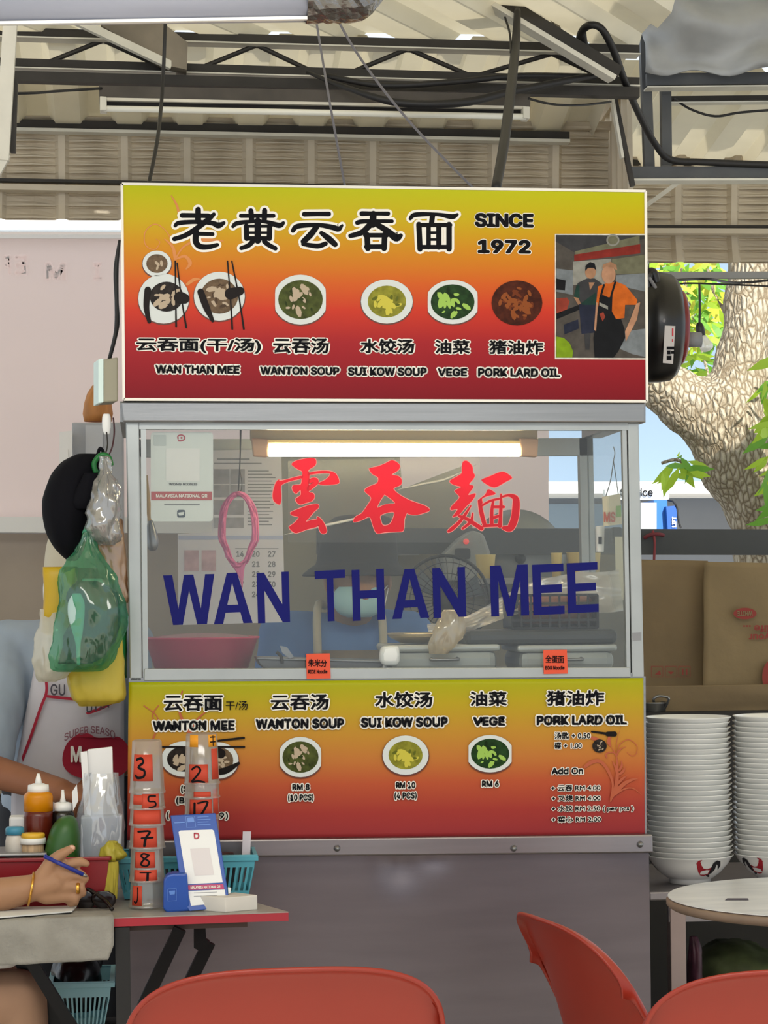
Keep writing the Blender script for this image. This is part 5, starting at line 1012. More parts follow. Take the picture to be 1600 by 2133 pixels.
prof = [(0.0001, 0.004), (0.046*1, 0.004), (0.047, 0.0), (0.051, 0.0), (0.0505, 0.010), (0.058, 0.014), (RB*0.72, HB*0.42), (RB*0.88, HB*0.72), (RB*0.965, HB*0.94), (RB, HB*0.985), (RB*1.0, HB*1.01), (RB*0.985, HB*1.01), (RB*0.94, HB*0.9), (RB*0.8, HB*0.62), (RB*0.6, HB*0.36), (0.04, HB*0.2), (0.0001, HB*0.2)]
def brad(z):
    for (r1, h1), (r2, h2) in zip(prof[5:], prof[6:10]):
        if h1 <= z <= h2: return r1+(r2-r1)*(z-h1)/(h2-h1)
    return RB
def emblem(cx, c, lift=0.0007):          # picture pixels around the bowl front -> bowl surface
    def f(x, y, l):
        z = HB*(1-(y-0)/60.0); a = -math.pi/2+math.asin(max(-0.95, min(0.95, (x-cx)*m_/max(brad(z), 0.01)))); r = brad(z)+lift+l; return c+Vector((r*math.cos(a), r*math.sin(a), z))
    return f
NTH = 'topmost second third fourth fifth sixth seventh eighth ninth tenth eleventh twelfth thirteenth fourteenth fifteenth sixteenth seventeenth eighteenth nineteenth twentieth'.split()+['twenty-first', 'twenty-second', 'twenty-third', 'twenty-fourth', 'twenty-fifth', 'twenty-sixth', 'twenty-seventh', 'twenty-eighth', 'twenty-ninth']
NB = 28; pitch = (P(0, 1481, BY).z-P(0, 1776, BY).z)/(NB-1)
def rooster(c, flipx, parent):
    f = emblem(0, c); s = -1 if flipx else 1
    def L_(pts): return [(s*x, y) for x, y in pts]
    obj('emblem', join(idx(place(polyv(L_([(-6, 12), (-3, 6), (2, 8), (4, 14), (10, 22), (18, 24), (28, 20), (30, 26), (24, 36), (14, 40), (6, 38), (0, 30), (-4, 20)])), (0, 0), 1, f, 0.0003), 0),
        idx(place(polyv(L_([(26, 22), (30, 10), (38, 5), (46, 8), (48, 18), (44, 28), (42, 18), (38, 14), (36, 26), (30, 34), (24, 36)])), (0, 0), 1, f, 0.0006), 1), idx(place(polyv(L_([(-8, 12), (-4, 4), (4, 2), (0, 8)])), (0, 0), 1, f, 0.0005), 0), idx(place(polyv(L_([(18, 38), (26, 36), (28, 44), (22, 42)])), (0, 0), 1, f, 0.0005), 1)), [rred, rdark], parent)
proto = None
def stack(px, lab, dxr):
    global proto
    base = Vector((P(px, 1838, BY).x, BY, bz)); rnd = random.Random(px)
    for k in range(NB):
        j = NB-1-k
        if j == 0: w_ = 'white bowl with a red rooster at the bottom of the stack %s' % lab
        else: w_ = ('topmost white bowl' if k == 0 else 'white bowl, %s from top' % NTH[k])+', stack %s' % lab
        if proto is None:
            t = thing('bowl', w_, 'bowl', tuple(base), 'white bowls in the stack '+lab)
            obj('body', lathev([(r, h) for r, h in prof], base, 48), ceramic, t, smooth=True)
            proto = t
            t.location = base; src = t; src.location = base+Vector((0, 0, j*pitch)); 
        else:
            c = copy_tree(proto, (0, 0, 0)); c.location = base+Vector((rnd.uniform(-1, 1)*0.0012+dxr*j, rnd.uniform(-1, 1)*0.0012, j*pitch)); c['label'] = w_; c['group'] = 'white bowls in the stack '+lab
            if j == 0: root = c
    return root, base
def addbird(root, base, offs):
    for a, fl in offs:
        n0 = len(root.children); ob_ = None
        rooster(Vector((0, 0, 0)), fl, root); ob_ = [c for c in bpy.data.objects if c.parent == root and c.name.startswith('emblem')][-1]
        ob_.matrix_parent_inverse = Matrix.Rotation(a, 4, 'Z')
r1, b1 = stack(1437, 'beside the stall', -0.0001)
addbird(r1, b1, [(0.02, False), (-2.2, False), (2.2, False)])
r2, b2 = stack(1620, 'at the right edge', 0.00005)
addbird(r2, b2, [(-0.70, True), (1.0, False)])
t = thing('saucepan', 'small steel pan with a loop handle behind the left bowl stack', 'pan', tuple(P(1360, 1483, 1.38)))
obj('body', plathe([(1483, 25), (1481, 29), (1466, 30), (1465, 32), (1462, 32), (1462, 28), (1480, 27)], 1358, 1.38), steel, t, smooth=True)
obj('handle', tubev([P(1364, 1470, 1.36), P(1362, 1456, 1.345), P(1372, 1450, 1.345), P(1390, 1452, 1.345), P(1393, 1458, 1.345), P(1384, 1476, 1.36)], 0.004, 8), steel, t, smooth=True)
t = thing('greens_bag', 'clear bag of leafy greens lying in the dark under the steel table', 'vegetable bag', tuple(P(1500, 2060, 0.4)))
obj('bag', pillowv([(1960, 1490, 1560, 0.1), (1985, 1460, 1620, 0.25), (2030, 1445, 1680, 0.34), (2090, 1440, 1700, 0.36), (2125, 1450, 1690, 0.3)], 0.42, wr=0.02, wf=18, seed=9), M('leafy_green', '5A6440', rough=0.5, var=0.5, scale=18), t, smooth=True)
t = thing('purple_bag', 'purple net bag of onions beside the greens under the steel table', 'vegetable bag', tuple(P(1450, 2000, 0.3)))
obj('bag', pillowv([(1950, 1440, 1452, 0.02), (1980, 1436, 1460, 0.06), (2040, 1434, 1462, 0.08), (2124, 1436, 1466, 0.08)], 0.23, wr=0.006, seed=3), M('purple_net', '4E2A3A', rough=0.5, var=0.4, scale=40), t, smooth=True)
# ------------------------------------------------------------------ chairs
orange = M('orange_plastic', '952B1B', rough=0.36, var=0.05, scale=3, coat=0.05)
def chair_mesh():
    path = cat([Vector(p) for p in ((0.225, 0.40, 0.19), (0.215, 0.425, 0.205), (0.12, 0.437, 0.22), (-0.04, 0.428, 0.225), (-0.15, 0.432, 0.22), (-0.19, 0.47, 0.215), (-0.212, 0.54, 0.226), (-0.245, 0.63, 0.236), (-0.285, 0.73, 0.240), (-0.318, 0.795, 0.236), (-0.332, 0.815, 0.232), (-0.350, 0.822, 0.230))], 5)
    V, Fc = [], []; nu = 36; n = len(path)
    for i, (y, z, hw) in enumerate(path):
        bk = max(0, min(1, (z-0.43)/0.36)); bk = bk*bk*(3-2*bk)
        for k in range(nu+1):
            u = -1+2*k/nu; x = hw*math.sin(u*math.pi/2*0.98)
            a = abs(u)
            zz = z+0.03*(1-bk)*a**3-bk*(0.11*a**2.8+0.004*a*a); yy = y+bk*0.085*u*u+(1-bk)*0.0
            lip = max(0, a-0.93)/0.07
            yy -= bk*0.012*lip; zz -= (1-bk)*0.02*lip
            V.append((x, yy, zz))
    for i in range(n-1):
        for k in range(nu): Fc.append((i*(nu+1)+k, i*(nu+1)+k+1, (i+1)*(nu+1)+k+1, (i+1)*(nu+1)+k))
    return V, Fc
CHAIR = chair_mesh()
def make_chair(loc, rz, sc, label):
    t = thing('plastic_chair', label, 'chair', loc, 'orange moulded chairs')
    t.location = (0, 0, 0)
    obj('shell', (list(CHAIR[0]), list(CHAIR[1])), orange, t, smooth=True, solid=0.007)
    for sx in (-1, 1):
        obj('leg', tubev([(sx*0.17, 0.17, 0.418), (sx*0.19, 0.19, 0.38), (sx*0.215, 0.215, 0.0)], 0.011, 10), steel_dull, t, smooth=True)
        obj('leg', tubev([(sx*0.17, -0.13, 0.415), (sx*0.185, -0.16, 0.38), (sx*0.21, -0.24, 0.0)], 0.011, 10), steel_dull, t, smooth=True)
    obj('seat_rail', tubev([(-0.17, 0.17, 0.412), (0.17, 0.17, 0.412), (0.17, -0.13, 0.41), (-0.17, -0.13, 0.41)], 0.009, 8, smooth=False, closed=True), steel_dull, t)
    t.location = loc; t.rotation_euler = (0, 0, rz); t.scale = sc; return t
def dpt(px, py, d):
    r = fw*F + RT*(px-PW/2) + UP*(PH/2-py); return CAM+r*(d/F)
c1 = dpt(579, 2015, 3.62); make_chair((c1.x, c1.y+0.35, 0), 0.06, (1.07, 1, c1.z/0.826), 'orange moulded chair front and centre, its back rising before the cabinet')
c1 = dpt(1718, 2016, 3.62); make_chair((c1.x, c1.y+0.35, 0), -0.05, (1.07, 1, c1.z/0.826), 'orange moulded chair at the lower right corner below the round table')
c1 = dpt(1110, 1906, 4.35); make_chair((c1.x+0.345, c1.y+0.06, 0), -1.36, (0.95, 1, c1.z/0.826), 'orange moulded chair seen from its side between the cabinet and round table')
# ------------------------------------------------------------------ left table and its load
t = thing('folding_table', 'grey folding table with a red edge at the lower left', 'table', tuple(PZ(300, 1900, 0)*0+Vector((PZ(200, 1890, TZ).x, PZ(200, 1890, TZ).y, 0))))
tp = [(601, 1899), (536, 1881), (500, 1852), (-330, 1850), (-330, 1931)]
topv = [PZ(x, y, TZ) for x, y in tp]
def prism(pts, dz): n = len(pts); v = list(pts)+[p+Vector((0, 0, dz)) for p in pts]; return v, [tuple(range(n)), tuple(range(2*n-1, n-1, -1))]+[(i, i+n, (i+1) % n+n, (i+1) % n) for i in range(n)]
obj('top', prism(topv, -0.002), M('grey_laminate', '9C978F', rough=0.35, var=0.08), t)
ins = [p.lerp(Vector((topv[3].x+0.4, topv[2].y-0.2, TZ)), 0.0)+Vector((0, 0, -0.0022)) for p in topv]
obj('edge', prism(ins, -0.0165), M('red_edge', 'A52835', rough=0.4), t)
A, B = PZ(515, 1900, TZ), PZ(-330, 1926, TZ)
obj('batten', bar(A+Vector((0, 0.03, -0.026)), B+Vector((0, 0.03, -0.026)), 0.03, 0.014), M('brown_batten', '4A3A32', rough=0.6), t)
tub = M('black_leg', '080708', rough=0.35, spec=0.2)
Yf = PZ(255, 1915, TZ).y
obj('leg', bar(P(255, 1930, Yf+0.05), P(262, 1930, Yf+0.05)*1.0-Vector((0, 0, P(262, 1930, Yf+0.05).z)), 0.03, 0.03, (0, 1, 0)), M('dark_grey_leg', '121111', rough=0.5), t)
obj('brace', bar(P(375, 1934, Yf+0.06), P(268, 2160, Yf+0.06), 0.026, 0.026, (0, 1, 0)), tub, t)
obj('brace', bar(P(436, 1962, Yf+0.12), P(330, 2180, Yf+0.12), 0.026, 0.026, (0, 1, 0)), tub, t)
obj('bracket', slabv([(404, 1930), (428, 1930), (430, 1958), (437, 1962), (426, 1985), (404, 1975)], Yf+0.1, 0.03), tub, t)
for px0, px1 in ((62, 145), (40, 118)): obj('brace', bar(P(px0, 1998, Yf+0.05+0.1*(px0 == 40)), P(px1+30, 2180, Yf+0.05+0.1*(px0 == 40)), 0.024, 0.024, (0, 1, 0)), tub, t)
lf = P(268, 2160, Yf+0.06)
# far ends of the braces reach the floor
for (a, b) in (((268, 2160), Yf+0.06), ((330, 2180), Yf+0.12), ((175, 2180), Yf+0.05)):
    q = P(a[0], a[1], b); obj('foot', bar(q+Vector((0, 0, 0.01)), Vector((q.x-0.02, q.y, 0)), 0.026, 0.026, (0, 1, 0)), tub, t)
# grey cloth over the near left part
e0, e1 = PZ(-330, 1931, TZ), PZ(236, 1912, TZ); ed = (e1-e0); V, Fc = [], []; nx, ny = 60, 30
nrm = Vector((ed.y, -ed.x, 0)).normalized()
if nrm.y > 0: nrm = -nrm
hd = 0.078
for j in range(ny+1):
    s = -0.085+j/ny*(0.085+hd+0.012)
    for i in range(nx+1):
        u = i/nx; p = e0.lerp(e1, u)
        s2 = s
        if s < 0: q = p+nrm*s+Vector((0, 0, 0.003))
        else: q = p+nrm*(0.006+0.004*min(1, s/0.02)+0.006*noise.noise(Vector((u*9, s*20, 2))))+Vector((0, 0, 0.003-max(0, s-0.004)*(1.0+0.14*(1-u))))
        rr = max(0, u-0.97)/0.03
        q += Vector((0, 0, -0.012*rr*(1 if s > 0 else 0)*0+0.002*noise.noise(Vector((u*14, s*30, 4)))))+(ed.normalized()*(-0.012*max(0, s-0.06)/0.03*rr))
        V.append(q)
for j in range(ny):
    for i in range(nx): Fc.append((j*(nx+1)+i, (j+1)*(nx+1)+i, (j+1)*(nx+1)+i+1, j*(nx+1)+i+1))
o = obj('table_cloth', (V, Fc), M('grey_towel', '9B9890', rough=0.95, var=0.14, scale=14, bump=0.3, bscale=90, dark='85827A'), None, smooth=True, solid=0.004); tag(o, 'grey cloth folded over the near edge of the red-edged table', 'cloth')
def onT(px, py): return PZ(px, py, TZ)
o = obj('paper_sheet', prism([PZ(-40, 1916, TZ+0.008), PZ(-40, 1894, TZ+0.008), PZ(160, 1889, TZ+0.008), PZ(150, 1900, TZ+0.008)], 0.003), M('napkin_paper', 'D8D8D4', rough=0.8)); tag(o, 'folded white paper lying on the grey cloth under the hand', 'paper')
# ---- cups
cupm = clear('frosted_cup', 'E9E4DE', opacity=0.34, gloss=0.10, rough=0.1, trans=0.6); orl = M('orange_label', 'E4563C', rough=0.6, trans=0.35)
def cupstack(cx, Y, tops, hpx, r0, r1, labels, where, tilt=0.0):
    m_ = mpp(Y)
    for k, (py, lab) in enumerate(zip(tops, labels)):
        cxx = cx+tilt*(py-tops[0]); c = P(cxx, py, Y); bz_ = P(cxx, py+hpx, Y).z; h = c.z-bz_
        t = thing('plastic_cup', 'upturned frosted cup %s' % lab[1], 'cup', (c.x, Y, bz_), 'frosted cups stacked '+where)
        ra, rb_ = r0*m_, r1*m_
        obj('wall', lathev([(rb_*1.04, bz_), (rb_*1.04, bz_+0.004), (rb_, bz_+0.005), (rb_-(rb_-ra)*0.14, bz_+h*0.14), (ra+0.001, c.z-0.003), (ra-0.002, c.z), (ra-0.004, c.z-0.001), (0.0001, c.z-0.001)], (c.x, Y, 0), 36, cap=False), cupm, t, smooth=True)
        if lab[0] is None: continue
        for (a0, a1, q0, q1, txt, mat_) in lab[0]:
            def surf(a, q, l): r = ra+(rb_-ra)*q+0.0008+l; an = -math.pi/2+a; return Vector((c.x+r*math.cos(an), Y+r*math.sin(an), c.z-h*q))
            V, Fc = [], []; n = 10
            for i in range(n+1):
                for q in (q0, q1): V.append(surf(a0+(a1-a0)*i/n, q, 0))
            for i in range(n): Fc.append((2*i, 2*i+1, 2*i+3, 2*i+2))
            lb = obj('label', (V, Fc), mat_, t, smooth=True, solid=0.0004)
            if txt:
                for s_ in txt: obj('lettering', place(strokev([(x, y, 0.05) for x, y in s_], n=4), (0, 0), 1, lambda x, y, l: surf(a0+(a1-a0)*x, q0+(q1-q0)*y, 0.0006), 0), black_ink, lb)
D3 = [[(0.2, 0.2), (0.45, 0.14), (0.55, 0.3), (0.3, 0.48), (0.6, 0.6), (0.58, 0.82), (0.3, 0.88), (0.18, 0.8)]]
D5 = [[(0.75, 0.15), (0.4, 0.15), (0.38, 0.45), (0.7, 0.5), (0.75, 0.75), (0.4, 0.88)]]
D7 = [[(0.25, 0.18), (0.7, 0.16), (0.55, 0.5), (0.5, 0.9)], [(0.4, 0.5), (0.8, 0.48)]]
D8 = [[(0.7, 0.2), (0.45, 0.1), (0.35, 0.28), (0.7, 0.6), (0.6, 0.88), (0.35, 0.8), (0.42, 0.55), (0.7, 0.2)]]
D1 = [[(0.3, 0.2), (0.7, 0.2)], [(0.6, 0.2), (0.58, 0.9)]]
DJ = [[(0.6, 0.1), (0.62, 0.6), (0.5, 0.85), (0.3, 0.8)]]
D2 = [[(0.2, 0.25), (0.45, 0.1), (0.62, 0.3), (0.4, 0.65), (0.2, 0.9), (0.5, 0.85), (0.8, 0.92)]]
D17 = [[(0.25, 0.2), (0.25, 0.9)], [(0.4, 0.2), (0.8, 0.15), (0.5, 0.95)]]
yl_ = M('amber_label', 'E89A1C', rough=0.6)
cupstack(306, -0.33, [1541, 1574, 1608, 1656, 1725, 1778], 110, 29, 36, [
    ([(-0.95, 0.35, 0.26, 0.76, D3, orl)], 'labelled 3 on top of the left cup stack'),
    ([(-0.3, 0.75, 0.70, 1.0, D5, orl), (-0.9, -0.3, 0.72, 0.9, None, orl)], 'labelled 5, second from top of the left stack'),
    ([(-0.9, 0.9, 0.7, 0.97, None, orl)], 'with a plain orange strip, third of the left stack'),
    ([(-0.9, 0.6, 0.60, 0.97, D7, orl)], 'labelled 7, fourth from top of the left stack'),
    ([(-0.8, 0.5, 0.42, 0.72, D8, orl), (-0.8, 0.6, 0.76, 0.98, D1, orl)], 'labelled 8 and 7, fifth from top of the left stack'),
    ([(-1.0, -0.3, 0.58, 0.95, DJ, orl)], 'with a torn label at the bottom of the left stack')], 'at the left of the table')
cupstack(420, -0.245, [1527, 1556, 1600, 1650, 1710, 1771], 105, 31, 36, [
    ([(-0.85, -0.25, 0.02, 0.26, None, yl_), (0.42, 1.1, 0.02, 0.26, [[(0.2, 0.2), (0.8, 0.2)], [(0.5, 0.1), (0.5, 0.9)], [(0.2, 0.6), (0.8, 0.6)]], yl_), (0.6, 1.2, 0.3, 0.9, None, orl), (-0.85, 0.35, 0.60, 0.98, D2, orl)], 'labelled 2 with amber corner labels topping the right stack'),
    ([(-0.5, 0.5, 0.86, 0.98, None, orl)], 'with a plain orange strip, second from top of the right stack'),
    ([(-0.8, 0.6, 0.6, 0.93, D17, orl), (0.7, 1.2, 0.4, 0.9, None, orl)], 'labelled 17, third from top of the right stack'),
    ([(0.2, 1.1, 0.3, 0.8, None, orl)], 'just above the blue payment stand in the right stack'),
    (None, 'hidden behind the blue stand, fifth of the right stack'), (None, 'at the bottom of the right stack behind the blue stand')], 'behind the blue payment stand')
# ---- payment stand
blu = M('stand_blue', '2350A8', rough=0.35); blu2 = M('stand_blue_light', '5F8AD6', rough=0.35)
t = thing('payment_stand', 'blue leaning payment stand with a white card and speaker box on the red-edged table', 'payment stand', tuple(onT(420, 1898)))
YB = onT(400, 1899).y
def yb(py): return YB+0.085*(1898-py)/200
def ms(px, py, l): return P(px, py, yb(py)-l)
def board(l, off, th, name, mat, parent, bevel=0): 
    n = len(l); v = [ms(x, y, off) for x, y in l]+[ms(x, y, off)+Vector((0, th, 0)) for x, y in l]
    return obj(name, (v, [tuple(range(n-1, -1, -1)), tuple(range(n, 2*n))]+[(i, (i+1) % n, (i+1) % n+n, i+n) for i in range(n)]), mat, parent, bevel=bevel)
bo = board([(355, 1699), (449, 1694), (476, 1866), (470, 1890), (395, 1898), (382, 1880)], 0, 0.006, 'board', blu, t, 0.0015)
board([(372, 1733), (376, 1730), (442, 1728), (446, 1731), (464, 1838), (390, 1842)], 0.0012, 0.0008, 'card', M('stand_card', 'E9EAEA', rough=0.4), bo)
board([(389, 1844), (465, 1841), (467, 1852), (391, 1854)], 0.0012, 0.0008, 'band', M('stand_pink', 'B8306A', rough=0.4), bo)
board([(392, 1856), (468, 1853), (472, 1880), (398, 1887)], 0.0012, 0.0008, 'card', M('stand_card', 'E9EAEA'), bo)
obj('code_panel', place(polyv([(396, 1768), (436, 1766), (446, 1822), (406, 1824)]), (0, 0), 1, ms, 0.0018), M('code_grey', 'DCD6D8', rough=0.5), bo)
obj('logo', place(strokev([(405, 1736, 3), (413, 1737, 3), (413, 1745, 3), (406, 1746, 3), (405, 1736, 3)], n=3), (0, 0), 1, ms, 0.002), M('stand_crimson', 'B0253F', rough=0.4), bo)
obj('logo', join(place(polyv([(389, 1703), (403, 1702), (405, 1712), (391, 1713)]), (0, 0), 1, ms, 0.001), place(strokev([(387, 1701, 1.2), (405, 1700, 1.2), (408, 1723, 1.2), (389, 1724, 1.2), (387, 1701, 1.2)], n=1), (0, 0), 1, ms, 0.001)), blu2, bo)
obj('lettering', textv('MALAYSIA NATIONAL QR', (397, 1845, 459, 1851), ms, 0.03, lift=0.001, slope=-0.04), white_ink, bo)
for k in range(4): obj('print', place(strokev([(412, 1702+k*5.4, 1.6), (434+(k % 2)*4, 1701+k*5.4, 1.6)], n=2), (0, 0), 1, ms, 0.001), blu2, bo)
obj('print', place(strokev([(364, 1714, 2), (384, 1713, 2)], n=2), (0, 0), 1, ms, 0.001), blu2, bo)
for y_ in (1859, 1866): obj('print', place(strokev([(404, y_+1, 0.8), (452, y_-1, 0.8)], n=2), (0, 0), 1, ms, 0.002), ink1, bo)
A = P(340, 1822, YB+0.01); 
sbx = obj('speaker_box', slabv([(341, 1835), (347, 1824), (360, 1820), (390, 1820), (396, 1898), (348, 1901), (340, 1894)], YB+0.004, 0.05), blu, t, bevel=0.004)
obj('logo', join(place(strokev([(350, 1852, 1.6), (367, 1851, 1.6), (367, 1876, 1.6), (350, 1877, 1.6), (350, 1852, 1.6)], n=1), (0, 0), 1, on(YB+0.003), 0.0003), place(polyv([(352, 1856), (365, 1855), (364, 1863), (354, 1864)]), (0, 0), 1, on(YB+0.003), 0.0003)), blu2, sbx)
obj('clip', slabv([(475, 1849), (481, 1850), (480, 1860), (476, 1862)], yb(1855)-0.002, 0.01), white_plastic, t)
# ---- clear white box
t = thing('tissue_box', 'small white paper box lying at the front of the red-edged table', 'box', tuple(onT(470, 1899)))
bb = [PZ(416, 1897, TZ), PZ(470, 1901, TZ), PZ(537, 1895, TZ), PZ(490, 1889, TZ)]
v0, f0 = prism(bb, 0.031)
obj('carton', (v0, f0), M('white_carton', 'D6D2CA', rough=0.5, var=0.06), t, bevel=0.002)
# ---- turquoise basket
turq = M('turquoise_plastic', '5CB4C8', rough=0.35, trans=0.15)
def basket(name, label, cat_, px0, px1, pyt, pyb, Y0, Y1, inset, mat, nslots, zbot, taper=14, group=None):
    t = thing(name, label, cat_, (P((px0+px1)/2, pyb, Y0).x, (Y0+Y1)/2, zbot))
    A, B = P(px0, pyt, Y0), P(px1, pyt, Y0); h = A.z-zbot; tp_ = taper*mpp(Y0)
    def ring(f, z): return [Vector((A.x+tp_*f, Y0+tp_*f*0.6, z)), Vector((B.x-tp_*f, Y0+tp_*f*0.6, z)), Vector((B.x-tp_*f, Y1-tp_*f*0.6, z)), Vector((A.x+tp_*f, Y1-tp_*f*0.6, z))]
    def band(f0_, z0_, f1_, z1_): r0_, r1_ = ring(f0_, z0_), ring(f1_, z1_); return r0_+r1_, [(i, (i+1) % 4, (i+1) % 4+4, i+4) for i in range(4)]
    zt_ = A.z
    obj('rim', join(band(-0.25, zt_-0.001, -0.25, zt_-0.012), band(-0.25, zt_, 0.25, zt_)), mat, t, solid=0.003, bevel=0.002)
    bars = [band(0.1, zt_-0.004, 0.25, zt_-h*0.28), band(0.85, zbot+h*0.16, 1, zbot+0.002), (ring(1, zbot+0.002), [(0, 1, 2, 3)])]
    u0_, u1_ = ring(0.25, zt_-h*0.28), ring(0.85, zbot+h*0.16)
    for s_ in range(4):
        n = nslots if s_ % 2 == 0 else max(3, int(nslots*abs(Y1-Y0)/abs(B.x-A.x)))
        for k in range(n+1):
            f = k/n; w_ = 0.22/n
            fa, fb = max(0, f-w_), min(1, f+w_)
            bars.append(([u0_[s_].lerp(u0_[(s_+1) % 4], fa), u0_[s_].lerp(u0_[(s_+1) % 4], fb), u1_[s_].lerp(u1_[(s_+1) % 4], fb), u1_[s_].lerp(u1_[(s_+1) % 4], fa)], [(0, 1, 2, 3)]))
    obj('body', join(*bars), mat, t, solid=0.002); return t
basket('plastic_basket', 'turquoise slotted plastic basket behind the cup stacks', 'basket', 243, 533, 1787, 1880, -0.19, -0.02, 1, turq, 24, TZ+0.001, taper=16)
o = obj('black_pouch', pillowv([(1776, 455, 485, 0.04), (1782, 342, 488, 0.08), (1800, 340, 490, 0.1), (1850, 345, 485, 0.1)], -0.11, n=12, wr=0.003), black_plastic, None, smooth=True); tag(o, 'black pouch lying in the turquoise basket', 'pouch')
o = obj('paper_sachet', slabv([(506, 1732), (523, 1732), (521, 1790), (504, 1790)], -0.10, 0.003), M('white_sachet', 'DCD4DC', rough=0.5)); tag(o, 'slim pale sachet standing at the right end of the turquoise basket', 'sachet')
# red basket, bottles, mango, napkins
redb = M('red_plastic', '8E1A24', rough=0.35, trans=0.1)
YR = -0.30
t = thing('red_basket', 'dark red plastic basket holding the sauce bottles at the left', 'basket', (P(90, 1862, YR).x, YR+0.1, TZ))
A, B = P(-140, 1795, YR), P(226, 1795, YR); zb_ = TZ+0.002; C_ = P(212, 1862, YR)
def tapered(x0, x1, y0, y1, z0, z1, ins): return ([Vector(v) for v in ((x0+ins, y0+ins*0.5, z0), (x1-ins, y0+ins*0.5, z0), (x1-ins, y1-ins*0.5, z0), (x0+ins, y1-ins*0.5, z0), (x0, y0, z1), (x1, y0, z1), (x1, y1, z1), (x0, y1, z1))], [(3, 2, 1, 0), (0, 1, 5, 4), (1, 2, 6, 5), (2, 3, 7, 6), (3, 0, 4, 7)])
obj('body', tapered(A.x, B.x, YR, YR+0.2, zb_, A.z, 0.012), redb, t, solid=0.003)
obj('rim', join(bar((A.x, YR, A.z), (B.x+0.004, YR, A.z), 0.012, 0.008), bar((B.x, YR, A.z), (B.x, YR+0.2, A.z), 0.012, 0.008), bar((A.x, YR+0.2, A.z), (B.x+0.004, YR+0.2, A.z), 0.012, 0.008)), redb, t, bevel=0.002)
o = obj('tray', bx(P(-140, 1788, YR).x, P(97, 1788, YR).x, YR+0.02, YR+0.17, A.z+0.005, A.z+0.012), M('pewter_tray', '8F8F90', rough=0.35, metal=0.4), None, bevel=0.003); tag(o, 'thin grey tray on the red basket under the small jars', 'tray')
YT = YR+0.09; ztr = A.z+0.0125
def bottle(name, label, rows, cx, Y, parts, cat_='sauce bottle'):
    t = thing(name, label, cat_, (P(cx, 1700, Y).x, Y, ztr))
    for nm, r_, m__ in parts: obj(nm, plathe(r_, cx, Y, 28), m__, t, smooth=True)
    return t
bt = bottle('squeeze_bottle', 'orange squeeze bottle of dark red sauce with a white nozzle', None, 80, YT+0.02, [
    ('body', [(1786, 27), (1782, 29), (1700, 29.5), (1689, 29.5)], M('chilli_sauce', '5E1F12', rough=0.25)), ('upper', [(1689, 29.5), (1660, 29.5), (1654, 28), (1651, 24), (1648, 21)], M('amber_plastic', 'F0A010', rough=0.3, trans=0.35)),
    ('cap', [(1650, 22), (1635, 21), (1634, 15), (1632, 12)], white_plastic), ('nozzle', [(1634, 8), (1620, 5), (1611, 2.5)], white_plastic)])
bottle('squeeze_bottle', 'black soy sauce squeeze bottle with white cap behind the green mango', None, 131, YT+0.03, [
    ('body', [(1786, 22), (1782, 24), (1700, 24), (1692, 22), (1688, 19)], M('soy_sauce', '14100E', rough=0.2)), ('cap', [(1689, 19), (1673, 18), (1671, 12)], white_plastic), ('nozzle', [(1672, 7), (1660, 4), (1645, 2.5)], white_plastic)])
bottle('jar', 'small white jar with a blue lid left of the toothpick jar', None, 31, YT-0.02, [('body', [(1787, 19), (1752, 19), (1741, 17), (1738, 15)], M('jar_white', 'CFC9C0', rough=0.5, var=0.15, scale=30)), ('lid', [(1738, 19), (1726, 19), (1722, 16)], M('lid_blue', '3E8AA8', rough=0.4))], 'jar')
bottle('jar', 'toothpick jar with a yellow and white lid before the orange bottle', None, 69, YT-0.03, [('body', [(1787, 23), (1756, 22)], M('toothpicks', 'B79A78', rough=0.6, var=0.35, scale=60, stretch=(3, 3, 0.3))), ('collar', [(1757, 26.5), (1748, 26.5), (1745, 25)], white_plastic), ('lid', [(1745, 24), (1738, 24), (1735, 22)], M('lid_yellow', 'E2B232', rough=0.4))], 'jar')
o = obj('white_box', pillowv([(1700, 22, 50, 0.05), (1704, 20, 56, 0.06), (1740, 20, 56, 0.06), (1786, 20, 56, 0.06)], YT+0.05, n=6, seg=16, power=6), M('white_box', 'DADADA', rough=0.6)); tag(o, 'white carton standing behind the blue lidded jar', 'carton')
o = obj('green_mango', pillowv([(1699, 135, 150, 0.02), (1705, 122, 158, 0.05), (1722, 108, 164, 0.075), (1750, 98, 167, 0.085), (1775, 93, 166, 0.085), (1795, 94, 164, 0.07), (1808, 104, 156, 0.04)], YT-0.03, n=36, seg=32), M('mango_green', '2E5C24', rough=0.4, var=0.15, scale=10), None, smooth=True); tag(o, 'large green mango standing in the red basket before the soy bottle', 'mango')
t = thing('napkin_pack', 'open plastic pack of white napkins standing right of the mango', 'napkins', (P(210, 1800, YT).x, YT, ztr))
nap = M('white_napkin', 'E8E8E8', rough=0.8); filmc = clear('napkin_film', 'D6DCE4', opacity=0.22, gloss=0.16, rough=0.1)
obj('napkins', slabv([(182, 1562), (234, 1556), (236, 1640), (246, 1700), (186, 1700), (178, 1640)], YT+0.045, 0.02), nap, t, bevel=0.002)
obj('napkins', slabv([(168, 1567), (181, 1565), (190, 1700), (176, 1700)], YT+0.03, 0.012), nap, t)
obj('napkins', slabv([(168, 1702), (255, 1698), (252, 1788), (166, 1792)], YT+0.0, 0.05), M('napkin_block', 'D2D8E2', rough=0.6), t, bevel=0.004)
obj('wrap', pillowv([(1610, 176, 244, 0.05), (1650, 172, 250, 0.07), (1695, 160, 258, 0.09), (1740, 164, 258, 0.09), (1796, 164, 254, 0.08)], YT+0.027, n=24, wr=0.005, wf=60, seed=8, open_top=True), filmc, t, smooth=True)
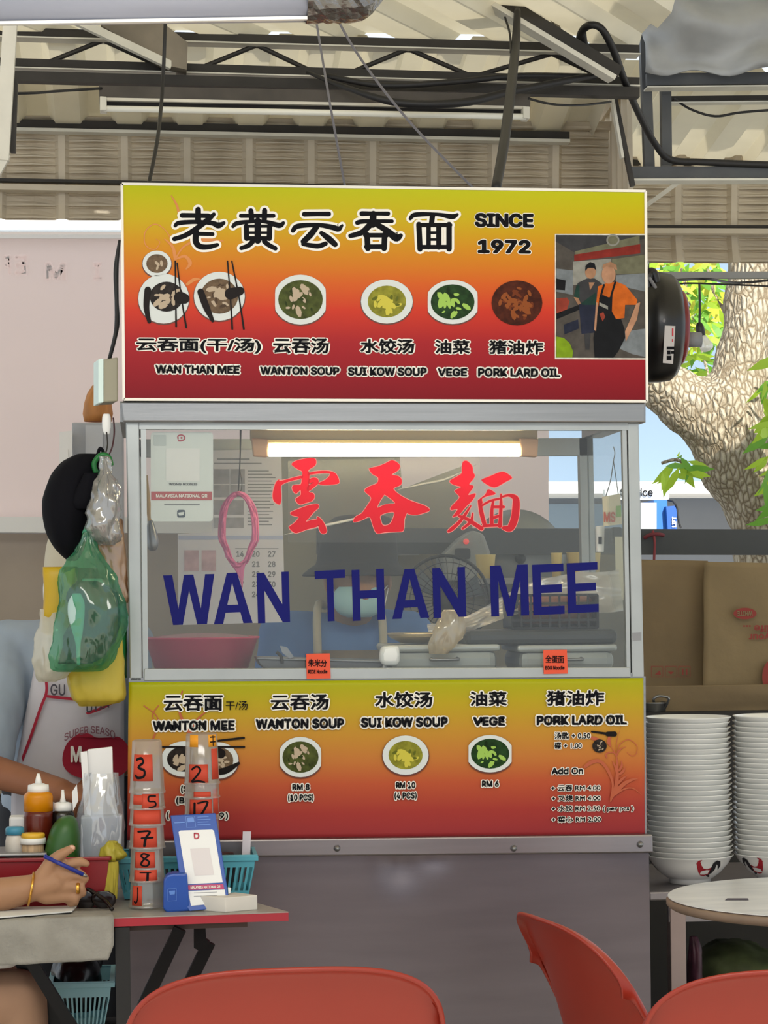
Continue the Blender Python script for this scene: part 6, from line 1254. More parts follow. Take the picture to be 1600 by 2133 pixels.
obj('flap', slabv([(150, 1650), (160, 1634), (163, 1668), (152, 1690)], YT+0.01, 0.001), nap, t)
o = obj('crumpled_wrapper', pillowv([(1752, 222, 240, 0.02), (1765, 214, 252, 0.05), (1782, 211, 260, 0.05), (1792, 216, 250, 0.03)], YT-0.055, n=16, wr=0.012, wf=80, seed=6), M('yellow_wrapper', 'CFC24A', rough=0.4, trans=0.3), None, smooth=True); tag(o, 'crumpled yellow wrapper between the napkins and turquoise basket', 'wrapper')
o = obj('yellow_cloth', pillowv([(1795, 214, 246, 0.02), (1830, 214, 246, 0.03), (1872, 212, 244, 0.03)], -0.285, n=10, wr=0.004), M('yellow_rag', 'B7A83E', rough=0.9)); tag(o, 'yellow cloth strip hanging between the red and turquoise baskets', 'cloth')
t = thing('sunglasses', 'dark sunglasses lying behind the hand on the table', 'sunglasses', tuple(onT(190, 1892)))
gl = M('dark_lens', '1C1414', rough=0.15)
for dx in (0, 40): obj('lens', pillowv([(1856, 164+dx, 186+dx, 0.005), (1866, 152+dx, 200+dx, 0.008), (1882, 154+dx, 200+dx, 0.008), (1892, 168+dx, 190+dx, 0.005)], onT(190, 1893).y+0.012-dx*0.0003, n=12, seg=20), gl, t, smooth=True)
obj('temple', tubev([onT(234, 1897)+Vector((0, -0.01, 0.004)), onT(215, 1893)+Vector((0, -0.008, 0.022)), onT(180, 1890)+Vector((0, -0.004, 0.042))], 0.0045, 8), gl, t, smooth=True)
# under the table
t_ = basket('lower_basket', 'pale turquoise basket standing in the dark below the left table', 'basket', 105, 233, 2048, 2148, 0.0-0.02, 0.22, 1, M('turquoise_plastic_pale', 'A8DDE6', rough=0.35, trans=0.15), 12, P(160, 2160, -0.02).z, taper=20)
o = obj('low_stool', join(bx(P(100, 2100, 0).x, P(240, 2100, 0).x, -0.03, 0.24, P(160, 2160, -0.02).z-0.03, P(160, 2160, -0.02).z-0.002), bx(P(105, 2100, 0).x, P(125, 2100, 0).x, -0.02, 0.23, 0, P(160, 2160, -0.02).z-0.03), bx(P(215, 2100, 0).x, P(235, 2100, 0).x, -0.02, 0.23, 0, P(160, 2160, -0.02).z-0.03)), dark_steel); tag(o, 'low dark stool carrying the pale turquoise basket', 'stool')
o = obj('black_bag', pillowv([(1985, 130, 190, 0.05), (2000, 115, 212, 0.12), (2040, 112, 215, 0.16), (2060, 118, 212, 0.15), (2100, 125, 205, 0.12)], 0.10, n=24, wr=0.014, wf=40, seed=5), M('black_poly', '0D0D0F', rough=0.25), None, smooth=True); tag(o, 'glossy black plastic bag stuffed in the lower turquoise basket', 'plastic bag')
# ------------------------------------------------------------------ hanging bags at the left post
HY = -0.03
t = thing('junction_box', 'grey-green junction box fixed beside the lower left corner of the sign', 'junction box', tuple(P(226, 838, 0.02)))
jb = M('junction_grey', '9A9580', rough=0.5); jl = M('junction_pale', 'D8ECE8', rough=0.5)
obj('body', quadbox(P(207, 750, 0.0), P(207, 838, 0.0), P(246, 836, 0.0), P(246, 744, 0.0), (-0.014, 0.09, 0)), jb, t, bevel=0.003)
obj('cover', quadbox(P(205, 748, -0.004), P(205, 840, -0.004), P(216, 838, -0.004), P(216, 746, -0.004), (-0.013, 0.085, 0)), jl, t, bevel=0.002)
t = thing('hook_plate', 'round white plate with a wire hook under the junction box', 'hook', tuple(P(222, 885, 0.02)))
obj('plate', pillowv([(862, 216, 228, 0.008), (870, 213, 231, 0.012), (890, 213, 231, 0.012), (905, 217, 228, 0.008)], 0.02, n=12, seg=20), white_plastic, t, smooth=True)
obj('wire', tubev([P(222, 900, 0.01), P(224, 925, 0.0), P(220, 944, -0.02), P(214, 948, HY)], 0.0018, 6), dark_steel, t, smooth=True)
obj('wire', tubev([P(236, 870, 0.01), P(238, 900, 0.0), P(234, 930, -0.02), P(226, 950, HY)], 0.002, 6), M('maroon_wire', '3E1A22', rough=0.5), t, smooth=True)
t = thing('fabric_hat', 'black fabric cap hanging beside the left post above the bags', 'cap', tuple(P(150, 1050, HY)))
capm_ = M('black_fabric', '0C0C12', rough=0.9, spec=0.15)
obj('crown', pillowv([(946, 160, 204, 0.05), (962, 128, 208, 0.10), (990, 106, 206, 0.14), (1030, 92, 198, 0.16), (1065, 88, 190, 0.17), (1100, 94, 184, 0.15), (1135, 108, 176, 0.11), (1155, 126, 168, 0.07), (1168, 142, 158, 0.03)], HY+0.02, n=40, seg=40, wr=0.004, wf=20), capm_, t, smooth=True)
obj('strap', tubev([P(200, 975, HY), P(203, 950, HY), P(209, 934, HY), P(216, 948, HY), P(206, 975, HY)], 0.004, 8), capm_, t, smooth=True)
obj('peak', pillowv([(985, 176, 204, 0.02), (1020, 158, 200, 0.03), (1045, 150, 192, 0.03), (1060, 156, 184, 0.01)], HY-0.055, n=12), capm_, t, smooth=True)
t = thing('clear_bag', 'crumpled clear plastic bag hanging right of the black cap', 'plastic bag', tuple(P(218, 1040, HY)))
obj('bag', pillowv([(950, 210, 224, 0.015), (985, 205, 234, 0.04), (1015, 194, 244, 0.07), (1055, 184, 250, 0.09), (1095, 181, 247, 0.09), (1122, 190, 246, 0.06), (1136, 206, 240, 0.02)], HY-0.06, n=40, seg=48, wr=0.012, wf=70, seed=11), clear('clear_film', 'DCDCDC', opacity=0.3, gloss=0.22, rough=0.12), t, smooth=True)
obj('contents', pillowv([(1030, 200, 236, 0.03), (1060, 192, 244, 0.06), (1110, 192, 242, 0.06), (1128, 206, 236, 0.03)], HY-0.06, n=20, wr=0.01, wf=60, seed=3), M('pale_wrap', 'A8A39C', rough=0.4, var=0.4, scale=50), t, smooth=True)
obj('loop', tubev([P(200, 985, HY-0.03), P(196, 965, HY-0.03), P(210, 948, HY-0.03), P(226, 952, HY-0.03), P(232, 970, HY-0.03)], 0.006, 8), M('green_ribbon', '1E7A38', rough=0.4, trans=0.2), t, smooth=True)
grn = clear('green_film', '6FC8A4', opacity=0.22, gloss=0.10, rough=0.12, tint='A8DCC4')
t = thing('green_bag', 'translucent green plastic carrier bag holding black lids at the left post', 'plastic bag', tuple(P(180, 1250, HY)))
obj('bag', pillowv([(1108, 176, 190, 0.02), (1130, 168, 197, 0.03), (1160, 146, 212, 0.06), (1190, 126, 232, 0.10), (1240, 121, 256, 0.14), (1290, 118, 262, 0.15), (1335, 108, 252, 0.15), (1375, 103, 236, 0.13), (1392, 108, 222, 0.09), (1399, 122, 204, 0.03)], HY-0.07, n=54, seg=56, wr=0.010, wf=45, seed=21), grn, t, smooth=True)
obj('handle', tubev([P(214, 955, HY-0.02), P(206, 1000, HY-0.01), P(196, 1060, HY-0.02), P(182, 1112, HY-0.07)], [0.004, 0.005, 0.006, 0.012], 8), M('green_strap', '58B48C', rough=0.3, trans=0.4), t, smooth=True)
o = obj('black_containers', pillowv([(1210, 160, 200, 0.03), (1240, 145, 246, 0.08), (1290, 150, 250, 0.09), (1340, 128, 238, 0.09), (1382, 118, 190, 0.06)], HY-0.06, n=24, wr=0.012, wf=50, seed=14), M('black_lid_plastic', '1B1E20', rough=0.35), None, smooth=True); tag(o, 'bundle of black plastic lids inside the green bag', 'lids')
o = obj('plastic_spoon', pillowv([(1236, 152, 168, 0.006), (1255, 142, 176, 0.01), (1285, 142, 176, 0.01), (1320, 152, 172, 0.008), (1345, 158, 168, 0.006), (1385, 160, 167, 0.005)], HY-0.128, n=20, seg=16), M('spoon_grey', 'A9C4C0', rough=0.4), None, smooth=True); tag(o, 'pale plastic spoon pressed against the front of the green bag', 'spoon')
o = obj('white_bag', pillowv([(1268, 88, 150, 0.04), (1300, 82, 165, 0.08), (1330, 72, 170, 0.10), (1380, 71, 165, 0.10), (1408, 76, 140, 0.07), (1420, 86, 118, 0.03)], HY-0.02, n=30, seg=40, wr=0.010, wf=45, seed=31), clear('milky_film', 'EEEADC', opacity=0.8, gloss=0.12, rough=0.15, trans=0.5), None, smooth=True); tag(o, 'milky white plastic bag left of the green bag', 'plastic bag')
yel = M('yellow_poly', 'E2BE2C', rough=0.35, trans=0.4); yel2 = M('yellow_poly_pale', 'DCC64E', rough=0.35, trans=0.4)
o = obj('yellow_bag', pillowv([(1182, 92, 160, 0.02), (1186, 91, 162, 0.05), (1240, 90, 160, 0.06), (1284, 90, 158, 0.06), (1290, 92, 152, 0.02)], HY-0.015, n=16, seg=32, wr=0.005, wf=30, seed=4, power=4), yel, None, smooth=True); tag(o, 'small folded yellow bag above the milky white bag', 'plastic bag')
o = obj('yellow_bag', pillowv([(1290, 218, 246, 0.02), (1330, 200, 254, 0.05), (1375, 150, 258, 0.08), (1420, 142, 261, 0.10), (1452, 148, 260, 0.09), (1463, 158, 246, 0.06), (1471, 166, 214, 0.02)], HY+0.015, n=36, seg=40, wr=0.008, wf=30, seed=17, power=3), yel2, None, smooth=True); tag(o, 'large pale yellow plastic bag below the green bag', 'plastic bag')
o = obj('green_sack', pillowv([(1250, 246, 262, 0.03), (1300, 238, 264, 0.06), (1380, 246, 264, 0.06), (1412, 254, 263, 0.02)], HY+0.06, n=20, wr=0.004), M('dark_green_poly', '1E7A3C', rough=0.35, trans=0.3), None, smooth=True); tag(o, 'dark green plastic sack squeezed against the stall post', 'plastic bag')
o = obj('beige_bag', pillowv([(1080, 196, 252, 0.04), (1130, 188, 260, 0.08), (1180, 206, 262, 0.08), (1230, 226, 263, 0.06), (1256, 240, 262, 0.02)], HY+0.045, n=24, wr=0.010, wf=40, seed=7), clear('beige_film', 'D6B596', opacity=0.75, gloss=0.12, rough=0.15), None, smooth=True); tag(o, 'brownish clear bag behind the crumpled clear bag', 'plastic bag')
# ------------------------------------------------------------------ left background furniture
t = thing('metal_cupboard', 'grey metal cupboard standing behind the black cap', 'cupboard', (P(185, 1000, 1.5).x, 1.6, 0))
def down(px0, px1, py, Y, t_): A, B = P(px0, py, Y), P(px1, py, Y); return bx(A.x, B.x, Y, Y+t_, 0.0, A.z)
obj('body', down(150, 256, 880, 1.5, 0.3), M('cupboard_grey', 'A3A5AA', rough=0.5, var=0.1), t, bevel=0.004)
obj('door', slabv(rect(178, 886, 214, 1400), 1.492, 0.008), M('cupboard_door', 'B9BBC0', rough=0.5), t)
o = obj('white_dispenser', join(slabv([(124, 900), (150, 897), (150, 1000), (124, 1000)], 1.42, 0.06), slabv(rect(133, 936, 142, 975), 1.415, 0.01)), M('dispenser_white', 'E4E2E0', rough=0.5)); tag(o, 'white dispenser at the left side of the grey cupboard', 'dispenser')
o.parent = None
t = thing('amber_shade', 'ribbed amber shade standing on the grey cupboard behind the junction box', 'lamp shade', tuple(P(205, 878, 1.6)))
V, Fc = plathe([(878, 28), (862, 31), (840, 28), (820, 22), (804, 12), (798, 4)], 204, 1.65, 40)
obj('shade', (V, Fc), M('amber_ribs', 'D89A58', rough=0.5, var=0.4, scale=40, stretch=(1, 1, 0.15), trans=0.35), t, smooth=True)
# ------------------------------------------------------------------ people
skin = M('skin', 'A67D5E', rough=0.55, var=0.08, scale=12, spec=0.35); skin2 = M('skin_tan', '9A6446', rough=0.55, var=0.08, scale=12, spec=0.35)
hairm = M('dark_hair', '1E1917', rough=0.6)
def V3(px, py, Y): return P(px, py, Y)
# --- cook behind the glass
CYK = 0.88; k = mpp(CYK)
t = thing('person', 'person in a dark bucket hat, mask and blue shirt working behind the glass', 'person', (P(720, 1300, CYK).x, CYK, 0))
def bodybm(hc, sh_l, sh_r, pel, Y, arms, face_dir, legs=True, hr=0.082):
    bm = bmesh.new(); hc, sh_l, sh_r, pel = map(Vector, (hc, sh_l, sh_r, pel)); nk = (sh_l+sh_r)/2
    ball(bm, hc+Vector((0, 0.01, 0.02)), hr, (0.92, 1.08, 1.12)); ball(bm, hc+face_dir*0.035+Vector((0, 0, -0.045)), hr*0.72, (0.95, 1.0, 1.0))
    s = face_dir.cross(Vector((0, 0, 1))).normalized()
    limb(bm, [(hc+face_dir*0.083+Vector((0, 0, -0.005)), 0.010), (hc+face_dir*0.098+Vector((0, 0, -0.028)), 0.014)])
    for e_ in (-1, 1):
        ball(bm, hc+s*e_*0.082+Vector((0, 0, -0.015)), 0.026, (0.4, 0.8, 1.2))
        ball(bm, hc+s*e_*0.03+face_dir*0.078+Vector((0, 0, 0.012)), 0.011, (1.3, 0.8, 0.7))
    limb(bm, [(hc+face_dir*0.088+s*0.018+Vector((0, 0, -0.06)), 0.007), (hc+face_dir*0.092+Vector((0, 0, -0.059)), 0.008), (hc+face_dir*0.088-s*0.018+Vector((0, 0, -0.06)), 0.007)])
    limb(bm, [(hc+Vector((0, 0, -0.06)), 0.052), (nk+Vector((0, 0.01, 0.03)), 0.058)])
    ch = nk.lerp(pel, 0.35)
    limb(bm, [(sh_l, 0.058), (nk+Vector((0, 0, -0.01)), 0.075), (sh_r, 0.058)])
    for f, wx, wy in ((0.15, 0.155, 0.10), (0.4, 0.15, 0.115), (0.7, 0.14, 0.115), (1.0, 0.155, 0.12)): ball(bm, nk.lerp(pel, f), 1, (wx, wy, 0.12))
    for ch_ in arms: limb(bm, ch_)
    if legs:
        for e_ in (-1, 1):
            h = pel+Vector((e_*0.085, 0, -0.05)); limb(bm, [(h, 0.085), (Vector((h.x, h.y, 0.48)), 0.06), (Vector((h.x, h.y+0.01, 0.09)), 0.042)]); limb(bm, [(Vector((h.x, h.y+0.03, 0.045)), 0.042), (Vector((h.x, h.y-0.12, 0.032)), 0.032)])
    return bm
def hand(bm, w, d, palm_n, curl=0.5, r=0.0085, thumb_side=1):
    """palm + five bent fingers: w wrist point, d pointing direction, palm_n palm normal"""
    w, d, n_ = Vector(w), Vector(d).normalized(), Vector(palm_n).normalized(); s = d.cross(n_).normalized()*thumb_side
    for q in (-1, -0.35, 0.35, 1): limb(bm, [(w+s*q*0.014, 0.016), (w+d*0.085+s*q*0.028, 0.0115)])
    for q, L_ in ((1.0, 0.072), (0.35, 0.082), (-0.35, 0.076), (-1.0, 0.058)):
        p = w+d*0.085+s*q*0.028; ch_ = [(p, r*1.08)]; a = 0
        for seg_, f in ((0.45, 0.5), (0.3, 1.0), (0.25, 0.8)):
            a += curl*f; p = p+(d*math.cos(a)+n_*math.sin(a))*L_*seg_; ch_.append((p, r*(1.0-0.12*len(ch_)*0.6)))
        limb(bm, ch_)
    b = w+d*0.03+s*0.02; limb(bm, [(b, 0.015), (b+d*0.028+s*0.026+n_*0.008, 0.0115), (b+d*0.058+s*0.03+n_*0.02, 0.009)])
hc = P(745, 1200, CYK-0.08); sl, sr = P(590, 1330, CYK), P(850, 1325, CYK); pel = Vector(((sl.x+sr.x)/2, CYK+0.02, 0.92))
fd = Vector((0.12, -1, -0.25)).normalized()
el, er = Vector((sl.x-0.03, CYK-0.08, 1.07)), Vector((sr.x+0.04, CYK-0.10, 1.07))
wl, wr_ = Vector((sl.x+0.06, CYK-0.24, 1.03)), Vector((sr.x-0.04, CYK-0.24, 1.03))
arms = [[(sl, 0.056), (el, 0.043), (wl, 0.03)], [(sr, 0.056), (er, 0.043), (wr_, 0.03)]]
bm = bodybm(hc, sl, sr, pel, CYK, arms, fd); hand(bm, wl, (0.3, -1, -0.2), (0, 0.2, -1), 0.5, thumb_side=-1); hand(bm, wr_, (-0.3, -1, -0.2), (0, 0.2, -1), 0.5)
body = fuse('body', bm, skin, t, voxel=0.007, smooth=5)
def trousers(pel, parent):
    bm = bmesh.new(); ball(bm, pel+Vector((0, 0, 0.02)), 1, (0.172, 0.138, 0.12))
    for e_ in (-1, 1):
        h = pel+Vector((e_*0.085, 0, -0.05)); limb(bm, [(h, 0.098), (Vector((h.x, h.y, 0.48)), 0.075), (Vector((h.x, h.y+0.01, 0.13)), 0.062)])
    return fuse('trousers', bm, M('dark_trousers', '2A2C33', rough=0.9), parent, voxel=0.01, smooth=5)
def shirt(name, sl, sr, pel, arms, mat, parent, cut=0.55, puff=0.014, low=1.05):
    bm = bmesh.new(); nk = (Vector(sl)+Vector(sr))/2
    limb(bm, [(sl, 0.058+puff), (nk+Vector((0, 0, -0.015)), 0.075+puff*0.6), (sr, 0.058+puff)])
    for f, wx, wy in ((0.15, 0.155, 0.10), (0.4, 0.15, 0.115), (0.7, 0.14, 0.115), (low, 0.155, 0.12)): ball(bm, nk.lerp(Vector(pel), f), 1, (wx+puff, wy+puff, 0.13))
    for ch_ in arms:
        a, b = Vector(ch_[0][0]), Vector(ch_[1][0]); limb(bm, [(a, ch_[0][1]+puff), (a.lerp(b, cut), ch_[1][1]+0.008+puff*1.2)])
        if cut >= 1: limb(bm, [(b, ch_[1][1]+puff), (b.lerp(Vector(ch_[2][0]), cut-1), ch_[2][1]+puff)])
    o = fuse(name, bm, mat, parent, voxel=0.009, smooth=6)
    for v in o.data.vertices: v.co += v.normal*0.006*noise.fractal(v.co*9, 1, 2, 3)
    return o
shirt('shirt', sl, sr, pel, arms, M('blue_shirt', '4C74AE', rough=0.85, var=0.12, scale=10), t, cut=1.25)
trousers(pel, t)
apm = M('brown_apron', '6E6456', rough=0.85, var=0.2)
V, Fc = [], []
for j in range(13):
    for i in range(13):
        u, v = -1+i/6, j/12; z = sl.z-0.03-v*0.55; x = (sl.x+sr.x)/2+u*(0.085+0.06*min(1, v*2)); y = CYK-0.142-0.02*(1-abs(u))*1.0+0.035*u*u+0.004*noise.noise(Vector((u*3, v*5, 1)))
        V.append((x, y, z))
for j in range(12):
    for i in range(12): Fc.append((j*13+i, (j+1)*13+i, (j+1)*13+i+1, j*13+i+1))
obj('apron', (V, Fc), apm, t, smooth=True, solid=0.004)
nkx = (sl.x+sr.x)/2
strap = M('apron_strap', 'A9A596', rough=0.8)
for e_ in (-1, 1): obj('strap', tubev([(nkx+e_*0.085, CYK-0.15, sl.z-0.04), (nkx+e_*0.085, CYK-0.125, sl.z+0.05), (nkx+e_*0.075, CYK-0.06, sl.z+0.09), (nkx+e_*0.05, CYK+0.07, sl.z+0.085)], 0.011, 8), strap, t, smooth=True)
hat = M('dark_hat', '2E2F32', rough=0.9, var=0.1)
obj('bucket_hat', pillowv([(1073, 715, 790, 0.12), (1079, 694, 812, 0.17), (1098, 678, 824, 0.20), (1140, 664, 828, 0.215), (1172, 658, 830, 0.225), (1182, 646, 838, 0.25), (1196, 630, 850, 0.28), (1200, 632, 848, 0.276)], CYK-0.075, n=36, seg=40), hat, t, smooth=True)
obj('mask', pillowv([(1222, 706, 782, 0.03), (1234, 696, 796, 0.06), (1256, 694, 798, 0.075), (1276, 704, 790, 0.06), (1286, 724, 772, 0.03)], CYK-0.145, n=16, seg=28), M('mask_blue', '9CC6CC', rough=0.8), t, smooth=True)
for e_, xx in ((-1, 690), (1, 803)): obj('mask_loop', tubev([P(xx-e_*8, 1236, CYK-0.13), P(xx+e_*6, 1220, CYK-0.08), P(xx-e_*2, 1262, CYK-0.12)], 0.0015, 6), white_plastic, t)
# --- helper at the left behind the bags
LYK = 0.80
t = thing('person', 'person in a light blue shirt and white printed apron standing behind the hanging bags', 'person', (P(150, 1300, LYK).x, LYK, 0))
hc = P(158, 1196, LYK-0.03); sl, sr = P(10, 1352, LYK), P(270, 1345, LYK+0.03); sr.x = min(sr.x, P(262, 1345, LYK).x); pel = Vector((P(140, 1500, LYK).x, LYK+0.02, 0.90))
fd = Vector((0.75, -0.65, -0.15)).normalized()
el, er = P(-30, 1560, LYK-0.12), Vector((sr.x, LYK-0.03, sr.z-0.28))
wl, wr_ = P(128, 1648, 0.36), Vector((sr.x-0.10, LYK-0.20, sr.z-0.36))
el = P(-38, 1600, 0.55)
arms = [[(sl, 0.056), (el, 0.044), (wl, 0.031)], [(sr, 0.05), (er, 0.042), (wr_, 0.03)]]
bm = bodybm(hc, sl, sr, pel, LYK, arms, fd, hr=0.08); hand(bm, wl, (0.9, -0.35, -0.1), (0.1, 0.3, -1), 0.6, thumb_side=1); hand(bm, wr_, (-0.4, -1, -0.2), (0, 0.2, -1), 0.5)
fuse('body', bm, skin2, t, voxel=0.007, smooth=5)
lb = M('light_blue_shirt', 'A3B2C4', rough=0.85, var=0.1, scale=9)
shirt('shirt', sl, sr, pel, arms, lb, t, cut=0.93, puff=0.02)
obj('cuff', tubev([sl.lerp(el, 0.93)+Vector((0, 0, 0.012)), sl.lerp(el, 1.03)], 0.064, 16), M('cuff_teal', 'A9CAD0', rough=0.7, var=0.2, scale=30), t, smooth=True)
trousers(pel, t)
AYK = LYK-0.175
V, Fc = [], []; nx, ny = 20, 20
for j in range(ny+1):
    for i in range(nx+1):
        u, v = i/nx, j/ny; xl = 88-62*min(1, v/0.62)-6*v; xr = 258; py = 1300+v*560
        V.append(P(xl+(xr-xl)*u, py, AYK)+Vector((0, 0.035*(2*u-1)**2+0.006*noise.noise(Vector((u*5, v*3, 1))), 0)))
for j in range(ny):
    for i in range(nx): Fc.append((j*(nx+1)+i, (j+1)*(nx+1)+i, (j+1)*(nx+1)+i+1, j*(nx+1)+i+1))
ap = obj('apron', (V, Fc), M('white_apron', 'CFCBD2', rough=0.85, var=0.08, scale=8), t, smooth=True, solid=0.003)
oa = lambda x, y, l: P(x, y, AYK-0.017-l+0.035*(2*(x-60)/200-1)**2)
apr = M('apron_red', 'A81C36', rough=0.8); apg = M('apron_ink', '4A4650', rough=0.8)
obj('trim', place(strokev([(94, 1405, 6), (97, 1440, 6), (84, 1476, 6), (62, 1540, 6), (40, 1600, 6), (28, 1640, 6)]), (0, 0), 1, oa, 0.002), apr, ap)
obj('trim', place(strokev([(97, 1450, 6), (130, 1454, 6), (152, 1456, 6)]), (0, 0), 1, oa, 0.0021), apr, ap)
obj('trim', place(strokev([(183, 1485, 7), (210, 1476, 6), (240, 1460, 6)]), (0, 0), 1, oa, 0.0021), apr, ap)
obj('lettering', textv('GU', (105, 1425, 136, 1449), oa, 0.015, lift=0.001, slope=0.03), apg, ap)
obj('lettering', textv('UTIA', (180, 1462, 228, 1480), oa, 0.02, lift=0.001, slope=-0.25), apg, ap)
def arc(x, y, l): return oa(x, y-16*(1-((x-188)/56)**2), l)
obj('lettering', textv('SUPER SEASO', (134, 1528, 240, 1544), arc, 0.012, lift=0.001, slope=-0.04), M('apron_rose', '8A5A66', rough=0.8), ap)
obj('emblem', place(polyv(smoothloop([(130, 1578), (140, 1548), (165, 1528), (185, 1528), (200, 1536), (225, 1536), (250, 1536), (270, 1560), (272, 1590), (250, 1616), (200, 1622), (160, 1618), (136, 1602)])), (0, 0), 1, oa, 0.0015), apr, ap)
obj('lettering', textv('M', (147, 1554, 170, 1588), oa, 0.03, lift=0.002, slope=0), white_ink, ap)
obj('hat', pillowv([(1092, 130, 196, 0.13), (1100, 112, 212, 0.17), (1130, 98, 222, 0.20), (1172, 92, 226, 0.205), (1184, 92, 226, 0.205)], LYK-0.02, n=24, seg=36), M('beige_hat', 'C9C1AC', rough=0.85, var=0.08), t, smooth=True)
obj('mask', pillowv([(1205, 170, 222, 0.05), (1225, 166, 230, 0.08), (1255, 168, 226, 0.07), (1270, 180, 214, 0.03)], LYK-0.09, n=12, seg=24), white_plastic, t, smooth=True)
obj('mask_loop', tubev([P(96, 1192, LYK-0.05), P(92, 1230, LYK-0.06), P(100, 1262, LYK-0.07), P(150, 1250, LYK-0.11)], 0.003, 6), white_plastic, t, smooth=True)
obj('hair', pillowv([(1180, 100, 216, 0.16), (1205, 98, 190, 0.15), (1225, 102, 170, 0.12)], LYK+0.03, n=8), hairm, t, smooth=True)
# --- seated customer at the left edge
YH = PZ(90, 1905, TZ).y
t = thing('person', 'seated person whose forearm with gold bracelet rests on the grey cloth', 'person', (P(-260, 2100, YH-0.1).x, YH-0.12, 0))
Z0 = 0.0
def H(px, py, dy=0.0): return P(px, py, YH+dy)
mh = mpp(YH)
bm = bmesh.new()
W = H(66, 1850, 0.0); E = H(-215, 1898, -0.02); SH = H(-300, 1640, -0.04); SH2 = H(-420, 1650, 0.28)
limb(bm, [(SH, 0.052), (E, 0.043), (H(-60, 1872), 0.041), (H(10, 1862), 0.035), (W, 0.0285)])
limb(bm, [(W, 0.028), (H(85, 1846), 0.027), (H(112, 1838), 0.026)])
for (a, b, r_) in (((100, 1815), (130, 1806), 0.017), ((104, 1830), (146, 1822), 0.018), ((104, 1850), (148, 1846), 0.018), ((98, 1866), (140, 1868), 0.016)):
    limb(bm, [(H(70, 1850), 0.022), (H(*a), 0.019), (H(*b), r_*0.75)])
limb(bm, [(H(88, 1830, -0.005), 0.020), (H(104, 1797, -0.012), 0.0135), (H(124, 1781, -0.016), 0.0115), (H(150, 1767, -0.016), 0.0085)])           # thumb
limb(bm, [(H(128, 1806, -0.002), 0.013), (H(152, 1797, -0.010), 0.0105), (H(168, 1794, -0.012), 0.0095), (H(180, 1799, -0.010), 0.008)])            # index
limb(bm, [(H(146, 1822, 0.0), 0.0125), (H(168, 1822, -0.008), 0.0105), (H(177, 1830, -0.004), 0.0098), (H(168, 1837, 0.006), 0.009)])            # middle
limb(bm, [(H(148, 1846, 0.0), 0.012), (H(168, 1851, -0.006), 0.0102), (H(172, 1860, -0.002), 0.0095), (H(160, 1864, 0.008), 0.0085)])              # ring
limb(bm, [(H(140, 1866, 0.0), 0.011), (H(156, 1872, -0.004), 0.0092), (H(157, 1880, 0.0), 0.0085), (H(146, 1882, 0.008), 0.008)])                # little
pel = Vector((P(-330, 2100, YH).x, YH+0.05, 0.50)); nk = (SH+SH2)/2+Vector((0, 0, 0.02))
limb(bm, [(SH, 0.056), (nk, 0.075), (SH2, 0.056)])
for f, wx, wy in ((0.15, 0.11, 0.16), (0.4, 0.12, 0.15), (0.7, 0.12, 0.145), (1.0, 0.14, 0.17)): ball(bm, nk.lerp(pel, f), 1, (wx, wy, 0.13))
hd_ = nk+Vector((0.05, 0, 0.24)); fdv = Vector((1, 0.1, -0.25)).normalized(); sdv = Vector((0, 1, 0))
ball(bm, hd_, 0.085, (1.05, 0.92, 1.15)); ball(bm, hd_+fdv*0.035+Vector((0, 0, -0.045)), 0.06); limb(bm, [(hd_+fdv*0.085, 0.01), (hd_+fdv*0.1+Vector((0, 0, -0.025)), 0.014)])
for e_ in (-1, 1): ball(bm, hd_+sdv*e_*0.08, 0.026, (0.8, 0.4, 1.2))
limb(bm, [(hd_+Vector((-0.01, 0, -0.06)), 0.052), (nk, 0.058)])
KN = P(36, 2080, YH+0.02); KN2 = Vector((KN.x-0.05, KN.y+0.2, 0.56))
limb(bm, [(pel+Vector((0, -0.09, 0)), 0.09), (KN, 0.056), (Vector((KN.x+0.012, KN.y, 0.30)), 0.052), (Vector((KN.x, KN.y, 0.09)), 0.04)]); limb(bm, [(Vector((KN.x-0.02, KN.y, 0.045)), 0.042), (Vector((KN.x+0.14, KN.y, 0.032)), 0.032)])
limb(bm, [(pel+Vector((0, 0.09, 0)), 0.09), (KN2, 0.056), (Vector((KN2.x-0.06, KN2.y, 0.09)), 0.04)]); limb(bm, [(Vector((KN2.x-0.08, KN2.y, 0.045)), 0.042), (Vector((KN2.x+0.08, KN2.y, 0.032)), 0.032)])
E2_ = Vector((SH2.x+0.08, SH2.y+0.02, 0.84)); W2_ = Vector((SH2.x+0.32, SH2.y-0.05, 0.80)); limb(bm, [(SH2, 0.052), (E2_, 0.043), (W2_, 0.029)]); hand(bm, W2_, (1, -0.2, 0), (0, 0, -1), 0.3, thumb_side=-1)
fuse('body', bm, skin, t, voxel=0.0042, smooth=4, fac=0.45)
gold = M('gold', 'D9A24A', rough=0.25, metal=0.9)
ba, bb_ = H(48, 1818, 0), H(86, 1884, 0); ax = (W-E).normalized(); cc = H(64, 1852, 0)
q = ax.to_track_quat('Z', 'Y').to_matrix()
tilt = Matrix.Rotation(0.32, 3, Vector((0, 1, 0)))
obj('bracelet', tubev([cc+tilt @ (q @ Vector((0.0355*math.cos(a), 0.034*math.sin(a), 0))) for a in [2*math.pi*i/28 for i in range(28)]], 0.0028, 8, n=2, closed=True), gold, t, smooth=True)
obj('ring', lathev([(0.0118, -0.004), (0.0132, 0), (0.0118, 0.004), (0.0105, 0.0), (0.0118, -0.004)], (0, 0, 0), 24, 'X', cap=False), gold, t, smooth=True).matrix_parent_inverse = Matrix.Translation(-WORLD(t)) @ Matrix.Translation(H(163, 1850, -0.005))
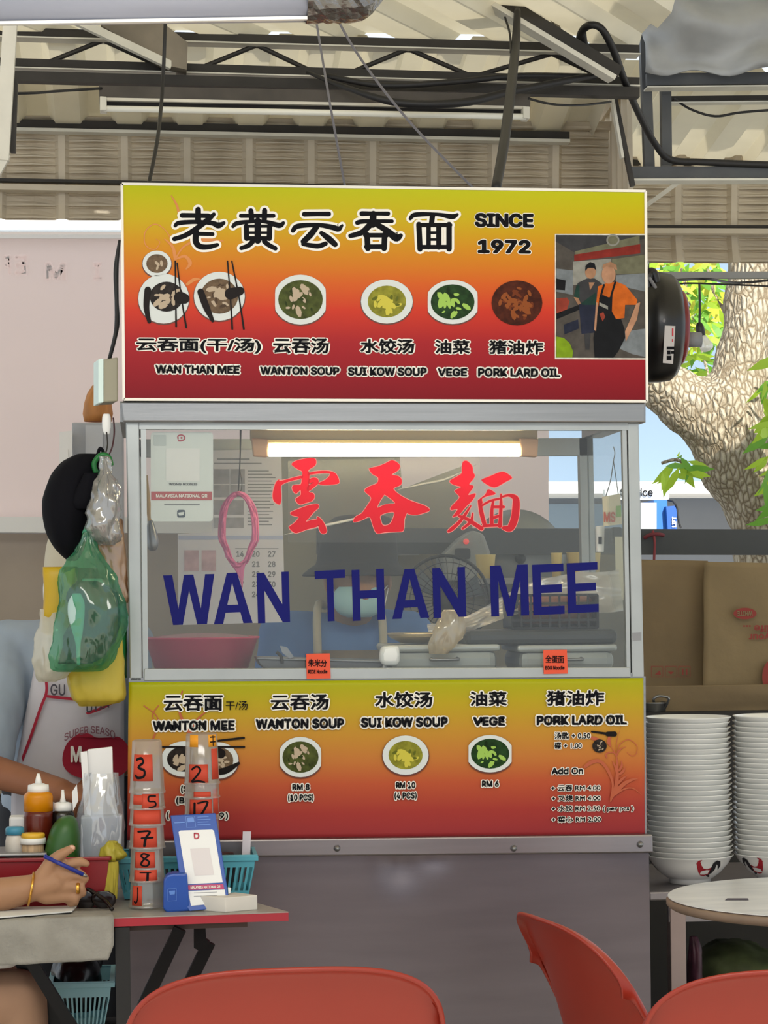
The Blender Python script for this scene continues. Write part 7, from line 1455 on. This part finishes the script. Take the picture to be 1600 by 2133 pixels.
obj('nail', pillowv([(1761, 146, 152, 0.004), (1764, 145, 156, 0.006), (1769, 147, 156, 0.004)], YH-0.021, n=6, seg=12), M('nail_pink', 'D8A890', rough=0.3), t, smooth=True)
sh_ = [[(SH, 0.056), (E, 0.046), (W, 0.03)], [(SH2, 0.056), (E2_, 0.046), (W2_, 0.03)]]
bm = bmesh.new(); limb(bm, [(SH, 0.066), (nk+Vector((0, 0, -0.02)), 0.082), (SH2, 0.066)])
for f, wx, wy in ((0.15, 0.125, 0.175), (0.4, 0.135, 0.165), (0.7, 0.135, 0.16), (1.02, 0.15, 0.175)): ball(bm, nk.lerp(pel, f), 1, (wx, wy, 0.13))
for ch_ in sh_: limb(bm, [(ch_[0][0], 0.068), (Vector(ch_[0][0]).lerp(Vector(ch_[1][0]), 0.55), 0.064)])
fuse('shirt', bm, M('white_shirt', 'D9D9D6', rough=0.85), t, voxel=0.01, smooth=5)
bm = bmesh.new()
limb(bm, [(pel+Vector((0, -0.09, 0)), 0.10), (KN, 0.063), (Vector((KN.x+0.012, KN.y, 0.30)), 0.06), (Vector((KN.x+0.0, KN.y, 0.13)), 0.055)])
limb(bm, [(pel+Vector((0, 0.09, 0)), 0.10), (KN2, 0.063), (Vector((KN2.x-0.06, KN2.y, 0.13)), 0.055)]); ball(bm, pel, 1, (0.15, 0.18, 0.11))
fuse('trousers', bm, M('brown_trousers', '9A7860', rough=0.85, var=0.1), t, voxel=0.008, smooth=5)
obj('hair', pillowv([(P(-300, 0, YH).x*0+1, 0, 0.1, 0.1), (2, 0, 0.1, 0.1)], YH, n=2, seg=3), hairm, None) if False else None
bm = bmesh.new(); ball(bm, hd_+Vector((-0.018, 0, 0.02)), 0.092, (1.0, 0.95, 1.1)); ball(bm, hd_+Vector((-0.06, 0, -0.05)), 0.06, (0.8, 1.1, 1.5)); fuse('hair', bm, hairm, t, voxel=0.009)
obj('shirt_hem', pillowv([(1990, -60, 20, 0.06), (1998, -60, 34, 0.08), (2008, -60, 37, 0.08), (2015, -50, 26, 0.05)], YH+0.0, n=9, seg=24), M('white_shirt', 'D9D9D6'), t, smooth=True)
t = thing('stool', 'low round stool under the seated person at the left edge', 'stool', (pel.x, pel.y, 0))
obj('seat', lathev([(0.02, 0.36), (0.15, 0.36), (0.16, 0.37), (0.16, 0.385), (0.15, 0.39), (0.0001, 0.39)], (pel.x, pel.y, 0), 32), redb, t)
for a in range(4): obj('leg', tubev([(pel.x+0.1*math.cos(a*1.571+0.78), pel.y+0.1*math.sin(a*1.571+0.78), 0.36), (pel.x+0.16*math.cos(a*1.571+0.78), pel.y+0.16*math.sin(a*1.571+0.78), 0)], 0.014, 8), redb, t)
# pen in the hand
t = thing('pen', 'blue ballpoint pen held in the seated person\'s hand', 'pen', tuple(H(140, 1805, -0.02)))
pa, pb_ = H(92, 1783, -0.026), H(182, 1826, -0.016)
obj('barrel', tubev([pa, pa.lerp(pb_, 0.9)], 0.0045, 12), M('pen_blue', '1E2E8C', rough=0.3), t, smooth=True)
obj('tip', tubev([pa.lerp(pb_, 0.9), pb_], [0.0042, 0.001], 12), steel, t, smooth=True)
obj('clip', bar(pa+Vector((0.002, -0.006, 0)), pa.lerp(pb_, 0.3)+Vector((0, -0.006, 0)), 0.002, 0.003), M('pen_blue', '1E2E8C'), t)
